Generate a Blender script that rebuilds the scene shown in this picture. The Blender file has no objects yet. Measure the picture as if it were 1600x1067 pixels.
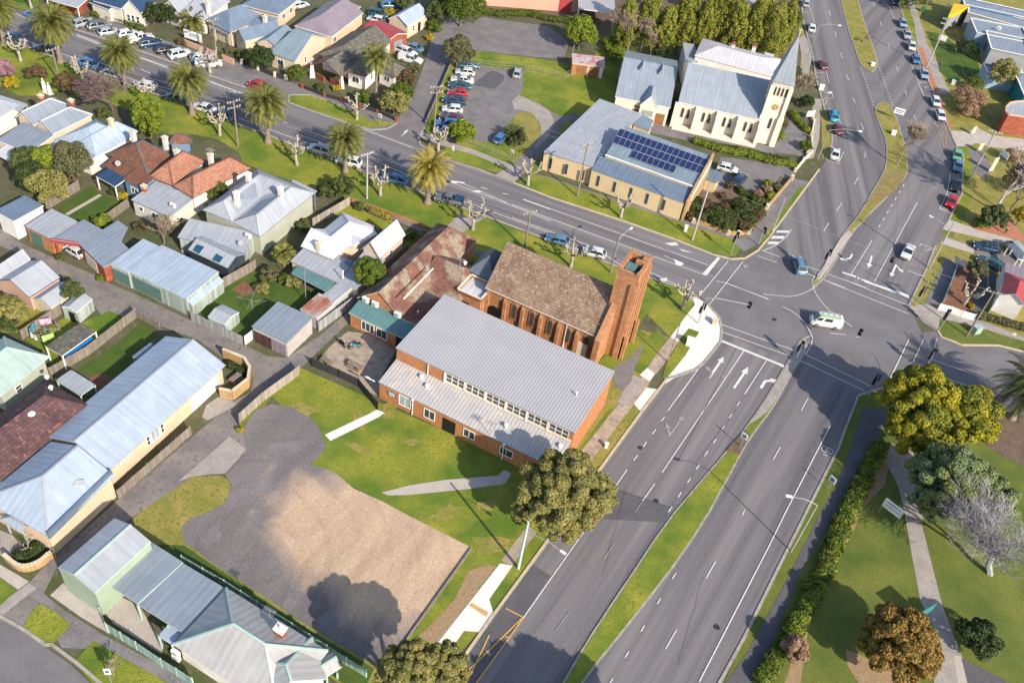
import bpy, math, random
import numpy as np
from mathutils import Vector, Matrix
random.seed(7); rng=np.random.default_rng(7)
S=bpy.context.scene; C=S.collection; DEBUG=False
# ---------------------------------------------------------------- camera
F_PX,PITCH,ROLL,YAW,HH=1450.259,.755869,-.160783,.379267,93.0
def cam_axes():
    cp,sp=math.cos(PITCH),math.sin(PITCH)
    f0=Vector((0,cp,-sp)); r0=Vector((1,0,0)); d0=f0.cross(r0)
    cr,sr=math.cos(ROLL),math.sin(ROLL)
    r=cr*r0+sr*d0; d=-sr*r0+cr*d0
    Z=Matrix.Rotation(YAW,3,'Z')
    return Z@r,Z@d,Z@f0
CR,CD,CF=cam_axes()
cam_d=bpy.data.cameras.new('camera'); cam=bpy.data.objects.new('camera',cam_d); C.objects.link(cam)
cam_d.sensor_width=36; cam_d.lens=F_PX/1600*36; cam_d.clip_start=1; cam_d.clip_end=3000
m=Matrix((CR,-CD,-CF)).transposed().to_4x4(); m.translation=Vector((0,0,HH)); cam.matrix_world=m
S.camera=cam; S.render.resolution_x=1024; S.render.resolution_y=682
# ---------------------------------------------------------------- light
SUN_EL=math.radians(32.5); SUN_AZ=math.radians(-26.0)
w=bpy.data.worlds.new('World'); S.world=w; w.use_nodes=True
sk=w.node_tree.nodes.new('ShaderNodeTexSky'); sk.sky_type='NISHITA'; sk.sun_disc=False
sk.sun_elevation=SUN_EL; sk.sun_rotation=math.pi/2-SUN_AZ; sk.air_density=1.0; sk.dust_density=1.2
bg=w.node_tree.nodes['Background']; w.node_tree.links.new(sk.outputs[0],bg.inputs[0]); bg.inputs[1].default_value=0.15
sl=bpy.data.lights.new('sun','SUN'); sl.energy=4.8; sl.angle=math.radians(.5); sl.color=(1,.9,.74)
so=bpy.data.objects.new('sun',sl); C.objects.link(so)
sd=Vector((math.cos(SUN_EL)*math.cos(SUN_AZ),math.cos(SUN_EL)*math.sin(SUN_AZ),math.sin(SUN_EL)))
so.rotation_euler=sd.to_track_quat('Z','Y').to_euler()
S.view_settings.view_transform='Standard'; S.view_settings.look='None'; S.view_settings.exposure=0.55; S.view_settings.gamma=1
# ---------------------------------------------------------------- survey: photo point -> world point at height z
def G(x,y,z=0.):
    d=CR*((x-800)/F_PX)+CD*((y-533.5)/F_PX)+CF
    return Vector((0,0,HH))+d*((z-HH)/d.z)
def topz(b,t,zb=0.):
    g=G(b[0],b[1],zb); best=(1e9,0)
    for i in range(0,600):
        h=zb+i*.05; v=g.copy(); v.z=h; q=v-Vector((0,0,HH)); k=q.dot(CF)
        e=math.hypot(q.dot(CR)/k*F_PX+800-t[0],q.dot(CD)/k*F_PX+533.5-t[1])
        if e<best[0]: best=(e,h)
    return best[1]
Wn=dict(px=(0,0,1),q1=(560,360,6.667),q2=(760,360,5.333),q3=(580,500,7.622),q4=(740,560,5.929),q5=(480,480,7.622),q6=(1180,330,8.889),q7=(1040,440,5.928),q8=(1220,440,5.335),
r1=(640,700,5.333),r2=(860,60,7.62),r3=(1060,60,5.93),r4=(830,150,5.333),r5=(0,130,7.619),r6=(140,180,6.667),r7=(270,250,6.275),r8=(440,320,7.114),
s1=(0,290,7.62),s2=(0,370,7.111),s3=(150,340,6.276),s4=(0,470,5.616),s5=(300,400,5.927),s6=(0,740,6.67),s7=(60,860,5.156),s8=(240,890,4.706),
t1=(80,0,6.4),t2=(250,0,6.4),t3=(460,0,5.929),t4=(660,60,6.277),t5=(680,0,5.714),t6=(1400,0,7.115),t7=(1430,140,6.67),t8=(1440,280,7.619),
u1=(1420,400,6.667),u2=(1080,220,5.93),u3=(1360,560,5.333),u4=(1160,700,5.335),u5=(1160,880,5.708),u6=(1380,740,5.927),u7=(560,880,5.333),u8=(330,560,7.621),
v1=(0,0,5.333),v2=(280,80,5.333),v3=(560,180,5.333),v4=(1240,0,8),v5=(1240,130,8),
a=(0,0,3.9525),b=(400,0,3.9525),c=(800,0,3.9525),d=(1200,0,3.9525),e=(0,260,3.9525),f=(400,260,3.9525),g=(800,260,3.9525),h=(1200,260,3.9525),
i=(0,530,3.9525),j=(400,530,3.9525),k=(800,530,3.9525),l=(1200,530,3.9525),m=(0,797,3.9525),n=(400,797,3.9525),o=(800,797,3.9525),p=(1200,797,3.9525))
def PL(s):
    out=[];cur='px'
    for t in s.split():
        if t in Wn: cur=t
        else:
            x,y=t.split(','); a=Wn[cur]; out.append((a[0]+float(x)/a[2],a[1]+float(y)/a[2]))
    return out
def GL(s,z=0.): return [G(x,y,z) for x,y in PL(s)]
# ---------------------------------------------------------------- materials
M={}
def _n(nt,t,**k):
    n=nt.nodes.new(t)
    for a,b in k.items(): setattr(n,a,b)
    return n
def mat(name,c1,c2=None,scale=1.,detail=4.,rough=.85,spec=.3,metal=0.,mode=None,p=None,bump=0.,lo=.35,hi=.65,c3=None,s3=8.,f3=.5,stretch=None,vary=0.,dirp=None,emit=None,leaf=False):
    """two-tone noise material; mode: rib (metal sheet), brick, tile, plank, weather; uv in metres"""
    mt=bpy.data.materials.new(name); mt.use_nodes=True; nt=mt.node_tree; L=nt.links
    bs=nt.nodes['Principled BSDF']; bs.inputs['Roughness'].default_value=rough; bs.inputs['Metallic'].default_value=metal
    bs.inputs['Specular IOR Level'].default_value=spec
    c2=c2 or tuple(x*.8 for x in c1)
    tc=_n(nt,'ShaderNodeTexCoord'); gm=_n(nt,'ShaderNodeNewGeometry')
    pos=gm.outputs['Position']
    if dirp:
        a_,b_=GL(dirp); an=math.atan2(b_.y-a_.y,b_.x-a_.x); m0=_n(nt,'ShaderNodeMapping'); m0.inputs['Rotation'].default_value=(0,0,-an); L.new(pos,m0.inputs[0]); pos=m0.outputs[0]
    if stretch:
        mp=_n(nt,'ShaderNodeMapping'); mp.inputs['Scale'].default_value=stretch; L.new(pos,mp.inputs[0]); pos=mp.outputs[0]
    ns=_n(nt,'ShaderNodeTexNoise'); ns.inputs['Scale'].default_value=scale; ns.inputs['Detail'].default_value=detail; ns.inputs['Roughness'].default_value=.6
    L.new(pos,ns.inputs['Vector'])
    def ramp(src,a,b):
        r=_n(nt,'ShaderNodeMapRange'); r.inputs['From Min'].default_value=a; r.inputs['From Max'].default_value=b; L.new(src,r.inputs['Value']); return r.outputs[0]
    def mix(f,a,b,bt='MIX'):
        x=_n(nt,'ShaderNodeMix',data_type='RGBA',blend_type=bt)
        for s,v in ((0,f),(6,a),(7,b)):
            if hasattr(v,'is_linked'): L.new(v,x.inputs[s])
            elif s==0: x.inputs[0].default_value=v
            else: x.inputs[s].default_value=(*v,1)
        return x.outputs[2]
    col=mix(ramp(ns.outputs['Fac'],lo,hi),c1,c2)
    if c3:
        n3=_n(nt,'ShaderNodeTexNoise'); n3.inputs['Scale'].default_value=s3; n3.inputs['Detail'].default_value=3.
        L.new(gm.outputs['Position'],n3.inputs['Vector'])
        col=mix(ramp(n3.outputs['Fac'],f3,f3+.15),col,c3)
    height=None
    uvs=_n(nt,'ShaderNodeSeparateXYZ'); L.new(tc.outputs['UV'],uvs.inputs[0])
    def wave(src,period,soft=True):
        a=_n(nt,'ShaderNodeMath',operation='MULTIPLY'); L.new(src,a.inputs[0]); a.inputs[1].default_value=2*math.pi/period
        b=_n(nt,'ShaderNodeMath',operation='SINE'); L.new(a.outputs[0],b.inputs[0])
        return b.outputs[0]
    if mode=='rib':
        per,dark=p
        wv=wave(uvs.outputs[0],per); f=ramp(wv,.35,1.)
        col=mix(f,col,tuple(x*dark for x in c1)); height=wv
    if mode=='sheet':   # faint laps of sheet metal
        wv=wave(uvs.outputs[0],.82); f=ramp(wv,.9,1.); k=_n(nt,'ShaderNodeMath',operation='MULTIPLY'); L.new(f,k.inputs[0]); k.inputs[1].default_value=.25
        col=mix(k.outputs[0],col,tuple(x*.72 for x in c1)); height=wv
        n4=_n(nt,'ShaderNodeTexNoise'); n4.inputs['Scale'].default_value=1.; mp=_n(nt,'ShaderNodeMapping'); mp.inputs['Scale'].default_value=(1.3,.12,1); L.new(tc.outputs['UV'],mp.inputs[0]); L.new(mp.outputs[0],n4.inputs['Vector'])
        col=mix(ramp(n4.outputs['Fac'],.4,.9),col,tuple(x*.86 for x in c2))
    if mode in('brick','tile'):
        bw,bh=p; bt=_n(nt,'ShaderNodeTexBrick'); L.new(tc.outputs['UV'],bt.inputs['Vector'])
        bt.inputs['Scale'].default_value=1.; bt.inputs['Brick Width'].default_value=bw; bt.inputs['Row Height'].default_value=bh
        bt.inputs['Mortar Size'].default_value=bh*.09; bt.inputs['Bias'].default_value=0
        bt.inputs['Color1'].default_value=(1,1,1,1); bt.inputs['Color2'].default_value=(.62,.62,.62,1); bt.inputs['Mortar'].default_value=(.45,.45,.45,1) if mode=='tile' else (.85,.8,.75,1)
        col=mix(.9,col,bt.outputs['Color'],'MULTIPLY'); height=bt.outputs['Fac']
    if mode=='plank':
        per=p; q=_n(nt,'ShaderNodeMath',operation='DIVIDE'); L.new(uvs.outputs[0],q.inputs[0]); q.inputs[1].default_value=per
        fl=_n(nt,'ShaderNodeMath',operation='FLOOR'); L.new(q.outputs[0],fl.inputs[0])
        wn=_n(nt,'ShaderNodeTexWhiteNoise',noise_dimensions='1D'); L.new(fl.outputs[0],wn.inputs['W'])
        col=mix(ramp(wn.outputs['Value'],0,1),col,tuple(x*.55 for x in c1))
        fr=_n(nt,'ShaderNodeMath',operation='FRACT'); L.new(q.outputs[0],fr.inputs[0]); f=ramp(fr.outputs[0],.86,.95)
        col=mix(f,col,tuple(x*.3 for x in c1))
    if mode=='board':   # horizontal weatherboards
        per=p; q=_n(nt,'ShaderNodeMath',operation='DIVIDE'); L.new(uvs.outputs[1],q.inputs[0]); q.inputs[1].default_value=per
        fr=_n(nt,'ShaderNodeMath',operation='FRACT'); L.new(q.outputs[0],fr.inputs[0]); f=ramp(fr.outputs[0],.8,.98)
        col=mix(f,col,tuple(x*.55 for x in c1))
    if vary:
        at=_n(nt,'ShaderNodeAttribute',attribute_name='rnd'); f=ramp(at.outputs['Fac'],0,1)
        h=_n(nt,'ShaderNodeHueSaturation'); L.new(col,h.inputs['Color']); v=_n(nt,'ShaderNodeMapRange'); v.inputs['To Min'].default_value=1-vary; v.inputs['To Max'].default_value=1+vary
        L.new(at.outputs['Fac'],v.inputs['Value']); L.new(v.outputs[0],h.inputs['Value']); col=h.outputs[0]
    L.new(col,bs.inputs['Base Color'])
    if bump and height is not None:
        bp=_n(nt,'ShaderNodeBump'); bp.inputs['Strength'].default_value=bump; bp.inputs['Distance'].default_value=.05; L.new(height,bp.inputs['Height']); L.new(bp.outputs[0],bs.inputs['Normal'])
    elif bump:
        nb=_n(nt,'ShaderNodeTexNoise'); nb.inputs['Scale'].default_value=6.; nb.inputs['Detail'].default_value=6; L.new(gm.outputs['Position'],nb.inputs['Vector'])
        bp=_n(nt,'ShaderNodeBump'); bp.inputs['Strength'].default_value=bump; bp.inputs['Distance'].default_value=.12; L.new(nb.outputs['Fac'],bp.inputs['Height']); L.new(bp.outputs[0],bs.inputs['Normal'])
    if leaf:
        tr=_n(nt,'ShaderNodeBsdfTranslucent'); L.new(col,tr.inputs[0]); mx=_n(nt,'ShaderNodeMixShader'); mx.inputs[0].default_value=.25
        L.new(bs.outputs[0],mx.inputs[1]); L.new(tr.outputs[0],mx.inputs[2]); L.new(mx.outputs[0],nt.nodes['Material Output'].inputs[0])
    M[name]=mt; return mt
GY=(.21,.25,.035)
mat('lawn',(.085,.145,.014),(.27,.255,.032),scale=.15,detail=13,bump=.9,lo=.38,hi=.66,c3=(.12,.165,.02),s3=2.6,f3=.52)
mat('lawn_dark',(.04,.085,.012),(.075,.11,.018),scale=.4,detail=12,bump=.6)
mat('grass_park',(.065,.105,.016),(.155,.165,.03),scale=.16,detail=12,bump=.7,c3=(.10,.115,.022),s3=3,f3=.52)
mat('grass_rough',(.17,.18,.03),(.30,.23,.07),scale=.4,detail=12,bump=.6,c3=(.11,.13,.025),s3=2.3,f3=.54)
mat('ground_mix',(.115,.10,.065),(.06,.08,.025),scale=.22,detail=12,bump=.6,c3=(.14,.115,.08),s3=1.1,f3=.55)
mat('soil',(.14,.10,.07),(.09,.065,.05),scale=.8,bump=.4,c3=(.2,.14,.10),s3=5,f3=.5)
mat('dry_grass',(.27,.20,.08),(.17,.15,.045),scale=.6,detail=12,bump=.5,c3=(.2,.13,.06),s3=2,f3=.54)
mat('mulch',(.20,.085,.05),(.12,.06,.04),scale=1.5,bump=.5,c3=(.3,.15,.09),s3=9,f3=.52)
mat('bark_bed',(.30,.19,.11),(.22,.16,.09),scale=2,bump=.4,c3=(.4,.27,.16),s3=7,f3=.5)
mat('asphalt',(.165,.155,.165),(.12,.112,.122),scale=.2,detail=9,rough=.9,c3=(.19,.178,.18),s3=9,f3=.52)
for nm_,dp in(('asphalt_a','px 872,981 1161.8,549'),('asphalt_b','px 817.7,311.9 1106,414.8'),('asphalt_t','d 419,216 489,484'),('asphalt_r','h 512,668 640,460')):
    mat(nm_,(.20,.185,.19),(.095,.09,.104),scale=1.,detail=6,rough=.9,stretch=(.015,.5,1),dirp=dp,lo=.34,hi=.66,c3=(.19,.178,.18),s3=7,f3=.53)
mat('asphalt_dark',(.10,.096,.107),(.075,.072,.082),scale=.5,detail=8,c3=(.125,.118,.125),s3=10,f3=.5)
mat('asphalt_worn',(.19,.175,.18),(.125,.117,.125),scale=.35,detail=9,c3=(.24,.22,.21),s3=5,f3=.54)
mat('lane',(.15,.138,.14),(.23,.20,.18),scale=.35,detail=9,bump=.3,c3=(.11,.10,.105),s3=1.6,f3=.56)
mat('concrete',(.42,.37,.33),(.34,.30,.27),scale=.7,detail=8,c3=(.47,.42,.38),s3=9,f3=.5)
mat('concrete_white',(.70,.66,.62),(.62,.58,.55),scale=.6,detail=7)
mat('concrete_old',(.27,.24,.22),(.35,.31,.28),scale=.6,detail=9,c3=(.22,.2,.19),s3=4,f3=.54)
mat('paving_tan',(.42,.35,.28),(.34,.28,.23),scale=1.2,mode='brick',p=(.8,.8))
mat('red_path',(.42,.17,.10),(.33,.14,.09),scale=1)
mat('tar',(.035,.034,.038)); mat('kerb',(.36,.33,.29),(.25,.22,.19),scale=1.5)
mat('kerb_cream',(.50,.42,.28),(.40,.33,.23),scale=1.5)
mat('line_white',(.62,.61,.60),(.36,.35,.35),scale=3.5,detail=8,lo=.45,hi=.8)
mat('line_yellow',(.55,.33,.09),(.38,.25,.10),scale=3,lo=.4,hi=.75)
mat('line_faded',(.30,.29,.29),(.16,.155,.16),scale=4,lo=.4,hi=.7)
mat('gravel_lot',(.2,.2,.2))
def gravel():
    mt=M['gravel_lot']; nt=mt.node_tree; nt.nodes.clear(); L=nt.links
    o=_n(nt,'ShaderNodeOutputMaterial'); b=_n(nt,'ShaderNodeBsdfPrincipled'); b.inputs['Roughness'].default_value=.95; L.new(b.outputs[0],o.inputs[0])
    g=_n(nt,'ShaderNodeNewGeometry'); c=G(612,862)
    def noise(s,d,scale=None):
        n=_n(nt,'ShaderNodeTexNoise'); n.inputs['Scale'].default_value=s; n.inputs['Detail'].default_value=d; n.inputs['Distortion'].default_value=.6
        if scale: mp=_n(nt,'ShaderNodeMapping'); mp.inputs['Scale'].default_value=scale; mp.inputs['Rotation'].default_value=(0,0,.7); L.new(g.outputs['Position'],mp.inputs[0]); L.new(mp.outputs[0],n.inputs['Vector'])
        else: L.new(g.outputs['Position'],n.inputs['Vector'])
        return n.outputs['Fac']
    mp=_n(nt,'ShaderNodeMapping'); mp.vector_type='POINT'; mp.inputs['Location'].default_value=(-c.x,-c.y,0); L.new(g.outputs['Position'],mp.inputs[0])
    m2=_n(nt,'ShaderNodeMapping'); m2.inputs['Rotation'].default_value=(0,0,math.radians(-25)); m2.inputs['Scale'].default_value=(1/15.,1/9.,1); L.new(mp.outputs[0],m2.inputs[0])
    ln=_n(nt,'ShaderNodeVectorMath',operation='LENGTH'); L.new(m2.outputs[0],ln.inputs[0])
    ad=_n(nt,'ShaderNodeMath',operation='ADD'); L.new(ln.outputs['Value'],ad.inputs[0])
    nn=noise(.18,6); ml=_n(nt,'ShaderNodeMath',operation='MULTIPLY_ADD'); L.new(nn,ml.inputs[0]); ml.inputs[1].default_value=1.1; ml.inputs[2].default_value=-.55; L.new(ml.outputs[0],ad.inputs[1])
    r=_n(nt,'ShaderNodeMapRange'); r.inputs['From Min'].default_value=.82; r.inputs['From Max'].default_value=1.22; L.new(ad.outputs[0],r.inputs['Value'])
    x=_n(nt,'ShaderNodeMix',data_type='RGBA'); L.new(r.outputs[0],x.inputs[0]); x.inputs[6].default_value=(.52,.385,.27,1); x.inputs[7].default_value=(.19,.172,.178,1)
    y=_n(nt,'ShaderNodeMix',data_type='RGBA',blend_type='MULTIPLY'); y.inputs[0].default_value=.8; L.new(x.outputs[2],y.inputs[6])
    cr=_n(nt,'ShaderNodeValToRGB'); cr.color_ramp.elements[0].position=.3; cr.color_ramp.elements[0].color=(.6,.58,.56,1); cr.color_ramp.elements[1].position=.7; cr.color_ramp.elements[1].color=(1.15,1.12,1.1,1)
    L.new(noise(5,8),cr.inputs[0]); L.new(cr.outputs[0],y.inputs[7])
    z=_n(nt,'ShaderNodeMix',data_type='RGBA',blend_type='MULTIPLY'); z.inputs[0].default_value=.55; L.new(y.outputs[2],z.inputs[6])
    c2=_n(nt,'ShaderNodeValToRGB'); c2.color_ramp.elements[0].position=.35; c2.color_ramp.elements[0].color=(.62,.6,.6,1); c2.color_ramp.elements[1].position=.62
    L.new(noise(.35,8,(1,.22,1)),c2.inputs[0]); L.new(c2.outputs[0],z.inputs[7]); wv=_n(nt,'ShaderNodeTexWave',wave_type='RINGS',rings_direction='Z'); wv.inputs['Scale'].default_value=.09; wv.inputs['Distortion'].default_value=9.; wv.inputs['Detail'].default_value=4.; wv.inputs['Detail Scale'].default_value=.35
    m5=_n(nt,'ShaderNodeMapping'); k_=G(380,860); m5.inputs['Location'].default_value=(-k_.x,-k_.y,0); L.new(g.outputs['Position'],m5.inputs[0]); L.new(m5.outputs[0],wv.inputs['Vector'])
    c5=_n(nt,'ShaderNodeValToRGB'); c5.color_ramp.elements[0].position=.8; c5.color_ramp.elements[0].color=(1,1,1,1); c5.color_ramp.elements[1].position=.95; c5.color_ramp.elements[1].color=(.89,.88,.87,1); L.new(wv.outputs['Fac'],c5.inputs[0])
    y5=_n(nt,'ShaderNodeMix',data_type='RGBA',blend_type='MULTIPLY'); L.new(noise(.16,4),y5.inputs[0]); L.new(z.outputs[2],y5.inputs[6]); L.new(c5.outputs[0],y5.inputs[7]); L.new(y5.outputs[2],b.inputs['Base Color'])
gravel()
# roofs
mat('hall_metal',(.43,.42,.44),(.385,.375,.40),scale=.4,rough=.55,metal=.15,mode='rib',p=(.42,.74),bump=.25)
mat('wing_metal',(.44,.42,.42),(.37,.36,.37),scale=.5,rough=.6,mode='rib',p=(.5,.74),bump=.25,c3=(.54,.47,.39),s3=.7,f3=.55)
def roof(name,c,d=.85,**k): mat(name,c,tuple(x*d for x in c),scale=.5,rough=.5,metal=.1,mode='sheet',bump=.15,**k)
roof('metal_grey',(.25,.29,.35)); roof('metal_light',(.375,.395,.44)); roof('metal_white',(.60,.58,.62)); roof('metal_pale_blue',(.38,.45,.55))
roof('metal_blue_grey',(.16,.21,.29)); roof('metal_steel',(.22,.28,.34)); roof('metal_navy',(.035,.07,.15)); roof('metal_dark',(.13,.16,.20))
roof('metal_mauve',(.27,.22,.26)); roof('metal_red',(.40,.06,.07)); roof('metal_sage',(.38,.48,.45)); roof('metal_church',(.29,.33,.39)); roof('metal_teal',(.12,.24,.25)); roof('metal_cream',(.42,.41,.41))
mat('metal_rust',(.30,.10,.05),(.42,.40,.42),scale=.7,detail=5,mode='sheet',lo=.45,hi=.6,c3=(.22,.07,.04),s3=1.8,f3=.5)
mat('metal_rust_light',(.42,.40,.44),(.40,.16,.12),scale=.8,mode='sheet',lo=.5,hi=.6)
mat('metal_pink',(.50,.36,.40),(.55,.50,.55),scale=.9,mode='sheet',c3=(.42,.18,.17),s3=.8,f3=.52)
mat('white_patch',(.70,.68,.71),(.60,.58,.62),scale=.9,mode='sheet',c3=(.50,.40,.42),s3=3,f3=.66)
mat('tile_church',(.33,.235,.165),(.23,.14,.10),scale=.5,detail=8,mode='tile',p=(.36,.42),bump=.5,c3=(.42,.35,.27),s3=2.6,f3=.54)
mat('tile_hall',(.27,.12,.085),(.17,.085,.075),scale=.3,mode='tile',p=(.34,.4),bump=.5,c3=(.36,.29,.21),s3=.45,f3=.47)
mat('tile_plum',(.14,.075,.08),(.10,.055,.06),scale=.6,mode='tile',p=(.34,.4),bump=.5,c3=(.26,.12,.09),s3=1.5,f3=.54)
mat('tile_brown',(.24,.105,.07),(.17,.075,.055),scale=.5,mode='tile',p=(.34,.4),bump=.45,c3=(.17,.13,.08),s3=.5,f3=.56)
mat('tile_orange',(.45,.215,.14),(.39,.18,.12),scale=.5,mode='tile',p=(.34,.4),bump=.35)
mat('tile_grey',(.17,.16,.13),(.12,.115,.10),scale=.6,mode='tile',p=(.34,.4),bump=.4,c3=(.26,.24,.19),s3=2,f3=.54)
# walls
mat('brick_orange',(.50,.215,.09),(.42,.175,.08),scale=1,mode='brick',p=(.5,.18),c3=(.45,.22,.11),s3=4,f3=.55)
mat('brick_red',(.36,.10,.055),(.28,.08,.05),scale=1,mode='brick',p=(.5,.18))
mat('brick_church',(.47,.235,.115),(.38,.18,.09),scale=.8,mode='brick',p=(.5,.18),c3=(.50,.27,.16),s3=2,f3=.54)
mat('brick_tan',(.48,.31,.15),(.40,.26,.13),scale=1,mode='brick',p=(.6,.24))
mat('wall_cream',(.60,.49,.37),(.54,.44,.34),scale=.6,mode='board',p=.25)
mat('wall_peach',(.62,.45,.31),(.55,.41,.29),scale=.5)
mat('wall_beige',(.60,.455,.275),(.53,.41,.26),scale=.4)
mat('wall_white',(.72,.69,.65),(.62,.58,.53),scale=.5)
mat('wall_board',(.62,.58,.52),(.55,.51,.46),scale=.6,mode='board',p=.22)
mat('wall_green',(.40,.41,.33),(.35,.365,.30),scale=.5,mode='board',p=.2)
mat('wall_mint',(.42,.47,.42),(.36,.42,.38),scale=.5,mode='plank',p=.35)
mat('wall_sage',(.30,.37,.27),(.26,.33,.25),scale=.5)
mat('wall_blue',(.16,.24,.36),(.13,.2,.31),scale=.5,mode='board',p=.2)
mat('wall_pink',(.55,.33,.25),(.48,.30,.23),scale=.3)
mat('wall_stone',(.72,.64,.52),(.62,.55,.46),scale=.6)
mat('wall_grey',(.28,.29,.30),(.22,.23,.25),scale=.5)
mat('wall_iron',(.45,.45,.47),(.40,.34,.30),scale=.7,mode='rib',p=(.3,.7))
mat('trim_white',(.75,.73,.70),(.66,.64,.62)); mat('trim_green',(.42,.55,.48),(.36,.48,.43)); mat('trim_dark',(.10,.11,.12)); mat('trim_red',(.30,.06,.04))
mat('trim_cream',(.6,.52,.38)); mat('trim_blue',(.3,.42,.52)); mat('gutter_grey',(.25,.26,.28))
mat('glass_dark',(.03,.04,.05),(.05,.06,.07),rough=.12,spec=.6); mat('glass_pale',(.35,.4,.42),(.25,.3,.33),rough=.2,spec=.6)
mat('glass_tan',(.085,.075,.065),(.06,.055,.05),rough=.15,spec=.6,scale=2.); mat('door_green',(.10,.17,.15),(.08,.15,.13),mode='board',p=.4); mat('door_tan',(.42,.33,.24),(.38,.30,.22)); mat('door_brown',(.10,.045,.035),mode='plank',p=.4); mat('door_cream',(.66,.58,.46)); mat('timber',(.28,.13,.05),(.2,.09,.04))
mat('solar',(.012,.02,.075),(.018,.03,.10),scale=3,rough=.18,spec=.7); mat('solar_teal',(.02,.08,.14),rough=.2,spec=.7); mat('alu',(.55,.56,.58),rough=.4,metal=.4)
mat('paling',(.30,.25,.21),(.20,.17,.15),scale=.8,mode='plank',p=.2); mat('paling_pale',(.42,.36,.30),(.34,.29,.25),scale=.8,mode='plank',p=.3)
mat('colorbond',(.40,.40,.40),(.34,.34,.35),mode='plank',p=.3); mat('fence_green',(.28,.42,.37),(.24,.37,.33),mode='plank',p=.25); mat('fence_dark',(.05,.05,.055),mode='plank',p=.16)
mat('wood_post',(.25,.21,.17),(.18,.15,.125),scale=2); mat('pole_pale',(.42,.40,.38)); mat('steel',(.45,.46,.47),rough=.4,metal=.5); mat('wire_grey',(.3,.3,.3))
mat('black',(.012,.012,.014),rough=.5); mat('white_paint',(.8,.79,.77),rough=.5); mat('sign_teal',(.03,.22,.22)); mat('sign_blue',(.05,.15,.3)); mat('sign_red',(.5,.03,.03)); mat('sign_yellow',(.7,.42,.03)); mat('tarp_blue',(.01,.16,.42)); mat('bin_green',(.03,.2,.09))
mat('bark',(.16,.13,.10),(.10,.08,.065),scale=3); mat('bark_pale',(.42,.37,.31),(.26,.23,.19),scale=2); mat('bark_silver',(.33,.315,.33),(.23,.22,.235),scale=2); mat('bark_birch',(.62,.58,.53),(.4,.36,.33),scale=2); mat('twig_purple',(.17,.115,.115),(.12,.085,.09)); mat('twig_brown',(.28,.22,.16)); mat('palm_bark',(.25,.19,.15),(.16,.125,.10),scale=4)
def leafm(name,c1,c2,sc=.5,vary=.35,**k): mat(name,c1,c2,scale=sc,detail=3,rough=.6,spec=.25,vary=vary,leaf=True,lo=.4,hi=.6,**k)
leafm('leaf_olive',(.28,.245,.08),(.19,.19,.055)); leafm('leaf_yellow',(.33,.29,.018),(.14,.165,.022),sc=.25); leafm('leaf_green',(.10,.14,.015),(.07,.105,.014)); leafm('leaf_lime',(.19,.23,.02),(.12,.165,.018))
leafm('leaf_dark',(.035,.055,.018),(.05,.07,.02)); leafm('leaf_sea',(.15,.22,.11),(.23,.26,.08),sc=.3); leafm('leaf_copper',(.34,.19,.045),(.17,.13,.03),sc=1.6,vary=.5); leafm('leaf_conifer',(.17,.20,.028),(.25,.24,.04)); leafm('leaf_grey',(.10,.11,.055),(.14,.13,.06))
leafm('leaf_bush',(.06,.085,.025),(.09,.11,.03)); leafm('leaf_rust',(.15,.09,.045),(.10,.075,.035)); leafm('leaf_pink',(.36,.20,.24),(.26,.14,.17)); leafm('leaf_gold',(.38,.27,.02),(.3,.25,.02)); leafm('palm_leaf',(.21,.20,.05),(.10,.12,.028),sc=1.2,vary=.4); leafm('palm_gold',(.36,.28,.05),(.24,.21,.04),sc=1.,vary=.35); leafm('palm_deep',(.07,.08,.025),(.045,.06,.02),sc=1.)
leafm('leaf_dry',(.36,.22,.14),(.28,.18,.11)); leafm('ivy',(.06,.10,.015),(.17,.20,.02),sc=.8,vary=.4)
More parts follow.
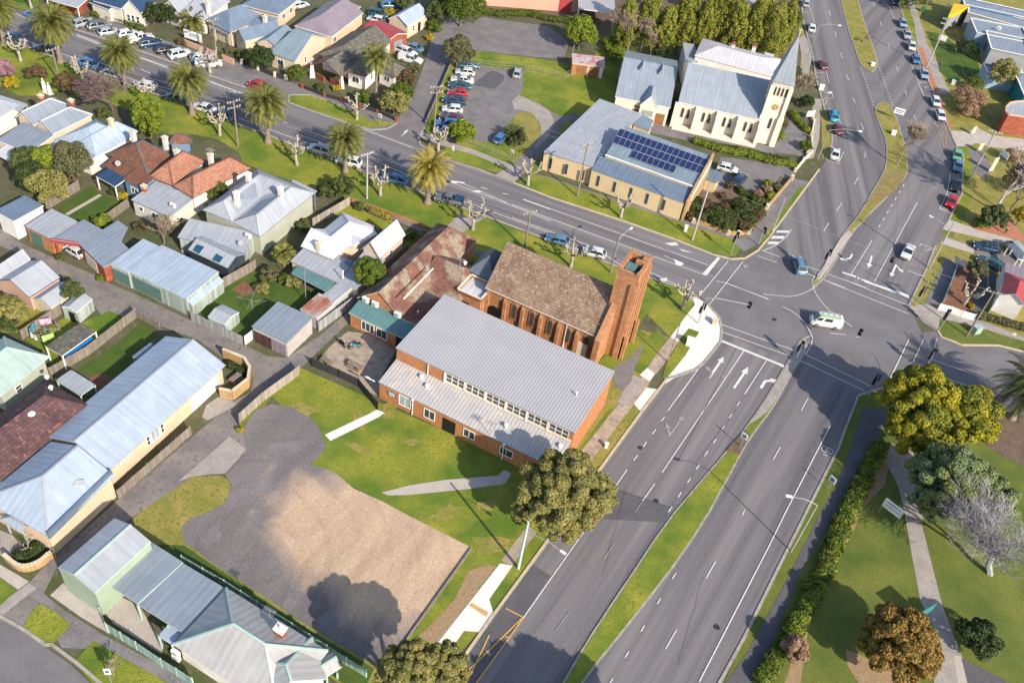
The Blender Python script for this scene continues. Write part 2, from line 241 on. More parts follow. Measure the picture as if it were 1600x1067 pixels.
# ---------------------------------------------------------------- mesh helpers
def tag(o,label=None,cat=None,group=None,kind=None):
    if label: o['label']=label
    if cat: o['category']=cat
    if group: o['group']=group
    if kind: o['kind']=kind
    return o
def uvmap(me):
    uv=me.uv_layers.new(name='UVMap'); Z=Vector((0,0,1)); vs=me.vertices; dat=uv.data
    for pl in me.polygons:
        n=pl.normal
        if abs(n.z)>.999: u=Vector((1,0,0)); v=Vector((0,1,0))
        else: u=Z.cross(n).normalized(); v=n.cross(u)
        for li in pl.loop_indices:
            c=vs[me.loops[li].vertex_index].co; dat[li].uv=(c.dot(u),c.dot(v))
class MB:
    def __init__(s): s.v=[];s.f=[];s.mi=[]
    def add(s,vs,fs,mi=0):
        o=len(s.v); s.v+= [tuple(x) for x in vs]; s.f+=[tuple(i+o for i in f) for f in fs]; s.mi+=[mi]*len(fs); return s
    def box(s,c,d,rz=0.,mi=0,ax=None):
        """c centre, d full size, rz rotation about z or ax = (X,Y,Z) axes"""
        c=Vector(c)
        if ax is None: ax=(Vector((math.cos(rz),math.sin(rz),0)),Vector((-math.sin(rz),math.cos(rz),0)),Vector((0,0,1)))
        vs=[c+ax[0]*(d[0]/2*a)+ax[1]*(d[1]/2*b)+ax[2]*(d[2]/2*e) for a in(-1,1) for b in(-1,1) for e in(-1,1)]
        return s.add(vs,[(0,1,3,2),(4,6,7,5),(0,4,5,1),(2,3,7,6),(0,2,6,4),(1,5,7,3)],mi)
    def bar(s,a,b,w,h=None,mi=0,up=(0,0,1)):
        a=Vector(a);b=Vector(b);d=b-a;L=d.length
        if L<1e-5:return s
        x=d/L;u=Vector(up)
        if abs(x.dot(u))>.98:u=Vector((1,0,0))
        y=u.cross(x).normalized();z=x.cross(y)
        return s.box((a+b)/2,(L,w,h or w),ax=(x,y,z),mi=mi)
    def tube(s,pts,rs,n=6,mi=0,cap=True):
        pts=[Vector(p) for p in pts]
        if not hasattr(rs,'__len__'): rs=[rs]*len(pts)
        o=len(s.v);prev=None
        for k,p in enumerate(pts):
            t=(pts[min(k+1,len(pts)-1)]-pts[max(k-1,0)])
            t=t.normalized() if t.length>1e-6 else Vector((0,0,1))
            x=prev if prev is not None else (Vector((1,0,0)) if abs(t.x)<.9 else Vector((0,1,0)))
            x=(x-t*x.dot(t)).normalized();prev=x;y=t.cross(x)
            for q in range(n):
                a=2*math.pi*q/n; s.v.append(tuple(p+x*(math.cos(a)*rs[k])+y*(math.sin(a)*rs[k])))
        for k in range(len(pts)-1):
            for q in range(n):
                q2=(q+1)%n; s.f.append((o+k*n+q,o+k*n+q2,o+(k+1)*n+q2,o+(k+1)*n+q)); s.mi.append(mi)
        if cap:
            s.f.append(tuple(o+q for q in range(n))[::-1]); s.f.append(tuple(o+(len(pts)-1)*n+q for q in range(n))); s.mi+=[mi,mi]
        return s
    def ball(s,c,r,seg=8,ring=5,mi=0,sq=(1,1,1)):
        o=len(s.v);c=Vector(c)
        for i in range(1,ring):
            th=math.pi*i/ring
            for j in range(seg):
                ph=2*math.pi*j/seg; s.v.append((c.x+r*sq[0]*math.sin(th)*math.cos(ph),c.y+r*sq[1]*math.sin(th)*math.sin(ph),c.z+r*sq[2]*math.cos(th)))
        s.v.append((c.x,c.y,c.z+r*sq[2]));s.v.append((c.x,c.y,c.z-r*sq[2]));T=len(s.v)-2;B=T+1
        for i in range(ring-2):
            for j in range(seg): s.f.append((o+i*seg+j,o+(i+1)*seg+j,o+(i+1)*seg+(j+1)%seg,o+i*seg+(j+1)%seg));s.mi.append(mi)
        for j in range(seg): s.f.append((T,o+j,o+(j+1)%seg));s.f.append((B,o+(ring-2)*seg+(j+1)%seg,o+(ring-2)*seg+j));s.mi+=[mi,mi]
        return s
    def prism(s,pts,z0,z1,mi=0,mtop=None):
        n=len(pts);A=sum(pts[i][0]*pts[(i+1)%n][1]-pts[(i+1)%n][0]*pts[i][1] for i in range(n))
        if A<0: pts=pts[::-1]
        vs=[(p[0],p[1],z0) for p in pts]+[(p[0],p[1],z1) for p in pts]
        s.add(vs,[(i,(i+1)%n,n+(i+1)%n,n+i) for i in range(n)]+[tuple(range(n))[::-1]],mi)
        o=len(s.v)-2*n; s.f.append(tuple(o+n+i for i in range(n)));s.mi.append(mi if mtop is None else mtop); return s
    def build(s,name,mats,parent=None,org=None,smooth=False,uv=True):
        me=bpy.data.meshes.new(name); vs=s.v
        o0=Vector(org) if org is not None else (Vector(parent.matrix_world.translation) if parent is not None and org is None else Vector((0,0,0)))
        if parent is not None and org is None: o0=Vector(parent.get('_o',(0,0,0)))
        me.from_pydata([(v[0]-o0.x,v[1]-o0.y,v[2]-o0.z) for v in vs],[],s.f)
        if not isinstance(mats,(list,tuple)): mats=[mats]
        for q in mats: me.materials.append(M[q] if isinstance(q,str) else q)
        if len(mats)>1: me.polygons.foreach_set('material_index',s.mi)
        me.update()
        if uv: uvmap(me)
        if smooth: me.polygons.foreach_set('use_smooth',[True]*len(me.polygons))
        ob=bpy.data.objects.new(name,me); C.objects.link(ob)
        ob['_o']=tuple(o0)
        if parent is not None: ob.parent=parent
        elif org is not None: ob.location=o0
        return ob
ROOTS=[]
def root(name,loc,label,cat,group=None,rz=0.):
    e=bpy.data.objects.new(name,None); C.objects.link(e); e.location=loc; e.rotation_euler=(0,0,rz); e.empty_display_size=.3
    e['_o']=tuple(loc); ROOTS.append(e); return tag(e,label,cat,group)
def one(name,mb,mats,org,label,cat,group=None,**k):
    return tag(mb.build(name,mats,org=org,**k),label,cat,group)
def copy_tree(o,parent=None):
    c=o.copy(); C.objects.link(c); c.parent=parent
    for ch in o.children: copy_tree(ch,c)
    return c
def smoothpts(pts,k=4,closed=True):
    n=len(pts);out=[]
    for i in range(n if closed else n-1):
        p=[pts[(i+j-1)%n] if closed else pts[min(max(i+j-1,0),n-1)] for j in range(4)]
        for q in range(k):
            t=q/k; out.append(.5*((2*p[1])+(p[2]-p[0])*t+(2*p[0]-5*p[1]+4*p[2]-p[3])*t*t+(3*p[1]-p[0]-3*p[2]+p[3])*t**3))
    if not closed: out.append(pts[-1])
    return out
# ---------------------------------------------------------------- ground sheets
SC=[0]
def sheet(name,s,lay,m,sm=0,pts=None):
    p=pts or GL(s)
    if sm: p=smoothpts(p,sm)
    SC[0]+=1; z=(lay*.011+SC[0]*.00008) if lay<20 else .15+(lay-24)*.004+SC[0]*.00008
    from mathutils.geometry import tessellate_polygon,intersect_line_line_2d
    if DEBUG:
        n_=len(p)
        for i in range(n_):
            for j in range(i+2,n_):
                if (j+1)%n_==i: continue
                r_=intersect_line_line_2d(p[i].xy,p[(i+1)%n_].xy,p[j].xy,p[(j+1)%n_].xy)
                if r_ is not None: print('CROSS',name,m,i,j,(s or '')[:60])
    b=MB(); vs=[(q.x,q.y,z) for q in p]; tr=tessellate_polygon([[Vector(v) for v in vs]])
    ft=[]
    for t in tr:
        a=[Vector(vs[i]) for i in t]
        ft.append(t if (a[1]-a[0]).cross(a[2]-a[0]).z>0 else t[::-1])
    b.add(vs,ft); o=b.build(name,m); return tag(o,kind='structure')
def offset(p,d):
    n=len(p);A=sum(p[i].x*p[(i+1)%n].y-p[(i+1)%n].x*p[i].y for i in range(n));sg=1 if A>0 else -1;out=[]
    for i in range(n):
        a=(p[i]-p[i-1]);b=(p[(i+1)%n]-p[i]);a.z=b.z=0
        a=a.normalized();b=b.normalized();t=(a+b)
        t=t.normalized() if t.length>1e-4 else a
        nn=Vector((-t.y,t.x,0))*sg; out.append(p[i]+nn*d)
    return out
def island(name,s,m,sm=3,km='kerb',h=.14,topname='median_grass'):
    p=GL(s)
    if sm: p=smoothpts(p,sm)
    MB().prism([(q.x,q.y) for q in p],0,h).build(name,km)['kind']='structure'
    q=offset(p,.22); sheet(topname,None,24,m,pts=q)
def ribbon(b,pts,wd,z,mi=0):
    L=[];R=[]
    for i,p in enumerate(pts):
        t=(pts[min(i+1,len(pts)-1)]-pts[max(i-1,0)]); t.z=0; t=t.normalized(); n=Vector((-t.y,t.x,0))*wd/2
        L.append(p+n);R.append(p-n)
    vs=[(q.x,q.y,z) for q in L]+[(q.x,q.y,z) for q in R]; k=len(pts)
    b.add(vs,[(i+k,i+k+1,i+1,i) for i in range(k-1)],mi)
def kerbline(s,sm=0,km='kerb',wd=.35,h=.13,closed=False):
    p=GL(s)
    if sm: p=smoothpts(p,sm,closed)
    b=MB()
    for a,c in zip(p,p[1:]):
        d=(c-a).normalized(); b.bar(a-d*.0+Vector((0,0,h/2-.02)),c+Vector((0,0,h/2-.02)),wd,h+.04)
    b.build('kerb',km)['kind']='structure'
marks={}
def mk(m): return marks.setdefault(m,MB())
LZ=[0]
def line(s,wd=.12,m='line_white',dash=None,sm=0,raw=None):
    p=raw or GL(s)
    if sm: p=smoothpts(p,sm,False)
    LZ[0]+=1; z=.076+LZ[0]*.0001
    if not dash: ribbon(mk(m),p,wd,z); return
    a,c=p[0],p[-1]; L=(c-a).length; d=(c-a)/L; t=0
    while t<L: ribbon(mk(m),[a+d*t,a+d*min(t+dash[0],L)],wd,z); t+=dash[0]+dash[1]
def poly(s,m='line_white'):
    p=GL(s); LZ[0]+=1; z=.076+LZ[0]*.0001
    from mathutils.geometry import tessellate_polygon
    vs=[(q.x,q.y,z) for q in p]; tr=tessellate_polygon([[Vector(v) for v in vs]]); ft=[]
    for t in tr:
        a=[Vector(vs[i]) for i in t]; ft.append(t if (a[1]-a[0]).cross(a[2]-a[0]).z>0 else t[::-1])
    mk(m).add(vs,ft)
# ---------------------------------------------------------------- ground and roads
P4=[G(-900,300),G(2400,200)]
b=MB();b.add([(-900,-500,0),(900,-500,0),(900,1400,0),(-900,1400,0)],[(0,1,2,3)]);b.build('ground','ground_mix')['kind']='structure'
ROAD='px -30,38 0,57 34.7,71 142,112.5 193,129 298,167 411,209 478.8,235.6 560,265.5 680,306.6 719,324 766,341 860,377 964.5,417 1015,434 1065,450 1090,464 1107,477 1124,497 1127.7,516 1126,534 1114,550 1099,568 1087,577.5 1057,588 1042,592 1002,644 939,731 860.7,837.5 830,880 771,960.6 721,1032 660,1125 1100,1125 1160,1001 1219.6,880 1265,790 1310,700 1319,674 1341,618 1372,608 1395,602 1440,611 1500,624 1560,642 1660,668 1690,575 1600,550 1559.5,540 1502.5,539.5 1487,533 1471,527 1465,517 1440,520 1420,478 1448,419 1461,385 1473,369 1471,364 1483,343 1503,303 1505,242 1496,233 1457,140 1450,126.5 1432,74.5 1411,27.5 1398,-20 1249,-20 1252,0 1255,34 1270,90 1275,122 1288,171 1300,211 1300,225 1291,250 1280,265 1258.8,294 1201,371.8 1184.6,391.6 1164,404 1141.6,405.5 1113.7,398 1053,374 977,347 860,309 802,286 772,274.7 747.5,265 710,254 657,227 654,215 663,200 692,133 706,92 739,79 837,90 880,92 890,68 858,42 795,33 748,26 739,38 694,22 683,31 663,101 643,152 620,187 590,177 561,168 534,158 497,145 469,133 430,122 378,100 330,90 284,72 225,53 174,34 142,29 75,20 45,18.8 18.8,14 -30,-4'
sheet('road',ROAD,2,'asphalt')
sheet('carriageway','px 1042,592 1002,644 939,731 860.7,837.5 830,880 771,960.6 721,1032 660,1125 852,1125 870,1085 918,1000 990,893 1052,803 1150,690 1197,620 1232,566 1128,520 1126,534 1114,550 1099,568 1087,577.5 1057,588',2.5,'asphalt_a')
sheet('carriageway','px 885,1125 911,1067 962,1002 1053,885.5 1110,799 1166.9,694.5 1200,649 1220,618 1239,582 1250,566 1341,618 1319,674 1310,700 1265,790 1219.6,880 1160,1001 1100,1125',2.5,'asphalt_a')
sheet('carriageway','px 0,57 34.7,71 142,112.5 193,129 298,167 411,209 478.8,235.6 560,265.5 680,306.6 719,324 766,341 860,377 964.5,417 1015,434 1065,450 1090,464 1140,400 1113.7,398 1053,374 977,347 860,309 802,286 772,274.7 747.5,265 710,254 657,227 582,204 542,192 486,174 450,160 385,139 273,100 174,66 120,49 45,22 18.8,14 -30,-4 -30,44',2.5,'asphalt_b')
sheet('carriageway','px 1249,-20 1252,0 1255,34 1270,90 1275,122 1288,171 1300,211 1300,225 1291,250 1280,265 1258.8,294 1201,371.8 1190,398 1272,436 1303,390 1362,300 1382,262 1385,240 1368,185 1370,165 1345,110 1328,60 1312,-20',2.5,'asphalt_t')
sheet('carriageway','px 1420,478 1448,419 1461,385 1473,369 1471,364 1483,343 1503,303 1505,242 1496,233 1457,140 1450,126.5 1432,74.5 1411,27.5 1398,-20 1340,-20 1350,30 1372,108 1376,140 1393,168 1412,215 1420,250 1414,280 1382,314 1344,350 1325,378 1300,432',2.5,'asphalt_r')
sheet('side_street','px 663,200 692,133 706,92 739,79 739,38 694,22 683,31 663,101 643,152 620,187 657,227 654,215',3,'asphalt_worn')
sheet('top_carpark','t5 390,150 660,190 1020,240 1200,390 1145,525 900,515 340,450 230,330 340,220',3,'asphalt_worn')
sheet('parking_strip','px 45,19 142,30 174,35 225,54 284,72 330,90 378,101 430,122 469,133 497,146 486,150 452,149 400,142 385,138 273.8,99.4 219,80.6 174,64.7 120,47.8 45,20',3,'asphalt_worn')
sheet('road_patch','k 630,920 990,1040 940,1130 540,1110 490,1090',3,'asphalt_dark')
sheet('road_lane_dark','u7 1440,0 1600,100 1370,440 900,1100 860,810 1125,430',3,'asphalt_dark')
sheet('footpath_north','px 497,146 534,159 561,169 590,178 620,188 612,196 585,194 545,172 490,152',4,'asphalt_worn')
sheet('verge','v2 905,365 1100,370 1350,460 1560,560 1600,600 1560,640 1400,600 1100,500 915,430',5,'lawn',sm=0)
sheet('verge','b 660,770 740,740 800,755 855,760 v3 300,70 200,100 60,105',5,'lawn')
sheet('verge','px -30,-30 55,-10 62,8 45,17 18,12 -30,-8',5,'lawn')
# south verge with palms
sheet('verge','px -30,42 0,60 142,114.5 298,169 411,211 560,267 719,326 737,333 690,365 640,347 575,325 548,312 500,300 476,290 430,275 380,255 372,238 340,218 300,210 270,212 230,200 210,175 150,155 120,150 100,140 60,150 30,150 -30,120',2,'lawn')
sheet('verge','px 762,341 800,357 964.5,419 1065,452 1088,466 1075,490 1048,528 1010,490 985,530 960,560 930,550 760,450 700,375 730,352',2,'lawn')
sheet('verge','r4 0,650 130,680 380,740 600,830 1000,960 1260,1030 u2 340,920 460,960 370,1060 c 700,1360 0,1100',2,'lawn') if 0 else None
sheet('verge','px 808,287 830,272 855,276 1055,345 1090,355 1150,372 1160,385 1148,401 1115,396 1053,372 977,345 862,308',2,'lawn')
sheet('footpath_hall','px 832,270 1060,342 1150,368 1158,378 1092,358 855,279',3,'asphalt_worn')
sheet('verge','px 702,226 745,235 800,262 775,270 749,263 712,252 688,240',2,'lawn')
sheet('footpath_north','px 660,206 700,222 745,236 808,262 803,268 742,243 690,228 655,214',3,'concrete_old')
sheet('driveway_gravel','px 802,286 772,274.7 800,258 828,228 846,200 838,183 815,170 800,163 815,158 845,168 875,182 905,178 905,188 882,192 872,215 845,245 815,275',4,'lane')
sheet('driveway','px 802,286 772,274.7 800,258 815,262 812,278',5,'concrete_old')
# car park
sheet('church_lawn','px 706,85 745,80 840,92 885,100 925,110 935,60 1000,55 1040,180 905,210 860,260 830,275 790,255 720,235 665,205 690,140',1,'lawn')
sheet('gravel_carpark','t4 560,265 790,310 830,300 880,310 990,320 985,500 950,560 1160,650 1250,720 1280,800 900,900 880,830 920,740 800,900 820,1010 740,1040 500,1000 270,1010 130,900 200,600 320,260',3,'asphalt_worn')
sheet('gravel_carpark','t4 500,460 590,380 680,320 800,370 780,440 690,500 600,480',4,'asphalt_dark',sm=2)
sheet('driveway_gravel','t4 940,560 1040,600 1160,660 1245,720 1290,800 1230,980 1130,1067 1090,1067 1170,940 1160,840 1080,740 960,700 900,700 880,620',4,'concrete_old')
sheet('carpark_island','t4 900,760 960,725 1060,740 1150,830 1165,920 1100,1010 1000,1067 830,1060 800,960 870,880',4,'grass_rough',sm=2)
sheet('school_yard','px 925,55 1045,60 1055,95 1040,110 900,140 905,120 985,100',2,'lawn')
sheet('church_forecourt','u2 280,150 990,250 940,330 760,400 560,490 480,430 520,600 200,600 100,480',3,'asphalt_worn')
sheet('church_path','r3 -300,720 0,830 880,1010 900,1067 860,1100 -260,880',2,'asphalt_worn')
sheet('forecourt','r3 880,1010 1000,830 1040,740 1180,900 1186,1100 900,1060',4,'asphalt_worn')
sheet('corner_garden','u2 0,620 110,480 440,430 700,520 820,330 900,350 530,850 330,860 20,750',3,'soil')
sheet('footpath','u2 910,345 1100,380 1050,430 620,960 480,1030 380,930 560,850 700,640',4,'asphalt_worn')
sheet('footpath','v5 250,200 390,200 340,330 320,700 250,940 130,960 230,700 260,480 230,330',4,'concrete_old')
sheet('verge','u2 1010,415 1050,435 650,960 610,970 720,830',5,'lawn')
sheet('verge','v5 325,320 375,330 480,470 480,650 470,940 350,950 350,700 345,480',4,'grass_rough')
sheet('verge','v4 40,170 100,200 170,700 100,1040 60,1040 90,700',4,'grass_rough')
sheet('footpath','v4 60,500 130,430 180,520 230,720 160,1040 90,1040 100,700',5,'concrete_old')
sheet('tree_bed','px 950,-20 1245,-20 1262,110 1240,140 1230,90 1200,85 1060,60 1000,80 930,70',1,'soil')
sheet('north_yard','t5 400,60 700,110 1100,170 1300,180 1250,160 1600,180 1600,-200 380,-160',1,'soil')
# right-hand side block
sheet('right_block','px 1398,-20 1700,-20 1700,570 1600,548 1502,538 1466,516 1420,478 1461,385 1483,343 1504,290 1496,233 1457,140 1411,27',1,'grass_rough')
sheet('verge','t6 0,-10 110,0 200,200 300,500 230,530 180,380 100,150',2,'lawn')
sheet('footpath','t6 110,-10 190,-10 260,200 350,500 470,720 560,950 600,1040 460,1060 420,900 330,700 240,520 200,250',3,'concrete_old')
sheet('red_path','t6 235,530 330,540 420,740 470,930 580,960 600,1040 e 0,0' if 0 else 't6 235,530 300,535 370,750 440,930 t7 290,130 340,300 390,400 380,430 330,330 240,120 t6 430,1060 360,900',4,'red_path')
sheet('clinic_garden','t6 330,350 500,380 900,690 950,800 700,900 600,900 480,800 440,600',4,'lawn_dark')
sheet('driveway','t7 370,430 560,440 640,400 800,480 1134,520 1134,640 760,600 640,560 560,590 430,600',4,'concrete')
sheet('driveway','t8 330,480 600,580 1090,720 1000,780 600,680 250,600',4,'concrete')
sheet('driveway','t8 250,700 330,700 620,800 1200,900 1219,1060 900,1060 620,890 200,760',4,'asphalt_worn')
sheet('driveway','t8 290,700 620,810 620,890 220,770',5,'concrete')
sheet('red_path','t8 600,590 1040,450 1219,700 1219,750',4,'red_path')
sheet('footpath','t7 560,620 700,650 820,840 700,920 600,850 520,700',4,'asphalt_worn')
sheet('verge','t7 445,600 540,590 600,800 570,900 500,1060 500,700',4,'lawn')
sheet('verge','t8 490,130 600,190 480,530 350,490 440,300',4,'lawn')
sheet('verge','t8 170,790 310,820 270,1060 60,1060',4,'grass_rough')
sheet('verge','t8 270,610 400,640 370,700 250,680',4,'lawn')
sheet('footpath','h 1100,560 1170,610 1050,860 960,860',4,'asphalt_worn')
sheet('footpath','u1 0,530 150,500 700,650 1200,850 1200,900 560,740 330,660 290,780 150,690',4,'concrete_old')
sheet('verge','u1 320,660 450,680 700,740 1200,890 1200,990 930,925 560,920 450,880 330,820',5,'grass_park')
sheet('mulch_bed','u1 350,500 500,100 800,180 640,560 660,600',4,'mulch')
sheet('corner_yard','u1 480,0 900,180 980,300 740,600 660,590 500,200',3,'asphalt_dark')
# lane, lot, lawns west of the hall
sheet('lane','px -30,335 32,380 84,403 149,430 165,441 214,461 293,499 383,540 418,557 448,559 469,545 499,525 560,474 600,440 640,398 668,368 690,366 470,575 411,618 374,651 377,672 387,705 352,740 300,745 222,798 202,812 91,882 40,985 -30,955 45,911 86,867 187,779 300,683 365,627 392,612 396,590 386,571 350,560 311,532 250,509 214,490 198,497 165,500 140,470 108,432 90,432 47,404 -30,372',2,'lane')
sheet('hall_lawn','px 370,690 374,651 470,575 600,632 850,740 880,735 930,700 950,720 939,733 862,838 825,880 741,995 700,1040 640,1100 575,1060 650,984 736,855 628,800 484,725 509,700 425,620',1,'lawn')
sheet('gravel_lot','px 377,672 400,641 425,631 453,636 483,651 497,665 503,679 509,697 500,712 484,726 500,729 526,740 552,763 597,783 628,800 736,855 645,984 592,1042 476,974 400,923 340,885 288,847 283,828 290,815 330,797 354,783 362,758 352,742 387,705',3,'gravel_lot')
sheet('lot_verge','px 205,812 222,798 300,745 345,743 357,750 361,760 354,783 330,797 290,815 283,828 288,847 400,923 476,974 592,1042 580,1080 540,1075 420,985 300,900 225,850',2,'grass_rough')
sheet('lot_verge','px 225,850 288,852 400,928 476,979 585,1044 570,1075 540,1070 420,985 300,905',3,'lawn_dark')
sheet('concrete_apron','i 1100,880 1420,600 1520,680 1470,740 1390,830 1300,830 1180,850',4,'concrete_old')
sheet('street_lawn','px 925,575 1000,515 1048,528 1030,560 1000,640 945,720 880,765 880,720',1,'grass_rough')
sheet('driveway','u8 -60,560 80,462 255,505 290,560 150,640 -40,740 -110,700',3,'concrete_old')
sheet('bark_bed','u7 920,60 1080,10 1150,20 640,690 560,640 500,600 640,480 800,300',2,'bark_bed')
sheet('footpath','r1 985,640 765,935 850,985 1060,700',3,'paving_tan')
sheet('footpath','u7 1180,0 630,700 690,770 750,745 880,562 1010,572 1128,430 1090,300 1285,20',4,'concrete_white')
poly('u7 945,330 1085,410 1065,445 920,350','line_yellow')
sheet('footpath','k 960,10 860,160 750,300 640,420 420,700 490,750 700,470 740,420 830,300 850,262 910,180 1020,20',3,'paving_tan')
sheet('footpath','k 850,162 905,182 850,262 788,222',4,'concrete_white')
sheet('driveway','k 830,300 905,310 800,455 752,400',4,'concrete_white')
sheet('driveway','k 745,220 830,262 700,410 650,385 680,330 740,250',4,'concrete_old')
sheet('driveway','k 610,190 720,120 820,20 780,120 740,225 700,330 640,300',3,'asphalt_worn')
sheet('corner_apron','q7 245,130 300,150 400,220 500,340 515,450 505,550 435,645 345,765 280,812 100,880 0,945 -10,900 120,560 45,515 180,330 270,215',4,'concrete_white')
sheet('verge','q7 215,435 310,468 235,600 180,690 20,885 -30,900 0,770 100,600 140,520',5,'lawn')
sheet('footpath','q7 45,515 120,560 20,720 -90,860 -170,800 -60,640',4,'paving_tan')
sheet('church_front_lawn','q2 930,1100 1000,1030 1230,800 1340,870 1300,960 1150,1067 1060,1150 960,1170',3,'lawn')
sheet('verge','k 740,190 800,20 900,-60 960,10 860,160 790,215',2,'lawn')
sheet('verge','k 740,410 800,460 700,600 555,795 500,750 620,560 700,470',2,'grass_rough')
sheet('verge','k 600,430 640,425 480,640 440,690 400,700',2,'lawn')
sheet('footpath','j 425,590 700,460 745,435 795,455 760,480 460,628',3,'concrete_white')
sheet('footpath','r1 -230,370 0,310 300,265 730,230 790,180 850,215 790,300 500,340 0,390 -180,395',3,'concrete')
sheet('paved_yard','q5 110,660 260,480 480,290 720,320 1060,500 860,880 860,1067 700,1000 610,940',3,'paving_tan')
sheet('footpath','f 590,215 850,300 1140,430 1480,560 1581,600 1581,620 1460,590 1100,440 800,310',3,'asphalt_worn')
sheet('driveway','f 1260,290 1330,330 1420,320 1360,350 1240,440 1140,410',4,'concrete_old')
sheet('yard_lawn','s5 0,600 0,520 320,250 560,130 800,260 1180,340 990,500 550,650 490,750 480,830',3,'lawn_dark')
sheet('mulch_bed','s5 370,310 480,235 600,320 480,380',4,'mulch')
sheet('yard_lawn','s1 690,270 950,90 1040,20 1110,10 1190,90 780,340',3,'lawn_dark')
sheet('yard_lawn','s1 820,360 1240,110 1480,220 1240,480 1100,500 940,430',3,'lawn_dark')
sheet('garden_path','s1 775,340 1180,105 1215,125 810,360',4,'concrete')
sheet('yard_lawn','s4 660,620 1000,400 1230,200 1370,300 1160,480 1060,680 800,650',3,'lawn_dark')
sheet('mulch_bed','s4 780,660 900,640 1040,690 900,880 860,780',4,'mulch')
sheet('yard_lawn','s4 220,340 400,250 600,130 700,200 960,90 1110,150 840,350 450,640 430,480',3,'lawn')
sheet('yard_grass','s2 0,620 380,720 560,800 250,1067 0,1067',3,'grass_rough')
sheet('front_garden','r8 560,130 700,20 780,10 1150,180 1560,380 1480,470 1380,520 1340,300 1200,150 1000,260 700,90',3,'lawn')
# bottom-left street
sheet('street','m -80,640 0,660 130,740 420,940 560,1067 700,1160 -80,1160',3,'asphalt')
sheet('footpath','m -80,300 0,340 180,440 400,620 660,780 1200,1067 1300,1160 1100,1160 650,860 380,850 240,560 100,480 -80,400',3,'asphalt_worn')
sheet('footpath','m -40,320 0,335 180,440 110,490 0,410',4,'concrete')
sheet('driveway','m 180,450 230,480 0,660 -60,620',4,'concrete_old')
sheet('verge','m 240,580 410,680 425,720 330,820 280,830 160,750 150,710',5,'lawn',sm=2)
sheet('verge','m -60,380 0,420 110,490 0,590 -60,580',5,'lawn')
sheet('verge','m 580,805 700,880 1100,1100 620,1130 480,960 470,920',5,'lawn')
sheet('driveway','m 310,525 390,450 600,610 670,760 500,660',4,'concrete')
sheet('driveway','m 700,510 860,590 1010,830 1000,890 700,700 640,620',4,'concrete')
sheet('garden_path','s6 0,590 130,640 300,830 60,900 0,850',3,'concrete_old')
kerbline('m -60,620 150,740 280,830 320,830 470,940 620,1067 700,1120')
# park
sheet('park_grass','px 1100,1140 1160,1001 1219.6,880 1265,790 1310,700 1319,674 1341,618 1372,608 1395,602 1440,611 1500,624 1560,642 1720,680 1720,1140',1,'grass_park')
sheet('park_path','l 580,420 760,430 640,700 430,1067 p 330,170 180,420 0,900 -160,1140 -320,1140 -130,880 120,420 330,0 l 420,900 520,640',3,'asphalt_dark')
sheet('park_path','l 760,640 900,700 960,1067 p 950,90 1010,330 1080,600 1190,880 1260,1080 1290,1160 1010,1160 1060,800 940,560 880,240 840,0 l 800,900 720,750',3,'concrete_old')
sheet('park_path','p 1140,890 1190,900 1230,1067 1240,1160 1190,1160',4,'concrete')
sheet('park_path','p 1190,910 1500,1067 1600,1160 1240,1160',3,'asphalt_dark')
sheet('park_soil','l 680,700 760,680 720,900 560,1067 p 540,100 370,440 250,720 200,1067 100,1067 210,740 480,80',2,'bark_bed')
sheet('park_soil','l 1420,450 1600,480 1600,800 1340,660',2,'soil')
sheet('leaf_litter','p 480,860 640,930 800,1000 900,1067 560,1067',3,'bark_bed',sm=2)
kerbline('px 1341,618 1319,674 1310,700 1265,790 1219.6,880 1160,1001 1100,1110')
kerbline('px 1341,618 1372,608 1395,602 1440,611 1500,624')
kerbline('px -30,38 0,57 142,112.5 298,167 411,209 560,265.5 719,324 766,341 860,377 964.5,417 1015,434 1065,450 1090,464 1107,477 1124,497 1127.7,516 1126,534 1114,550 1099,568 1087,577.5 1057,588 1042,592')
kerbline('px 1042,592 1002,644 939,731 860.7,837.5 830,880 771,960.6 721,1032 660,1125',km='kerb_cream')
kerbline('px 1280,265 1258.8,294 1201,371.8 1184.6,391.6 1164,404 1141.6,405.5 1113.7,398 1053,374 977,347 860,309 802,286',km='kerb_cream')
kerbline('px 772,274.7 747.5,265 710,254 657,227 654,215 663,200')
kerbline('px 1249,-20 1252,0 1255,34 1270,90 1275,122 1288,171 1300,211 1300,225 1291,250')
kerbline('px 1398,-20 1411,27.5 1432,74.5 1450,126.5 1457,140 1496,233 1505,242 1503,303 1483,343')
kerbline('px 1461,385 1448,419 1420,478'); kerbline('px 1465,517 1471,527 1487,533 1502.5,539.5 1559.5,540 1600,550 1690,575',km='kerb_cream')
kerbline('px 450.6,160.6 486,173.8 542,192.5 580,203.8 605,202 622,192'); kerbline('px 450.6,160.6 452,149 486,149 533,166')
for s in('px 45,20 120,47.8 174,64.7 219,80.6 273.8,99.4 326.9,118.4 385,138 400,142',): ribbon(mk('kerb'),GL(s),.6,.074)
island('median','v4 575,-160 580,-20 690,420 760,600 800,740 850,830 960,905 990,905 1040,850 1050,790 1000,600 930,420 860,200 800,-20 780,-160','grass_rough',sm=2)
island('median','v5 1150,250 1100,240 1040,270 1015,330 1040,450 1120,650 1155,800 1150,1000 h 700,60 640,160 560,300 470,410 410,510 300,690 q6 790,980 800,1050 850,1030 950,950 1150,650 1290,400 1400,250 1600,50 h 570,350 720,210 850,70 862,20 v5 1425,900 1405,800 1370,700 1300,480 1220,310','grass_rough',sm=2)
sheet('median_concrete','h 410,510 300,690 290,700 310,705 430,560 490,450 500,440 460,460',26,'concrete_old')
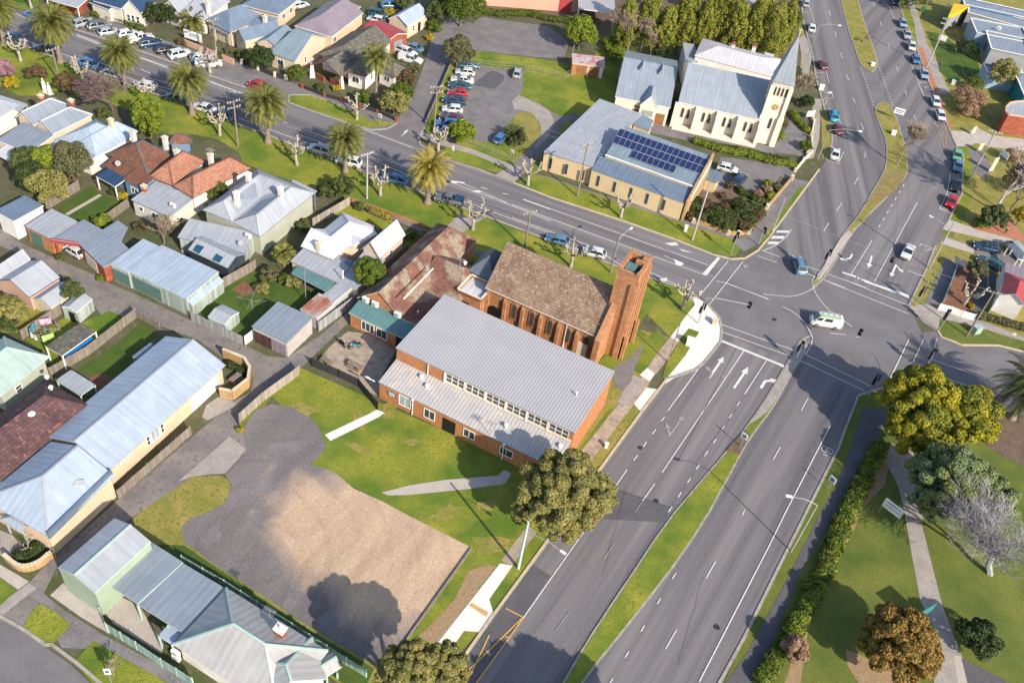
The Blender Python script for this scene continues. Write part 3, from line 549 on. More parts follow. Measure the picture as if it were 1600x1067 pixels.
sheet('median_concrete','h 450,440 395,530 300,680 300,700 320,700 370,640 440,530 495,455 520,430 500,400',26,'concrete')
island('median','px 1256,529 1248,534 1237,556 1220,581 1200,616 1154,682 1053,800 992,888 921.4,994 878.4,1067 850,1120 885,1120 911,1067 962,1002 1053,885.5 1110,799 1166.9,694.5 1200,649 1220,618 1239,582 1257,554 1262,540','lawn',sm=2)
sheet('median_concrete','px 1256,531 1249,536 1238,558 1221,583 1202,617 1170,664 1185,655 1200,642 1219,615 1238,580 1256,552 1260,540',26,'concrete_old')
sheet('median_dry_grass','h 720,40 790,20 845,30 850,60 790,150 700,215 650,240 600,235 660,150',25,'dry_grass')
sheet('median_soil','k 1440,560 1470,600 1400,720 1320,690 1360,640',26,'soil')
RW=random.Random(21)
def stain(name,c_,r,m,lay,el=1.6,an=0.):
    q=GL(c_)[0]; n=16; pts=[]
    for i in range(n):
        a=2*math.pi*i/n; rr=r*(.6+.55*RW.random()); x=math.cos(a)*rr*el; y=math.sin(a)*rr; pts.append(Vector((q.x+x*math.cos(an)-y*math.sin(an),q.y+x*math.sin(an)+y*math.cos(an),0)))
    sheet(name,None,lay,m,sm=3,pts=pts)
for c_,r in (('px 470,640',1.2),('px 560,700',.8),('px 700,800',1.0),('px 770,850',1.3),('px 640,690',.7),('px 610,640',.9),('px 880,600' if 0 else 'px 560,655',.8),('px 760,790',.7)): stain('worn_turf',c_,r,'grass_rough',2,2.2,RW.random()*3)
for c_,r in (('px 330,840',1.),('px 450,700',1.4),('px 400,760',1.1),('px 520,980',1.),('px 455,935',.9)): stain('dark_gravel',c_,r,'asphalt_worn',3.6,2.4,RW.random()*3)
# ---------------------------------------------------------------- road paint
W12=(3,9)
line('px 121.4,57 165,74',.15); line('px 220,91 263,106',.15); line('px 326,127 376,146',.15); line('px 120,57 178,79',.15)
line('px 19.7,20.6 48,31',.15); line('v1 190,230 270,262',.15); line('v1 640,290 900,390',.15); line('v1 1165,485 1410,575',.15); line('v1 1170,580 1260,620',.15)
line('v1 215,335 300,375',.12); line('v1 500,445 640,495',.12); line('v1 820,560 880,585'); line('v1 1050,645 1180,700'); line('v1 1300,740 1600,850',.12)
line('v2 240,255 520,355',.15); line('v2 405,425 470,450'); line('v2 480,555 1080,775',.12); line('v2 865,595 900,605')
line('v3 40,120 450,275',.15); line('v3 150,350 400,440',.12); line('v3 0,400 200,465',.12); line('v3 770,560 1600,885',.12); line('v3 830,555 1250,740',.12); line('v3 880,720 1600,990',.12)
line('v3 1020,605 1075,620',.15); line('v3 1200,655 1250,665',.15); line('v3 1370,705 1600,790',.15)
poly('v3 830,555 890,565 880,575 840,570'); poly('v3 940,635 1010,630 1030,645 980,650'); poly('v3 770,550 830,555 835,568 780,572')
line('g 70,205 1210,612',.13); line('g 0,240 1175,668',.13); line('g 940,553 1050,600',.13); line('g 0,320 500,500 660,605 860,660 1050,750',.13)
poly('g 1270,560 1285,570 1200,678 1172,668'); line('g 1335,585 1150,810',.13); line('g 1425,590 1210,865',.13)
line('g 1325,725 1581,820',.12); line('q7 470,0 560,15 955,170',.12); line('q7 900,120 1067,135',.1)
poly('g 940,478 1010,470 1030,490 985,492'); poly('g 1030,510 1120,538 1050,525'); poly('g 1000,575 1060,600 1050,615 1010,610'); poly('g 890,700 960,690 950,720 920,715')
poly('v3 345,190 385,150 375,145 410,125 412,135 400,150','line_white')
# hatch + crosswalks
for s in('q6 305,275 470,275 460,305 280,305','q6 240,350 410,350 385,388 215,388','q6 190,428 340,430 300,465 160,462'): poly(s)
line('q6 500,260 440,350 330,450 220,510 100,555',.14); line('q6 100,555 340,640',.13); line('q6 30,625 300,720',.13); line('q6 710,770 900,835',.13); line('q6 700,865 830,915',.13)
line('q6 1010,880 1540,1067',.13); line('q6 950,960 1240,1067',.13); line('q6 830,905 790,960 785,1020 810,1080',.12,sm=3)
poly('q6 1205,845 1400,905 1400,930 1210,865'); poly('q6 1415,920 1455,935 1450,955 1415,940'); poly('q6 1470,940 1600,985 1600,1010 1465,960')
line('q8 380,0 1060,270',.13); line('q8 560,0 1055,200',.13); poly('q8 700,-5 1067,115 1067,140 690,5')
line('q8 0,125 100,125 200,95 300,40',.12,sm=3); line('q8 265,40 300,120 400,240 530,330 590,380',.12,sm=3); line('q8 15,210 120,270 200,350 250,440 262,490 240,550 205,610',.13,sm=3); line('q8 195,475 250,455',.12)
line('q8 150,500 110,570',.12); line('q8 410,433 545,445',.1); line('q8 620,465 655,465',.1)
line('q8 0,535 110,575',.13); line('q8 0,595 85,628',.13); poly('q8 0,685 40,710 35,722 0,712')
line('q8 205,610 745,872',.13); line('q8 160,660 695,912',.13); poly('q8 780,910 870,940 865,952 775,922')
line('q8 1067,480 910,815',.14); line('q8 920,835 918,850',.14)
line('q7 525,403 1067,598',.13); line('q7 530,472 1067,662',.13); poly('q7 512,540 1067,765 1067,785 512,560')
line('q7 720,645 440,1067',.13); line('q7 930,735 730,1045',.13); line('q7 295,820 120,1067',.13)
line('k 1430,75 925,825',.13); line('k 1568,135 1437,340',.13); line('k 1150,185 960,445',.13)
for s in('k 942,482 920,508','k 887,558 866,587','k 830,635 810,665','k 775,718 752,748','k 1405,388 1388,413','k 1358,462 1340,488','k 1310,535 1292,562','k 1260,618 1242,642','k 1208,692 1188,722','k 1157,775 1135,805','k 1102,860 1082,888','k 1045,945 1023,978','k 988,1035 965,1067'): line(s,.14)
line('k 710,805 635,915',.13); line('k 880,895 805,1000',.13); line('k 800,1010 760,1067',.1,'line_faded'); line('k 635,925 550,1060',.1,'line_faded')
line('o 442,135 70,665',.13); line('o 635,200 568,300',.13,'line_faded'); line('o 358,620 270,745',.13,'line_faded')
def arrow(s,head,wd=.35,hw=1.0,m='line_white'):
    p=GL(s); line(None,wd,m,raw=p); t=p[-1]; d=(p[-1]-p[-2]).normalized(); n=Vector((-d.y,d.x,0)); q=MB()
    LZ[0]+=1; z=.076+LZ[0]*.0001; a=[t+n*hw/2,t+d*head,t-n*hw/2]; a=[(v.x,v.y,z) for v in a]; mk(m).add(a,[(2,1,0)])
arrow('q7 400,897 505,745',1.3); arrow('q7 400,897 425,845 400,820',1.,.3,.9,'line_faded'); arrow('q7 630,990 725,850',1.7); arrow('q7 880,990 920,925 975,920',1.2,.45)
arrow('k 970,600 1040,500',1.2,.3,.9,'line_faded'); arrow('k 970,590 960,550',.9,.3,.9,'line_faded')
arrow('h 640,555 625,605',1.3,.35,1.1); arrow('h 520,545 505,570 480,575',1.,.35,1.); arrow('h 790,610 765,665',1.,.35,1.); arrow('h 790,615 815,640',.9,.3,1.); poly('h 440,570 470,562 480,585 450,580')
line('h 640,460 512,668',.13); line('h 920,225 655,715',.13)
for k in range(10): 
    x=832-k*24.5; y=120+k*41.5*1.0
    if k<7: line('h %f,%f %f,%f'%(x+8,y-8,x-2,y+8),.14)
line('h 555,72 530,115',.13); line('h 455,230 422,278',.13); line('h 375,352 342,403',.13)
line('h 940,482 1040,515',.12); line('h 940,482 935,495',.12); poly('h 960,515 1020,505 1020,520 970,530','line_faded')
line('h 860,645 945,680',.12); line('h 270,135 1080,355',.04,'line_faded') if 0 else None
line('h 1060,262 1110,275',.12)
# top road
for y0 in(87,216,346,484,625,): line('d %f,%f %f,%f'%(378+(y0-87)*.265,y0-18,386+(y0-87)*.28,y0+15),.15)
line('d 575,765 590,805',.13); line('d 600,940 597,975',.13)
for y0 in(30,150,290,430,575,730): line('d %f,%f %f,%f'%(648+(y0-30)*.36,y0-15,655+(y0-30)*.365,y0+15),.13)
for k in range(14): line('d %f,%f %f,%f'%(572+k*6.1,420+k*17.5,574+k*6.1,426+k*17.5),.16)
for k in range(14): line('d %f,%f %f,%f'%(686+k*6.3,420+k*17.8,688+k*6.3,426+k*17.8),.16)
line('v4 205,100 255,290',.12); line('v4 110,162 215,162',.1); line('v4 190,460 290,460',.1); line('v4 395,860 440,1040',.12); line('v4 280,915 400,922',.1); line('v4 1190,90 1255,240',.12); line('v4 1470,820 1560,1040',.12)
line('v5 375,190 495,200 475,120',.12); poly('v5 410,125 470,108 480,135 440,140'); poly('v5 320,60 340,40 370,60 340,95','line_faded'); line('v5 560,450 585,510',.12); line('v5 415,965 550,1015 625,865 590,860',.12); line('v5 500,660 610,645',.12); line('v5 415,215 385,280',.12)
line('t6 245,930 305,1067',.12); line('t6 245,925 345,920',.12); poly('t6 300,965 345,970 345,990 310,985','line_faded'); line('t7 60,0 90,75',.12); line('t7 200,350 220,385',.12)
for s in('t7 215,382 320,395','t7 320,395 310,650','t7 225,390 310,650','t7 320,395 260,500'): line(s,.1,'line_yellow')
line('t7 90,605 400,600',.08,'line_faded'); line('t7 360,880 340,1060',.12); line('t8 335,0 295,190 210,360',.12); line('t8 210,360 340,410',.12)
line('l 870,0 752,245',.14); line('l 960,0 895,140',.13); line('l 1005,125 1340,245',.13); line('l 980,200 1300,315',.13); line('l 1040,0 1020,80 960,200',.13)
# right carriageway
line('l 380,540 110,1065 o 1580,235 1155,1060',.14)
for s in('l 245,367 203,443','l 73,670 30,745','o 1435,0 1420,35','o 1255,318 1198,420','o 1014,740 947,858'): line(s,.13)
for s in('o 1012,388 988,425','o 917,545 895,580','o 817,712 795,750','o 720,873 697,910','o 622,1040 603,1067'): line(s,.13)
for s in('u7 1225,375 1370,450','u7 1370,450 990,820 890,915','u7 1375,455 980,1000','u7 1090,600 900,1000','u7 1220,615 1250,615'): line(s,.16,'line_yellow')
RC=random.Random(11)
def crack(a,b_,wd=.05,wob=.35):
    A,B=GL(a)[0],GL(b_)[0]; n=max(4,int((B-A).length/1.5)); d=(B-A).normalized(); s_=Vector((-d.y,d.x,0)); line(None,wd,'tar',raw=[A.lerp(B,i/n)+s_*RC.uniform(-wob,wob)*(0<i<n) for i in range(n+1)])
for a_,b_ in (('px 1150,640','px 1090,720'),('px 980,760','px 940,900'),('px 1100,900','px 1060,1040'),('px 1300,150','px 1330,330'),('px 900,330','px 1050,395'),('px 300,130','px 420,190'),('px 670,60','px 640,180')): crack(a_,b_,.028,.15)
line('k 630,925 990,1045',.06,'tar'); line('px 1150,545 1060,720',.04,'tar'); line('px 1330,400 1395,425',.05,'tar')
def disc(c_,r,m):
    q=GL(c_)[0]; LZ[0]+=1; z=.076+LZ[0]*.0001; mk(m).add([(q.x+math.cos(t*math.pi/6)*r,q.y+math.sin(t*math.pi/6)*r,z) for t in range(12)],[tuple(range(12))])
for c_,r,m in (('k 890,1000',.35,'tar'),('g 1440,620',.45,'line_faded'),('px 1130,590',.3,'line_faded'),('px 1210,500',.35,'tar'),('px 1000,700',.3,'tar'),('px 700,285',.35,'tar'),('px 1390,180',.3,'tar'),('px 1120,980',.35,'tar'),('px 1060,560' if 0 else 'px 960,405',.3,'tar'),('u1 590,620',.4,'line_faded')): disc(c_,r,m)
# bicycle logo
def ring(c,r,m='line_white'):
    p=GL(c)[0]; line(None,.09,m,raw=[p+Vector((math.cos(a)*r,math.sin(a)*r,0)) for a in [2*math.pi*i/14 for i in range(15)]])
ring('l 350,682',.5); ring('l 378,692',.5)
for s in('l 350,682 362,700','l 362,700 378,692','l 362,700 360,680','l 340,712 350,716 365,716','l 355,722 358,728'): line(s,.09)
for s in('t2 700,925 830,935','t2 740,915 760,940','t2 790,940 800,930'): line(s,.12)
line('t2 740,815 790,820',.3,'line_faded')
poly('px 1130,590 1132,588 1134,590','line_white') if 0 else None
names={'line_white':'white_road_marking','line_yellow':'yellow_road_marking','line_faded':'faded_road_marking','kerb':'spoon_drain','tar':'tar_seam'}
for m_,b in marks.items(): b.build(names[m_],m_)['kind']='structure'
# ---------------------------------------------------------------- buildings
def byridge(s,ez,r,rz):
    a,b=GL(s,ez); q=GL(r,rz)[0]; u=(b-a); u.z=0; u.normalize(); n=Vector((-u.y,u.x,0)); d=(q-a).dot(n); L=(b-a).dot(u)
    return [(v.x,v.y) for v in (a,b,b+n*2*d,a+n*2*d)]
def onroof(at,o,n,z0,slope):
    z=z0
    for _ in range(30): p=GL(at,z)[0]; z=z0+slope*max(0,(p-o).dot(n))
    return GL(at,z)[0]
class House:
    def __init__(s,name,label,cat,wall,roofm,trim='trim_white',group=None,win='trim_white',glass='glass_dark',cap=True):
        s.name,s.label,s.cat,s.wall,s.roofm,s.trim,s.group,s.win,s.glass,s.cap=name,label,cat,wall,roofm,trim,group,win,glass,cap
        s.parts={};s.later=[];s.org=None;s.root=None;s.masses=[]
    def acc(s,nm,m):
        return s.parts.setdefault((nm,m if isinstance(m,tuple) else (m,)),MB())
    def mass(s,corners,z,kind='long',rise=1.8,ins=None,ov=.45,wall=None,roofm=None,trim=None,open_=False,base=0.,par=.0,ovg=.3,wins=None,doors=None,posts=2,fence=None,name='roof',thick=.16,cap=None,solid=True):
        """corners: 'window x,y x,y x,y' = three successive eave corners at height z, or four world xy tuples"""
        if isinstance(corners,str):
            p=GL(corners,z); 
            if len(p)==4 : c=[Vector((q.x,q.y,0)) for q in p]
            else:
                u=(p[1]-p[0]);u.z=0;L=u.length;u/=L; vv=p[2]-p[1];vv.z=0; n=Vector((-u.y,u.x,0)); d=vv.dot(n)
                c=[p[0],p[1],p[1]+n*d,p[0]+n*d]
        else: c=[Vector((q[0],q[1],0)) for q in corners]
        c=[Vector((q.x,q.y,0)) for q in c]
        area=sum(c[i].x*c[(i+1)%4].y-c[(i+1)%4].x*c[i].y for i in range(4)); ccw=area>0
        if kind=='v' or (kind=='long' and (c[2]-c[1]).length>(c[1]-c[0]).length): k=[c[1],c[2],c[3],c[0]]; rot=1
        else: k=list(c); rot=0
        if s.org is None: s.org=sum(c,Vector())/4
        W=(k[2]-k[1]).length; u=(k[1]-k[0]).normalized(); E=lambda q,h:Vector((q.x,q.y,h))
        e=[E(q,z) for q in k]
        wl=wall or s.wall; rm=roofm or s.roofm; tr=trim or s.trim
        # wall ring
        ctr=sum(k,Vector())/4
        def inset(q,o,og):
            v=q-ctr; uu=u; n=(k[2]-k[1]).normalized(); a=v.dot(uu);b=v.dot(n)
            return ctr+uu*(a-math.copysign(og,a))+n*(b-math.copysign(min(o,abs(b)*.5),b))
        MI=dict(k=k,z=z,kind=kind,rise=rise,W=W,c=c)
        if kind in('sk','skr'):   # skillion: edge c0c1 is low, c2c3 high
            top=[E(c[0],z),E(c[1],z),E(c[2],z+rise),E(c[3],z+rise)]; faces=[(0,1,2,3)]; vs=top
            sl=rise/max(.1,(c[2]-c[1]).length)
            def hgt(q): return z+sl*((q-c[1]).dot((c[2]-c[1]).normalized()))
            kk=c; u=(c[1]-c[0]).normalized()
            def ins2(q,o):
                v=q-ctr;n=(c[2]-c[1]).normalized();a=v.dot(u);b=v.dot(n); return ctr+u*(a-math.copysign(o,a))+n*(b-math.copysign(o,b))
            r=[ins2(q,ov) for q in c]; ring=[(q,hgt(q)-thick) for q in r]; walls=[[ (ring[i][0],ring[i][1]),(ring[(i+1)%4][0],ring[(i+1)%4][1])] for i in range(4)]
            apex=[None]*4
        elif kind=='flat':
            r=[inset(q,ov,ov) for q in k]; 
            if par: vs=[E(q,z-par) for q in r]
            else: vs=e
            faces=[(0,1,2,3)]; ring=[(q,z) for q in r]; walls=[[ring[i],ring[(i+1)%4]] for i in range(4)]; apex=[None]*4
        else:
            i0,i1=(ins if ins is not None else (W/2,W/2))
            n=(k[2]-k[1]).normalized()
            L=(k[1]-k[0]).length
            if i0+i1>L-.05: t=(L-.05)/(i0+i1); i0*=t;i1*=t
            A=E((k[0]+k[3])/2+u*i0,z+rise); B=E((k[1]+k[2])/2-u*i1,z+rise); vs=e+[A,B]
            faces=[(0,1,5,4),(2,3,4,5)]
            if i0>.01: faces.append((3,0,4))
            if i1>.01: faces.append((1,2,5))
            sl=rise/(W/2); og0=ov if i0>.01 else ovg; og1=ov if i1>.01 else ovg
            def ins3(q,i):
                v=q-ctr;a=v.dot(u);b=v.dot(n); o=og0 if i in(0,3) else og1
                return ctr+u*(a-math.copysign(o,a))+n*(b-math.copysign(ov,b))
            r=[ins3(q,i) for i,q in enumerate(k)]
            hz=z+(sl*ov if i0<.01 and i1<.01 else 0)-thick*.8
            ring=[(q,hz) for q in r]; walls=[[ring[i],ring[(i+1)%4]] for i in range(4)]
            apex=[None,(B.z-thick,) if i1<=.01 else None,None,(A.z-thick,) if i0<=.01 else None]
        if sum(a is not None for a in apex)==0: pass
        # normals up
        fs=[]
        for f in faces:
            a=[vs[i] for i in f]; nn=(a[1]-a[0]).cross(a[2]-a[0]); fs.append(f if nn.z>0 else f[::-1])
        rb=s.acc(name,(rm,tr)); nv=len(vs)
        dn=[Vector((q.x,q.y,q.z-thick)) for q in vs]; o=len(rb.v)
        edges={}
        for f in fs:
            for a,b in zip(f,f[1:]+f[:1]): edges[(a,b)]=1
        bnd=[(a,b) for a,b in edges if (b,a) not in edges]; inner=[(a,b) for a,b in edges if (b,a) in edges and a<b]
        rb.add(vs+dn,fs,0); rb.f+=[tuple(o+nv+i for i in f[::-1]) for f in fs]; rb.mi+=[1]*len(fs)
        rb.f+=[(o+b,o+a,o+nv+a,o+nv+b) for a,b in bnd]; rb.mi+=[1]*len(bnd)
        if kind!='flat' and (s.cap if cap is None else cap):
            cb=s.acc('ridge_cap',tr if cap is None or cap is True else cap)
            for a,b in inner: cb.bar(vs[a]+Vector((0,0,.03)),vs[b]+Vector((0,0,.03)),.26,.07)
        # walls
        if not open_:
            wb=s.acc('wall',wl); cen=ctr
            for i,(p,q) in enumerate(walls):
                pts=[E(p[0],base),E(q[0],base),E(q[0],q[1]),E(p[0],p[1])]
                if apex[i]:
                    pts.insert(3,E((p[0]+q[0])/2,apex[i][0]))
                nn=(pts[1]-pts[0]).cross(pts[2]-pts[1]); outw=(pts[0]+pts[1])/2-cen
                if nn.dot(Vector((outw.x,outw.y,0)))<0: pts=pts[::-1]
                wb.add(pts,[tuple(range(len(pts)))])
            if kind=='flat' and par:
                tb=s.acc('parapet',tr)
                for i,(p,q) in enumerate(walls): tb.bar(E(p[0],z),E(q[0],z),.3,.08)
        else:
            pb=[]
            for i in range(4):
                if posts==2 and i in(2,3): continue
                q=r[i]; hh=(ring[i][1] if ring else z)
                b=MB(); b.box((q.x,q.y,hh/2),(.16,.16,hh)); s.later.append(('post',b,tr,None,None))
        # openings; side index refers to c (as given)
        idx=lambda side: (side-rot)%4 if kind not in('sk','skr') else side
        for lst,isd in ((wins or [],0),(doors or [],1)):
            for w in lst:
                side,t,zc,ww,hh=w[:5]; mm=w[5] if len(w)>5 else None
                i=idx(side); p,q=walls[i][0][0],walls[i][1][0]; d=(q-p).normalized(); nn=Vector((d.y,-d.x,0))
                if nn.dot((p+q)/2-ctr)<0: nn=-nn
                cc=p.lerp(q,t); cc.z=zc; s.opening(cc,d,nn,ww,hh,isd,mm)
        s.masses.append(MI); return MI
    def meshroof(s,V,faces,eave,ov=.4,thick=.16,roofm=None,trim=None,wall=None,name='roof'):
        '''V: name -> (photo point, height); faces by vertex names; eave: names round the eaves'''
        P={k:GL(a,z)[0] for k,(a,z) in V.items()}; ks=list(P); ix={k:i for i,k in enumerate(ks)}; vs=[P[k] for k in ks]
        if s.org is None: s.org=sum([Vector((P[k].x,P[k].y,0)) for k in eave],Vector())/len(eave)
        fs=[]
        for f in faces:
            f=tuple(ix[k] for k in f.split()); a=[vs[i] for i in f]; nn=(a[1]-a[0]).cross(a[2]-a[0]); nn=nn if len(f)==3 else nn+(a[2]-a[0]).cross(a[3]-a[0]); fs.append(f if nn.z>0 else f[::-1])
        E={};[E.__setitem__((a,b),1) for f in fs for a,b in zip(f,f[1:]+f[:1])]
        bnd=[(a,b) for a,b in E if (b,a) not in E]; inner=[(a,b) for a,b in E if (b,a) in E and a<b]
        rb=s.acc(name,(roofm or s.roofm,trim or s.trim)); o=len(rb.v); nv=len(vs); rb.add(vs+[v-Vector((0,0,thick)) for v in vs],fs,0)
        rb.f+=[tuple(o+nv+i for i in f[::-1]) for f in fs]; rb.mi+=[1]*len(fs); rb.f+=[(o+b,o+a,o+nv+a,o+nv+b) for a,b in bnd]; rb.mi+=[1]*len(bnd)
        cb=s.acc('ridge_cap',roofm or s.roofm)
        for a,b in inner: cb.bar(vs[a]+Vector((0,0,.03)),vs[b]+Vector((0,0,.03)),.24,.07)
        ring=offset([Vector((P[k].x,P[k].y,0)) for k in eave],ov); z=min(P[k].z for k in eave)-thick
        s.acc('wall',wall or s.wall).prism([(q.x,q.y) for q in ring],0,z); return ring
    def polyroof(s,pts,z,wall=None,roofm=None,trim=None,open_=False,thick=.18,name='roof',par=0.,sm=0):
        p=[Vector((q.x,q.y,0)) for q in GL(pts,z)]
        if sm: p=smoothpts(p,sm)
        if s.org is None: s.org=sum(p,Vector())/len(p)
        b=s.acc(name,(roofm or s.roofm,trim or s.trim)); b.prism([(q.x,q.y) for q in p],z-thick,z,mi=1,mtop=0)
        if not open_: s.acc('wall',wall or s.wall).prism([(q.x,q.y) for q in offset(p,.12)],0,z-thick+.0)
        if par:
            r=s.acc('parapet',trim or s.trim)
            for a,c in zip(p,p[1:]+p[:1]): r.bar(a+Vector((0,0,z+par/2-.02)),c+Vector((0,0,z+par/2-.02)),.28,par+.04)
    def opening(s,cc,d,nn,ww,hh,isd=0,mm=None,bars=1,arch=False,fr=.09):
        Z=Vector((0,0,1)); b=MB(); g=MB()
        if isd:
            b.box(cc+nn*.03,(ww,.07,hh),ax=(d,nn,Z)); s.later.append(('door',b,mm or 'door_tan',None,None)); return
        if arch:
            n=10; pts=[(-ww/2,-hh/2),(ww/2,-hh/2)]+[(ww/2*math.cos(a),hh/2-ww/2+ww*.75*math.sin(a)) for a in [math.pi*i/n for i in range(n+1)]]
            def poly3(sc,o): return [cc+d*(x*sc)+Z*(y*sc)+nn*o for x,y in pts]
            A,B=poly3(1.2,0),poly3(1.2,.07); k=len(pts); b.add(A+B,[(i,(i+1)%k,k+(i+1)%k,k+i) for i in range(k)]+[tuple(range(k,2*k))])
            g.add(poly3(.95,.075),[tuple(range(k))])
            s.later.append(('window',b,s.win,g,mm or s.glass)); return
        for sx in(-1,1): b.box(cc+d*(sx*(ww/2-fr/2))+nn*.04,(fr,.09,hh),ax=(d,nn,Z))
        for sz in(-1,1): b.box(cc+Z*(sz*(hh/2-fr/2))+nn*.04,(ww-2*fr,.085,fr),ax=(d,nn,Z))
        if ww>1.3:
            nb=int(ww/1.1)
            for q in range(1,nb+1): b.box(cc+d*(-ww/2+ww*q/(nb+1))+nn*.038,(.06,.07,hh-2*fr),ax=(d,nn,Z))
        elif hh>1.: b.box(cc+nn*.038,(ww-2*fr,.07,.06),ax=(d,nn,Z))
        g.box(cc+nn*.012,(ww-2*fr,.02,hh-2*fr),ax=(d,nn,Z)); s.later.append(('window',b,s.win,g,mm or s.glass))
    def chimney(s,at,z0,h=1.8,w=.7,d=.6,m='brick_red',rz=.0,capm='trim_cream',pots=1):
        p=GL(at,z0)[0]; b=MB(); b.box((p.x,p.y,z0+h/2-.5),(w,d,h+1),rz); c=MB(); c.box((p.x,p.y,z0+h+.06),(w+.22,d+.22,.16),rz); c.box((p.x,p.y,z0+h-.3),(w+.1,d+.1,.08),rz)
        for k in range(pots): c.tube([(p.x+(k-.5*(pots-1))*.3,p.y,z0+h+.1),(p.x+(k-.5*(pots-1))*.3,p.y,z0+h+.45)],[.13,.1],8)
        s.later.append(('chimney',b,m,c,capm,'chimney_cap'))
    def item(s,nm,b,m,sub=None,subm=None,subn='panel'): s.later.append((nm,b,m,sub,subm,subn))
    def aircon(s,at,z0,rz=0,sc=1.,nm='air_conditioner'):
        p=GL(at,z0)[0]; b=MB(); b.box((p.x,p.y,z0+.35*sc),(.9*sc,.4*sc,.7*sc),rz); n=Vector((math.sin(rz),-math.cos(rz),0)); f=MB(); c=p+n*.2*sc; 
        f.tube([c+Vector((0,0,.35*sc)),c+n*.04+Vector((0,0,.35*sc))],[.26*sc,.26*sc],10); s.later.append((nm,b,'white_paint',f,'wire_grey','fan'))
    def panels(s,quad,z4,nu,nv,m='solar',skip=None,gap=.03):
        p=GL(quad) ; c=[G(x,y,z) for (x,y),z in zip(PL(quad),z4)]
        for i in range(nu):
            for j in range(nv):
                if skip and (i,j) in skip: continue
                f=lambda a,b_: (c[0].lerp(c[1],a)).lerp(c[3].lerp(c[2],a),b_)
                q=[f(i/nu,j/nv),f((i+1)/nu,j/nv),f((i+1)/nu,(j+1)/nv),f(i/nu,(j+1)/nv)]; mid=sum(q,Vector())/4
                n=(q[1]-q[0]).cross(q[3]-q[0]).normalized(); n=n if n.z>0 else -n
                fr=MB();o=[v+(mid-v)*.02 for v in q]; k=o; lo=[v+n*.04 for v in k];hi=[v+n*.11 for v in k]
                fr.add(lo+hi,[(3,2,1,0),(4,5,6,7)]+[(a,(a+1)%4,4+(a+1)%4,4+a) for a in range(4)])
                g=MB();k=[v+(mid-v)*(.07 if nu>3 else .03)+n*.115 for v in q]; g.add(k,[(0,1,2,3)]); s.later.append(('solar_panel',fr,'alu',g,m,'panel'))
    def done(s):
        e=root(s.name,s.org,s.label,s.cat,s.group); s.root=e
        for (nm,m),b in s.parts.items(): b.build(nm,list(m),parent=e)
        for t in s.later:
            o=t[1].build(t[0],t[2],parent=e)
            if t[3] is not None and t[3].f: t[3].build(t[5] if len(t)>5 else 'pane',t[4],parent=o)
        return e
def sdish(h,at,z,r=.4):
    p=GL(at,z)[0]; b=MB(); b.tube([p,p+Vector((0,0,.35))],.03,6); b.tube([p+Vector((0,0,.3)),p+Vector((.1,-.12,.42))],[.05,r],12); h.item('satellite_dish',b,'wire_grey')
def stub(h,at,z,hh=.6,r=.09,m='white_paint',nm='roof_vent'):
    p=GL(at,z)[0]; b=MB(); b.tube([p,p+Vector((0,0,hh))],r,8); b.tube([p+Vector((0,0,hh)),p+Vector((0,0,hh+.12))],[r*1.6,r*1.2],8); h.item(nm,b,m)
def antenna(h,at,z,hh=2.5):
    p=GL(at,z)[0]; b=MB(); b.tube([p,p+Vector((0,0,hh))],.04,5)
    b.bar(p+Vector((-.7,0,hh-.1)),p+Vector((.7,.2,hh-.1)),.05)
    for k in range(-3,4): b.bar(p+Vector((k*.2,-.45,hh-.1)),p+Vector((k*.2,.45,hh-.1)),.035)
    h.item('antenna',b,'steel')
def W4(x0,y0,x1,y1): return [(x0,y0),(x1,y0),(x1,y1),(x0,y1)]

# ---- brick hall with metal roofs (centre)
h=House('church_hall','orange brick hall with a wide ribbed grey metal roof and a strip of clerestory windows','hall','brick_orange','hall_metal','trim_white',cap=False,win='trim_white')
h.mass(W4(-46.4,75.6,-19.8,88.1),6.1,'skr',rise=.5,ov=.12,trim='gutter_grey')
h.mass(W4(-46.3,71.5,-20.0,75.75),3.15,'skr',rise=.75,ov=.1,roofm='wing_metal',trim='gutter_grey',name='wing_roof',
  wins=[(0,.155,1.75,1.9,1.9,'glass_pale'),(0,.30,1.6,1.7,1.7),(0,.53,1.6,1.7,1.5),(0,.74,1.6,1.9,1.4)],doors=[(0,.415,1.2,1.9,2.3,'black'),(0,.9,1.1,1.2,2.2,'black')])
for i in range(6):   # clerestory
    x0=-38.6+i*3.05
    for kx in range(3): h.opening(Vector((x0+.5+kx*.92,75.72,5.05)),Vector((1,0,0)),Vector((0,-1,0)),.9,1.5,0,'glass_tan',fr=.05)
    b=MB();b.box((x0-.15,75.66,5.0),(.3,.16,1.7)); h.item('pilaster',b,'wall_stone')
b=MB();b.box((-29.4,75.69,4.22),(18.7,.1,.4));h.item('sill',b,'wall_stone')
for x in (-41.3,-38.75,-26.6):
    b=MB();b.tube([(x,75.6,5.9),(x,75.6,4.0)],.07,6);h.item('downpipe',b,'white_paint')
for x in (-40.9,-27.3):
    b=MB();b.tube([(x,71.45,3.0),(x,71.45,0)],.06,6);b.box((x,71.4,3.05),(.3,.2,.25));h.item('downpipe',b,'white_paint')
b=MB();b.box((-44.2,71.57,1.9),(1.4,.06,.9));b2=MB()
for k in range(4): b2.box((-44.2,71.53,2.2-k*.18),(1.0-.1*(k%2),.02,.06))
h.item('notice_board',b,'trim_dark',b2,'trim_white','lettering')
for at,z in (('q3 600,700',3.6),('q3 665,810',3.45),('q4 300,640',3.55),('q4 800,830',3.5),('q4 950,345',6.3)): stub(h,at,z,.55,.22 if z<5 else .1,'white_paint')
b=MB();b.box((-47.6,71.4,3.0),(1.6,.12,.12));b.box((-47.9,71.4,3.1),(.5,.2,.14));h.item('floodlight',b,'white_paint')
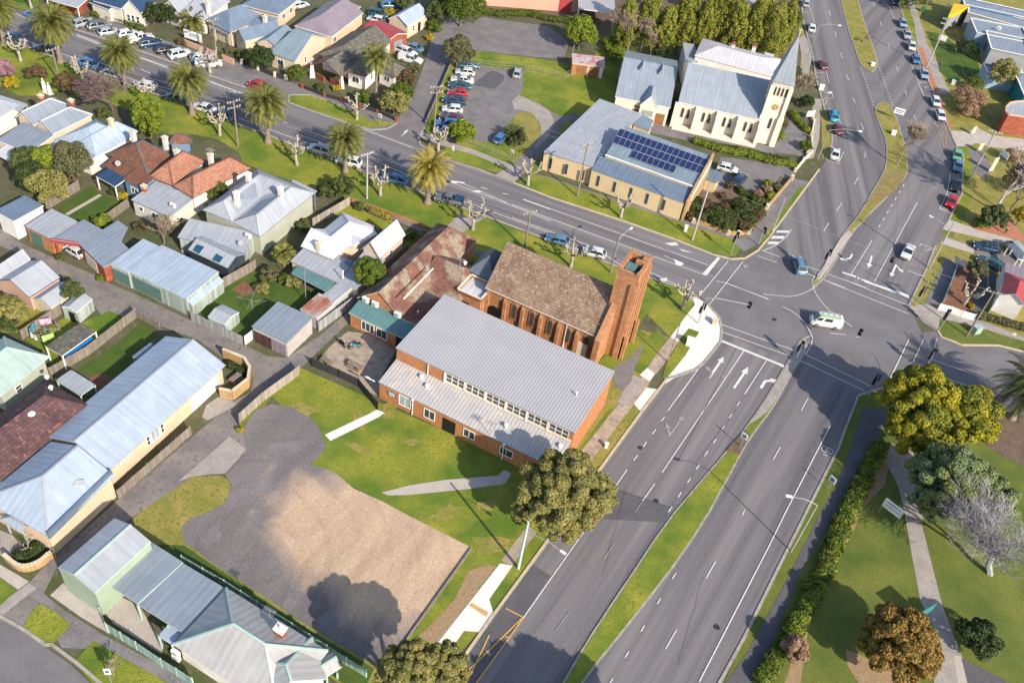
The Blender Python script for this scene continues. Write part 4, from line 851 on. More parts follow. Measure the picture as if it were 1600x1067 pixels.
antenna(h,'q4 150,700',3.3,2.2)
h.done()
# ---- brick church
h=House('brick_church','brown brick church with weathered tiled roof and square corner tower','church','brick_church','tile_church','wall_stone',cap=False,win='brick_church',glass='glass_tan')
h.mass(W4(-42.9,93.9,-24.9,105.3),5.6,'u',rise=4.9,ins=(0,0),ov=.35,ovg=.15,thick=.2)
b=MB()   # gable parapet facing the corner
yy=[93.4,96.5,99.6,102.7,105.8]; pr=[(93.2,0),(106,0),(106,5.2),(105,6.6),(102.5,8.9),(99.6,11.3),(96.7,8.9),(94.6,6.9),(93.2,5.6)]
vs=[(-24.9,y,z) for y,z in pr]+[(-24.1,y,z) for y,z in pr]; k=len(pr)
b.add(vs,[tuple(range(k))[::-1],tuple(range(k,2*k))]+[(i,(i+1)%k,k+(i+1)%k,k+i) for i in range(k)])
h.item('gable_wall',b,'brick_church')
for i in range(7):
    x=-42.4+i*2.92
    b=MB();b.box((x,94.03,2.2),(.5,.46,4.4));b.add([(x-.25,93.8,4.4),(x+.25,93.8,4.4),(x+.25,94.25,4.4),(x-.25,94.25,4.4),(x-.25,94.2,5.1),(x+.25,94.2,5.1)],[(0,1,5,4),(0,4,3),(1,2,5),(3,4,5,2)]);h.item('buttress',b,'brick_church')
    if 1<i<7: h.opening(Vector((x-1.45,94.2,3.2)),Vector((1,0,0)),Vector((0,-1,0)),.8,2.6,0,arch=True)
b=MB();b.tube([(-41.1,94.2,1.6),(-41.1,93.9,1.6)],[1.05,1.05],14);h.item('arched_porch',b,'black')
b=MB();b.box((-26.7,94.15,1.6),(1.5,.12,3.0));h.item('door',b,'door_cream')
b=MB();b.tube([(-29.6,94.2,5.3),(-29.6,94.2,0)],.12,6);h.item('downpipe',b,'wall_stone')
TX0,TX1,TY0,TY1=-25.3,-22.1,97.4,102.3   # tower
b=MB()
for x0,x1,y0,y1 in ((TX0,TX1,TY0,TY0+.45),(TX0,TX1,TY1-.45,TY1),(TX0,TX0+.45,TY0+.45,TY1-.45),(TX1-.45,TX1,TY0+.45,TY1-.45)): b.box(((x0+x1)/2,(y0+y1)/2,7.7),(x1-x0,y1-y0,15.4))
for cy,dy in ((TY0+.35,.7),(TY0+1.75,.5),(TY1-1.75,.5),(TY1-.35,.7)): b.box((TX1+.12,cy,7.3),(.24,dy,14.6))
b.box((TX1-.4,TY0-.14,6.9),(.8,.28,13.8)); b.box((TX1+.35,TY0+.35,2.2),(.7,.7,4.4)); b.box((TX1+.35,TY1-.35,2.2),(.7,.7,4.4))
h.item('tower',b,'brick_church')
b=MB();b.box(((TX0+TX1)/2,(TY0+TY1)/2,14.2),(TX1-TX0-.9,TY1-TY0-.9,.2));h.item('tower_roof',b,'metal_teal')
b=MB();b.box((TX0+1.3,99.6,14.7),(1.5,1.6,.6));h.item('roof_hatch',b,'metal_teal')
b=MB()
for x0,x1,y0,y1 in ((TX0,TX1,TY0,TY0+.4),(TX0,TX1,TY1-.4,TY1),(TX0,TX0+.4,TY0+.4,TY1-.4),(TX1-.4,TX1,TY0+.4,TY1-.4)): b.box(((x0+x1)/2,(y0+y1)/2,15.46),(x1-x0+.12,y1-y0+.12,.12))
for x,y in ((TX0+.2,TY0+.2),(TX0+.2,TY1-.2),(TX1-.2,TY1-.2),(TX1-.2,TY0+.2)): b.box((x,y,15.7),(.5,.5,.4))
b.box((TX1-.9,TY0+3.2,15.2),(1.6,.5,1.)); b.box((TX1-.6,TY0+4.1,15.4),(.9,.9,.8)); h.item('parapet',b,'brick_church')
# vestry
h.mass(W4(-46.6,92.3,-42.6,96.4),4.6,'flat',ov=.05,par=.5,roofm='metal_white',trim='wall_stone',name='vestry_roof',wins=[(0,.4,2.3,1.3,1.5)],doors=[])
h.mass(W4(-47.3,96.4,-42.9,102.8),5.0,'long',rise=2.4,ov=.2,roofm='metal_dark',trim='trim_dark',name='apse_roof')
h.done()
# ---- tiled office behind the hall
h=House('tiled_office','brick office with rust red and lichen covered tiled roof beside the hall','house','brick_orange','tile_hall','trim_cream',cap=False)
h.mass(W4(-58.0,83.4,-50.6,105.6),3.4,'v',rise=3.0,ins=(0,3.2),ov=.35)
h.mass(W4(-52.5,91.5,-45.6,99.8),3.3,'u',rise=2.5,ins=(0,2.2),ov=.3)
h.mass(W4(-50.9,83.4,-46.6,92),3.4,'skr',rise=.1,ov=.2)
h.mass(W4(-57.6,80.7,-46.5,83.9),2.7,'skr',rise=.6,ov=.2,roofm='metal_teal',trim='trim_green',name='lean_to_roof',wins=[(0,.28,1.4,2.2,1.7),(0,.5,1.4,1.8,1.7)],doors=[(0,.8,1.15,1.6,2.3,'black')])
for x in (-56.4,-54.8,-51.0): 
    b=MB();b.box((x,83.25,3.9),(1.0,.4,.8));f=MB();f.tube([(x-.1,83.03,3.9),(x-.1,82.99,3.9)],.3,10);h.item('air_conditioner',b,'white_paint',f,'wire_grey','fan')
b=MB();b.bar(GL('q1 470,715',6.35)[0],GL('q1 780,395',6.35)[0],.18,.12);h.item('ridge_flashing',b,'white_paint')
stub(h,'q1 620,875',4.4,.5,.12,'wire_grey'); stub(h,'q1 1110,355',4.6,.4,.2); antenna(h,'q1 1050,440',4.8,2.6)
h.done()
# ---- beige hall with solar panels
h=House('parish_hall','beige rendered hall with blue grey metal roof carrying dark solar panels','hall','wall_beige','metal_blue_grey','gutter_grey',cap=False,win='trim_dark')
C0=GL('r4 105,465',3.8)[0]; C1=GL('r4 1275,890',3.8)[0]; C2=GL('r4 570,22',4.6)[0]
u_=(C1-C0).normalized(); u_.z=0;u_.normalize(); n_=Vector((-u_.y,u_.x,0)); Lh=(C1-C0).length; Dh=(C2-C0).dot(n_)
def pt(a,b_): q=C0+u_*a+n_*b_; return (q.x,q.y)
wl_=GL('r4 520,590',3.8)[0]; lw=(wl_-C0).dot(u_)
dd=(GL('r4 590,495',4.6)[0]-C0).dot(n_); du=(GL('r4 1500,500',6.3)[0]-C0).dot(n_)
h.polyroof('r4 105,465 570,24 930,152 840,238 600,495 510,592',3.8,roofm='metal_light'); h.polyroof('r4 930,154 1020,205 985,290 850,240',3.6,roofm='metal_steel')
h.mass([pt(lw,0),pt(Lh,0),pt(Lh,dd),pt(lw,dd)],3.7,'skr',rise=.7,ov=.05)
h.mass([pt(lw+.8,dd-.02),pt(Lh+.2,dd-.02),pt(Lh+.2,du),pt(lw+.8,du)],4.9,'skr',rise=1.4,ov=.05,roofm='metal_steel',name='upper_roof')
for x_,y_ in ((163,560),(293,610),(430,662),(555,712),(692,760),(828,808),(965,856),(1103,907)):
    q=GL('r4 %d,%d'%(x_,y_),1.9)[0]; a_=(q-C0).dot(u_); q=C0+u_*a_-n_*.0; q.z=1.9; h.opening(q+n_*.1 if a_<lw else q+n_*.05,u_,-n_,.5,2.1,0)
b=MB();a_=pt(lw+.8,dd-.1);c_=pt(Lh,dd-.1);b.bar((a_[0],a_[1],4.95),(c_[0],c_[1],4.95),.2,.2);h.item('gutter',b,'white_paint')
b=MB();vs=[]
for o_ in(.25,.6): vs+=[Vector((*pt(Lh+o_,a),z)) for a,z in((-.1,0),(du+.2,0),(du+.2,6.9),(dd,5.3),(-.1,4.1))]
b.add(vs,[(4,3,2,1,0),(5,6,7,8,9)]+[(i,(i+1)%5,5+(i+1)%5,5+i) for i in range(5)]);h.item('end_wall',b,'brick_tan')
b=MB();vs=[]
for o_ in(.61,.66): vs+=[Vector((*pt(Lh+o_,a),z)) for a,z in((2.,3.3),(du-1,5.0),(du-1,6.0),(2.,4.1))]
b.add(vs,[(3,2,1,0),(4,5,6,7)]+[(i,(i+1)%4,4+(i+1)%4,4+i) for i in range(4)]);h.item('sign_band',b,'white_paint')
h.panels('r4 740,275 1480,535 1410,655 675,395',(6.02,6.02,5.5,5.5),16,2)
h.panels('r4 850,455 1215,590 1185,650 815,515',(5.5,5.5,5.22,5.22),8,1)
h.mass('r4 1490,610 1600,650 1600,740',2.6,'flat',ov=.3,wall='wall_beige',name='porch_roof')
h.done()
# ---- white church
h=House('white_church','cream rendered church with grey metal roof and tall spire','church','wall_stone','metal_church','trim_white',cap=False,win='trim_cream')
p0=GL('r3 0,590',5.2)[0];p1=GL('r3 780,765',5.2)[0];u_=(p1-p0);u_.z=0;u_.normalize();n_=Vector((-u_.y,u_.x,0))
rr=GL('r3 60,215',10.2)[0];half=(rr-p0).dot(n_);L0=(rr-p0).dot(u_)*.5;L1=(p1-p0).length
def pq(a,b_): q=p0+u_*a+n_*b_; return (q.x,q.y)
h.mass([pq(0,0),pq(L1,0),pq(L1,2*half),pq(0,2*half)],5.2,'u',rise=5.,ins=(0,0),ov=.25,ovg=.1)
n_b=4
for i in range(n_b+1):
    a=i*(L1/ (n_b))-.2
    q=Vector((*pq(a,-.5),0)); b=MB();b.box((q.x,q.y,2.0),(.6,1.6,4.0),math.atan2(u_.y,u_.x)); q2=Vector((*pq(a,-.1),0)); b.box((q2.x,q2.y,2.5),(.6,.9,5.0),math.atan2(u_.y,u_.x)); h.item('buttress',b,'wall_stone')
    if i<n_b:
        for t in(.36,.64):
            q=Vector((*pq(a+L1/n_b*t,.22),3.0)); h.opening(q,u_,-n_,.55,2.0,0,arch=True)
b=MB();q=pq(L1/2,-.9);b.box((q[0],q[1],.25),(L1,1.6,.5),math.atan2(u_.y,u_.x));h.item('plinth',b,'wall_stone')
# school wing
w0=GL('r2 770,695',4.3)[0];w1=GL('r2 1430,830',4.3)[0];uw=(w1-w0);uw.z=0;uw.normalize();nw=Vector((-uw.y,uw.x,0));hw=(GL('r2 920,240',7.6)[0]-w0).dot(nw);LW=(w1-w0).length
def pw(a,b_): q=w0+uw*a+nw*b_; return (q.x,q.y)
h.mass([pw(0,0),pw(LW,0),pw(LW,2*hw),pw(0,2*hw)],4.3,'u',rise=3.4,ins=(0,0),ov=.2,ovg=.2,wins=[(0,.42,3,1.2,.5)],doors=[(0,.4,1.3,1.1,2.3,'timber'),(0,.87,1.3,1.9,2.4,'timber')])
gx=LW*.62
h.mass([pw(gx-1.7,-.9),pw(gx+1.7,-.9),pw(gx+1.7,4),pw(gx-1.7,4)],4.1,'v',rise=2.3,ins=(0,0),ov=.05,ovg=.1,wins=[(0,.5,2.6,2.2,1.3,'glass_pale')])
for at in('r2 1085,400','r2 1315,445','r3 140,340','r3 350,385','r3 560,430','r3 775,480'):
    if at[1]=='2': p=onroof(at,w0,nw,4.3,3.4/hw); uu,nn=uw,nw; sl_=3.4/hw
    else: p=onroof(at,p0,n_,5.2,5./half); uu,nn=u_,n_; sl_=5./half
    b=MB(); a_=p-uu*.75; c_=p+uu*.75; t_=p+Vector((0,0,1.25)); bk=p+nn*(1.25/sl_)+Vector((0,0,1.25)); b.add([a_,c_,t_,bk],[(0,1,2),(0,2,3),(1,3,2)]); g_=MB(); g_.add([p-uu*.3-nn*.03+Vector((0,0,.12)),p+uu*.3-nn*.03+Vector((0,0,.12)),p-nn*.03+Vector((0,0,.75))],[(0,1,2)]); h.item('roof_gablet',b,'metal_church',g_,'wall_grey','louvre')
# tower + spire
tb=GL('r3 870,1005')[0]; ang=math.atan2(u_.y,u_.x); tw=3.5
def tq(a,b_): return tb+u_*a+n_*b_
b=MB();c0=tq(-tw/2-.2,tw/2+.3)
b.box((c0.x,c0.y,6.6),(tw,tw,13.2),ang)
for z,wd in((6.6,.25),(9.4,.25),(12.9,.45)): b.box((c0.x,c0.y,z),(tw+wd,tw+wd,.25),ang)
for sa in(-1,1):
    for sb in(-1,1): q=c0+u_*(sa*tw/2)+n_*(sb*tw/2); b.box((q.x,q.y,3.1),(1.1,1.1,6.2),ang); b.box((q.x,q.y,6.3),(.8,.8,12.4),ang)
h.item('tower',b,'wall_stone')
for k,d,nn in ((0,u_,-n_),(1,n_,u_)):
    fc=c0+nn*(tw/2)
    for t in range(4): h.opening(fc+d*((t-1.5)*.72)+Vector((0,0,11.4)),d,nn,.42,1.7,0,arch=True)
    b=MB();cc=fc+Vector((0,0,8.2));b.tube([cc-nn*.05,cc+nn*.12],.62,16);h.item('clock_roundel',b,'brick_tan')
    h.opening(fc+Vector((0,0,4.6)),d,nn,.6,2.2,0,arch=True)
b=MB();bs=[c0+u_*(x*(tw/2+.35))+n_*(y*(tw/2+.35))+Vector((0,0,13.2)) for x,y in((-1,-1),(1,-1),(1,1),(-1,1))];ap=c0+Vector((0,0,22.3))
b.add(bs+[ap],[(0,1,4),(1,2,4),(2,3,4),(3,0,4),(3,2,1,0)]);h.item('spire',b,'metal_church')
b=MB();b.tube([ap-Vector((0,0,.3)),ap+Vector((0,0,1.3))],.05,5);b.bar(ap+Vector((-.35,0,.9)),ap+Vector((.35,0,.9)),.08);h.item('spire_cross',b,'trim_white')
for nn,d in((-n_,u_),(u_,n_)):
    p=c0+nn*(tw/2*.75)+Vector((0,0,14.9)); b=MB();b.add([p-d*.6+Vector((0,0,-.2)),p+d*.6+Vector((0,0,-.2)),p+Vector((0,0,1.1)),p-nn*.9+Vector((0,0,.9))],[(0,1,2),(0,2,3),(1,3,2)]);h.item('spire_louvre',b,'metal_church')
# white rear roofs
h.mass('r3 35,45 140,60 900,200',5.6,'flat',ov=.2,roofm='metal_white',trim='trim_white') if False else None
h.done()
h=House('parish_school','long flat white roofed building behind the cream church','building','wall_white','metal_white','trim_white',cap=False)
h.mass('r3 150,160 900,360 980,200',6.2,'u',rise=1.3,ins=(4,4),ov=.2)
h.mass('r3 40,40 150,55 150,230',5.2,'flat',ov=.1,roofm='metal_light')
h.mass('r3 800,130 890,150 900,330',5.4,'flat',ov=.1)
for at in('r3 505,80','r3 700,100'): h.chimney(at,6.6,.8,.7,.7,'wall_white',capm='brick_red')
h.done()
# ---- houses, south side of the palm road (left block)
def H(name,label,cat,wall,rf,trim,masses,win='trim_white',cap=True,glass='glass_dark',ch=(),extra=None,group=None):
    h=House(name,label,cat,wall,rf,trim,win=win,cap=cap,glass=glass,group=group)
    for a in masses: h.mass(a[0],a[1],a[2],**a[3])
    for c in ch: h.chimney(*c[:2],**c[2])
    if extra: extra(h)
    h.done(); return h
sw=lambda *t:[(k,)+x for k,x in t]
H('weatherboard_house','white house with pale metal roof at the left edge above the grey twin gable house','house','wall_white','metal_light','trim_blue',[
 ('r5 -260,540 235,262 -20,90',3.4,'u',dict(rise=1.6,ins=(0,2.5),ov=.3)),('r5 240,330 325,250 150,80',3.0,'skr',dict(rise=.8,ov=.1,open_=True))])
H('twin_gable_house','cream house with two parallel grey metal gables and two red brick chimneys','house','wall_cream','metal_grey','trim_white',[
 ('r5 395,500 190,400 600,150',3.6,'v',dict(rise=1.7,ins=(0,2.4),ov=.2)),('r5 630,610 405,500 845,255',3.6,'v',dict(rise=1.6,ins=(0,2.4),ov=.2,wins=[(1,.3,2,.9,1.3)])),
 ('r5 -40,680 345,832 655,640',3.0,'skr',dict(rise=.5,ov=.15)),('r5 -80,830 185,965 260,835',2.5,'skr',dict(rise=.2,ov=.1,open_=True,roofm='metal_white'))],
 ch=[('r5 500,230',5,dict(h=1.3)),('r5 860,285',4.8,dict(h=1.3))])
H('hip_roof_house','pale blue metal hip roofed house with a cream chimney, left of the brown tiled house','house','wall_white','metal_pale_blue','trim_blue',[
 ('r5 695,660 1140,868 1530,610',3.4,'v',dict(rise=2.3,ins=(3.2,3.2))),('r5 1140,868 1640,575 1560,360',3.35,'u',dict(rise=1.9,ins=(2,2))),
 ('r5 590,745 1060,940 1142,868',2.7,'skr',dict(rise=.5,ov=.2))],ch=[('r5 1330,510',5.2,dict(h=1.2,m='trim_cream'))])
def x4(h): sdish(h,'r6 300,520',3.9,.45)
H('brown_tiled_house','blue walled house with brown tiled roof and navy verandah','house','wall_blue','tile_brown','trim_dark',[
 ('r6 185,405 605,612 880,430',3.6,'v',dict(rise=2.6,ins=(2.5,2.5))),('r6 820,300 1070,290 930,225',3.6,'u',dict(rise=1.2,ins=(1.2,1.2))),
 ('r6 140,520 345,640 440,545',2.9,'skr',dict(rise=.6,ov=.2)),('r6 345,665 545,765 635,655',3.1,'skr',dict(rise=.7,ov=.2,wins=[(0,.5,1.6,1.5,1.2)])),
 ('r6 65,635 265,745 345,650',2.6,'skr',dict(rise=.3,ov=.1,open_=True,roofm='metal_navy',trim='trim_white',posts=4))],
 ch=[('r6 465,260',5,dict(h=1.6,m='wall_white')),('r6 795,320',4.8,dict(h=1.6,m='wall_white')),('r6 570,770',3.4,dict(h=.6))],extra=x4)
def x5(h):
    for at in('r6 1270,480','r6 925,430'): antenna(h,at,5.2,2.2)
    h.aircon('r6 870,960',3.2)
H('orange_tiled_house','white house with bright orange tiled double hip roof','house','wall_white','tile_orange','tile_brown',[
 ('r6 612,640 868,735 1235,485',3.6,'v',dict(rise=2.3,ins=(2.4,2.4))),('r6 868,735 1075,862 1575,490',3.6,'v',dict(rise=2.0,ins=(2.2,2.2),wins=[(1,.3,1.8,.9,1.4)])),
 ('r6 430,880 830,1060 1075,868',2.9,'skr',dict(rise=.35,ov=.2,roofm='metal_light',trim='gutter_grey',wall='wall_board',wins=[(0,.2,1.7,.9,.9),(0,.6,1.2,1.6,1.9)],name='lean_to_roof'))],
 ch=[('r6 915,440',5,dict(h=1.3,m='wall_white')),('r6 1265,480',5,dict(h=1.3,m='wall_stone'))],extra=x5)
def x6(h):
    h.panels('r7 435,425 535,465 490,555 385,505',(4.6,4.6,3.9,3.9),2,1,m='solar_teal')
    h.panels('r7 262,792 335,828 262,928 195,890',(3.55,3.55,2.95,2.95),1,1,m='solar_teal'); h.panels('r7 455,880 530,915 462,1015 385,985',(3.55,3.55,2.95,2.95),1,1,m='solar_teal')
    h.aircon('r7 740,765',3.5); sdish(h,'r7 665,830',3.4)
h=House('villa','pale green weatherboard villa with grey metal M shaped roof and three white chimneys','house','wall_green','metal_light','metal_grey',win='trim_white')
r_=h.meshroof(dict(A=('r7 295,490',3.9),F=('r7 585,607',3.9),B=('r7 857,748',3.9),C=('r7 1390,325',3.9),D=('r7 830,90',3.9),L1=('r7 500,400',6.1),L2=('r7 850,142',6.1),R1=('r7 825,535',6.1),R2=('r7 1160,265',6.1),V=('r7 885,352',4.7)),
 ['A L1 L2 D','A F L1','F V L2 L1','V R2 L2','F R1 R2 V','F B R1','B C R2 R1','C D L2 R2'],['A','B','C','D'])
bq,cq=GL('r7 857,748',3.9)[0],GL('r7 1390,325',3.9)[0]; d_=(cq-bq);d_.z=0;d_.normalize();n__=Vector((d_.y,-d_.x,0))
for t in(.16,.45,.8): q=bq.lerp(cq,t)-n__*.4; q.z=2.0; h.opening(q,d_,n__,.95,1.7,0)
h.mass('r7 1160,215 1390,325 1435,318',3.3,'sk',rise=.1,ov=.1,open_=True)
h.mass('r7 45,757 695,905 845,755',3.0,'skr',rise=.6,ov=.2,wall='wall_mint')
h.mass('r7 150,878 535,1058 690,908',2.9,'u',rise=.9,ins=(0,0),ov=.15,ovg=.1,wall='glass_dark',posts=4)
for a_ in('r7 745,215','r7 630,400','r7 1060,355'): h.chimney(a_,5.8,h=1.5,m='wall_stone',capm='trim_white')
x6(h); h.done()
def x7(h):
    stub(h,'r8 682,820',3.1,1.4,.09); b=MB(); p=GL('r8 745,640',3.2)[0]; b.box((p.x,p.y,3.3),(1.,.8,.25)); h.item('skylight',b,'metal_blue_grey')
h=House('white_roof_house','cottage with patchy white painted metal roofs beside the round green tree','house','wall_cream','white_patch','metal_light',cap=False)
h.meshroof(dict(e1=('r8 213,460',3.3),e2=('r8 567,607',3.3),e3=('r8 750,455',3.3),e4=('r8 800,465',3.3),r=('r8 1060,325',3.5),q=('r8 755,195',5.3),p=('r8 545,365',5.3),a=('r8 325,262',5.2),b=('r8 470,272',3.3),c=('r8 690,100',3.3),d=('r8 1015,250',3.3)),
 ['e1 e2 p a','e2 e3 q p','e3 e4 r q','a p b','p q c b','q r d c'],['e1','e2','e3','e4','r','d','c','b','a'],ov=.3)
h.mass(byridge('r8 1090,592 1378,335',3.3,'r8 890,500',5.5),3.3,'u',rise=2.2,ins=(0,0),ov=.3,wins=[(0,.5,1.8,1,1.3)])
h.mass('r8 470,270 690,90 1020,250',2.9,'u',rise=.3,ins=(.5,.5),roofm='metal_pink',open_=True,ov=.1,posts=4)
h.mass('r8 95,625 600,852 735,640',2.6,'skr',rise=.5,ov=.2,roofm='metal_light',trim='gutter_grey',name='lean_to_roof')
h.mass('r8 600,850 840,950 1050,590',2.6,'skr',rise=.4,ov=.2,roofm='metal_light',name='lean_to_roof')
h.polyroof('r8 180,680 600,870 480,960 100,760',2.3,roofm='metal_teal',open_=True,name='shade_roof',thick=.08)
h.chimney('r8 415,470',4.3,h=.8,m='trim_cream'); x7(h); h.done()
# garages along the lane
H('corrugated_shed','tall white shed with blue grey roof at the left end of the lane','shed','wall_white','metal_blue_grey','trim_white',[('s1 -60,300 165,425 478,215',3.6,'u',dict(rise=.01,ins=(0,0),ov=.05)) ],cap=False)
H('brick_garage','orange brick garage with green roller door and light grey roof','garage','brick_orange','metal_light','gutter_grey',[('s1 295,480 605,635 925,440',3.0,'skr',dict(rise=.25,ov=.1,doors=[(0,.35,1.25,2.4,2.3,'door_green')]))],cap=False)
def xg(h):
    b=MB();a=GL('s1 610,650',2.7)[0];c=GL('s1 945,700',2.7)[0];b.bar(a,c,.2,.75);h.item('fascia',b,'metal_red')
    for at in('s1 655,650','s1 985,700'):
        p=GL(at,2.6)[0];b=MB();b.box((p.x,p.y,1.25),(.35,.35,2.5));h.item('post',b,'brick_red')
h=House('carport_garage','long red brick garage and carport under a stepped blue grey roof','garage','brick_red','metal_grey','gutter_grey',cap=False)
h.mass('s1 935,690 1228,975 1524,745',2.92,'skr',rise=.03,ov=.1,doors=[(0,.42,1.15,3.2,2.1,'door_cream')],base=0)
h.polyroof('s1 612,640 935,690 1228,975 1524,745 1430,690 1524,500 1405,412 1222,525 1000,404 925,440',3.02,open_=True,thick=.12,name='roof')
xg(h)
for at in('s1 1010,410','s1 1400,420'):
    p=GL(at,2.9)[0];b=MB();b.box((p.x,p.y-.3,1.4),(.2,.2,2.8));h.item('post',b,'steel')
a_=GL('s1 640,630',2.8)[0];c_=GL('s1 1210,520',2.8)[0];b=MB();b.bar((a_.x,a_.y+3,1.35),(c_.x-1,c_.y-.5,1.35),.2,2.7);h.item('wall',b,'brick_red')
h.done()
H('workshop','pale mint workshop with two green roller doors and wide sky blue roof','garage','wall_mint','metal_pale_blue','trim_green',[
 ('s3 315,520 885,797 1200,542',3.3,'skr',dict(rise=.3,ov=.08,doors=[(0,.29,1.35,5.2,2.3,'door_green')])),('s3 135,450 313,535 615,290',3.2,'skr',dict(rise=.25,ov=.08,doors=[(0,.52,1.3,3.,2.2,'door_green')])),
 ('s3 945,862 1250,620 1205,590',2.2,'sk',dict(rise=.6,ov=.05,name='lean_to_roof'))],cap=False)
H('double_garage','garage with grey metal roof, brown tilt doors and rusty white side wall','garage','wall_iron','metal_grey','gutter_grey',[('s5 552,650 880,803 1150,590',2.9,'skr',dict(rise=.2,ov=.1,doors=[(0,.28,1.1,2.9,2.1,'door_brown'),(0,.75,1.1,2.4,2.1,'metal_mauve')]))],cap=False)
H('rusty_lean_to','long lean-to shed with rust red and silver iron sheets','shed','wall_iron','metal_rust','trim_white',[('s5 1000,490 1160,575 1320,425',2.3,'skr',dict(rise=.2,ov=.05)),('s5 1205,360 1320,425 1500,290',2.35,'sk',dict(rise=.2,ov=.05,roofm='metal_light'))],cap=False)
H('garden_shed','small light grey metal garden shed on the lawn behind the mint workshop','shed','wall_mint','metal_light','trim_white',[('s5 145,560 305,635 425,515',2.0,'u',dict(rise=.45,ins=(0,0),ov=.05,ovg=.05))],cap=False)
H('iron_garden_shed','small grey iron shed beside the lane below the leafy tree','shed','wall_mint','metal_light','trim_white',[('s2 680,775 850,840 1070,705',2.2,'v',dict(rise=.5,ins=(0,0),ov=.05,ovg=.05,doors=[(0,.6,.9,.9,1.7,'black')]))],cap=False)
H('lane_shed','pink walled shed with pale gable roof and blue fascia left of the lane','shed','wall_pink','metal_light','metal_navy',[('s2 -30,480 325,672 655,445',2.6,'v',dict(rise=1.6,ins=(0,0),ov=.1,ovg=.15))],cap=False)
H('small_gable_shed','small shed with bright metal gable roof and tan end wall beside the leafy tree','shed','trim_cream','metal_light','trim_blue',[('s2 365,685 560,785 790,580',2.1,'v',dict(rise=.9,ins=(0,0),ov=.05,ovg=.1))],cap=False)
H('red_trim_shed','pale metal roofed shed with red and white trim at the left edge','shed','wall_pink','metal_light','trim_white',[('s2 -120,420 0,475 330,240',2.7,'v',dict(rise=1.4,ins=(0,0),ov=.1))],cap=False)
H('sage_roof_house','house with faded pale green metal hip roof at the left edge','house','wall_green','metal_sage','trim_green',[('s4 -300,960 0,835 430,490',3.4,'v',dict(rise=2.2,ins=(2.4,2.4))) ,('s4 -200,480 70,283 430,490',3.4,'u',dict(rise=2.1,ins=(3,3),ov=.3))],cap=False) if False else None
H('sage_roof_house','house with faded pale green metal hip roof at the left edge','house','wall_green','metal_sage','trim_green',[('s4 0,840 430,492 75,283',3.3,'long',dict(rise=2.0,ins=(2.6,2.6),wins=[(0,.35,1.8,1,1.2)]))],cap=True)
H('plum_tiled_house','house with dark plum and rust tiled hip roof beside the long cream house','house','wall_white','tile_plum','trim_dark',[('s4 -260,1400 810,925 400,670',3.5,'u',dict(rise=2.3,ins=(2,2.6)))]if False else [('i 0,870 570,415 300,240',3.5,'u',dict(rise=2.4,ins=(0.01,3.)))],cap=False,
  extra=lambda h:(stub(h,'s4 450,775',4.5,.4,.2),stub(h,'s4 280,1005',5.2,.3,.3),stub(h,'s4 415,680',3.8,.3,.2)))
H('backyard_carport','flat pale blue carport behind the plum tiled house','carport','wall_blue','metal_light','trim_green',[('s4 490,695 705,832 845,740',2.5,'flat',dict(ov=.1,open_=True,posts=4))],cap=False)
H('slatted_pergola','weathered slatted pergola with a bright blue tarp along its side','pergola','trim_white','tile_grey','trim_white',[('s4 400,400 545,482 830,265',2.6,'flat',dict(ov=.05,open_=True,posts=4))],cap=False,
  extra=lambda h:(lambda b:(b.bar(GL('s4 570,500',1.1)[0],GL('s4 805,335',1.1)[0],.5,1.1),h.item('tarp',b,'tarp_blue')))(MB()))
H('lean_to_verandah','blue grey lean-to behind the long cream house','lean-to','wall_blue','metal_blue_grey','trim_blue',[('s4 1165,482 1280,545 1420,420',2.7,'flat',dict(ov=.05,open_=True))],cap=False)
# long cream house
def xl(h):
    sdish(h,'i 300,855',5.,.3); b=MB();p=GL('i 490,890',4.8)[0];b.box(p+Vector((0,0,.1)),(1.,.8,.12),.6);h.item('skylight',b,'metal_white')
    b=MB();a=GL('i 690,825',3.9)[0];c=GL('s6 500,650',3.9)[0];b.bar(a,c,.35,.9);h.item('box_gutter',b,'metal_blue_grey')
H('long_cream_house','very long cream house with pale blue metal roof stepping down to a hipped front','house','wall_peach','metal_pale_blue','metal_light',[
 ('i 675,812 1392,158 1215,8',3.4,'u',dict(rise=2.1,ins=(0,0),ov=.4,ovg=.3,wins=[(0,.1,2.4,.7,.4),(0,.16,2.4,.7,.4),(0,.31,2,.6,1.6),(0,.37,2,1.4,1.9,'glass_pale'),(0,.43,2,.6,1.6)],doors=[(0,.82,1.3,5.0,2.5,'trim_white')])) if 0 else
 ('i 675,812 1392,158 1110,-90',3.4,'u',dict(rise=2.0,ins=(0,0),ov=.4,ovg=.3,wins=[(0,.1,2.4,.7,.4),(0,.16,2.4,.7,.4),(0,.31,2,.6,1.6),(0,.37,2,1.4,1.9,'glass_pale'),(0,.43,2,.6,1.6)],doors=[(0,.82,1.3,5.0,2.5,'trim_white')])),
 ('s6 500,655 1190,20 i 330,617',3.8,'u',dict(rise=2.3,ins=(4.6,.01),ov=.25,par=0)),
 ('s6 0,465 230,622 300,545',2.9,'u',dict(rise=.9,ins=(1.4,.01),ov=.3,open_=True,posts=2))],cap=True,extra=xl)
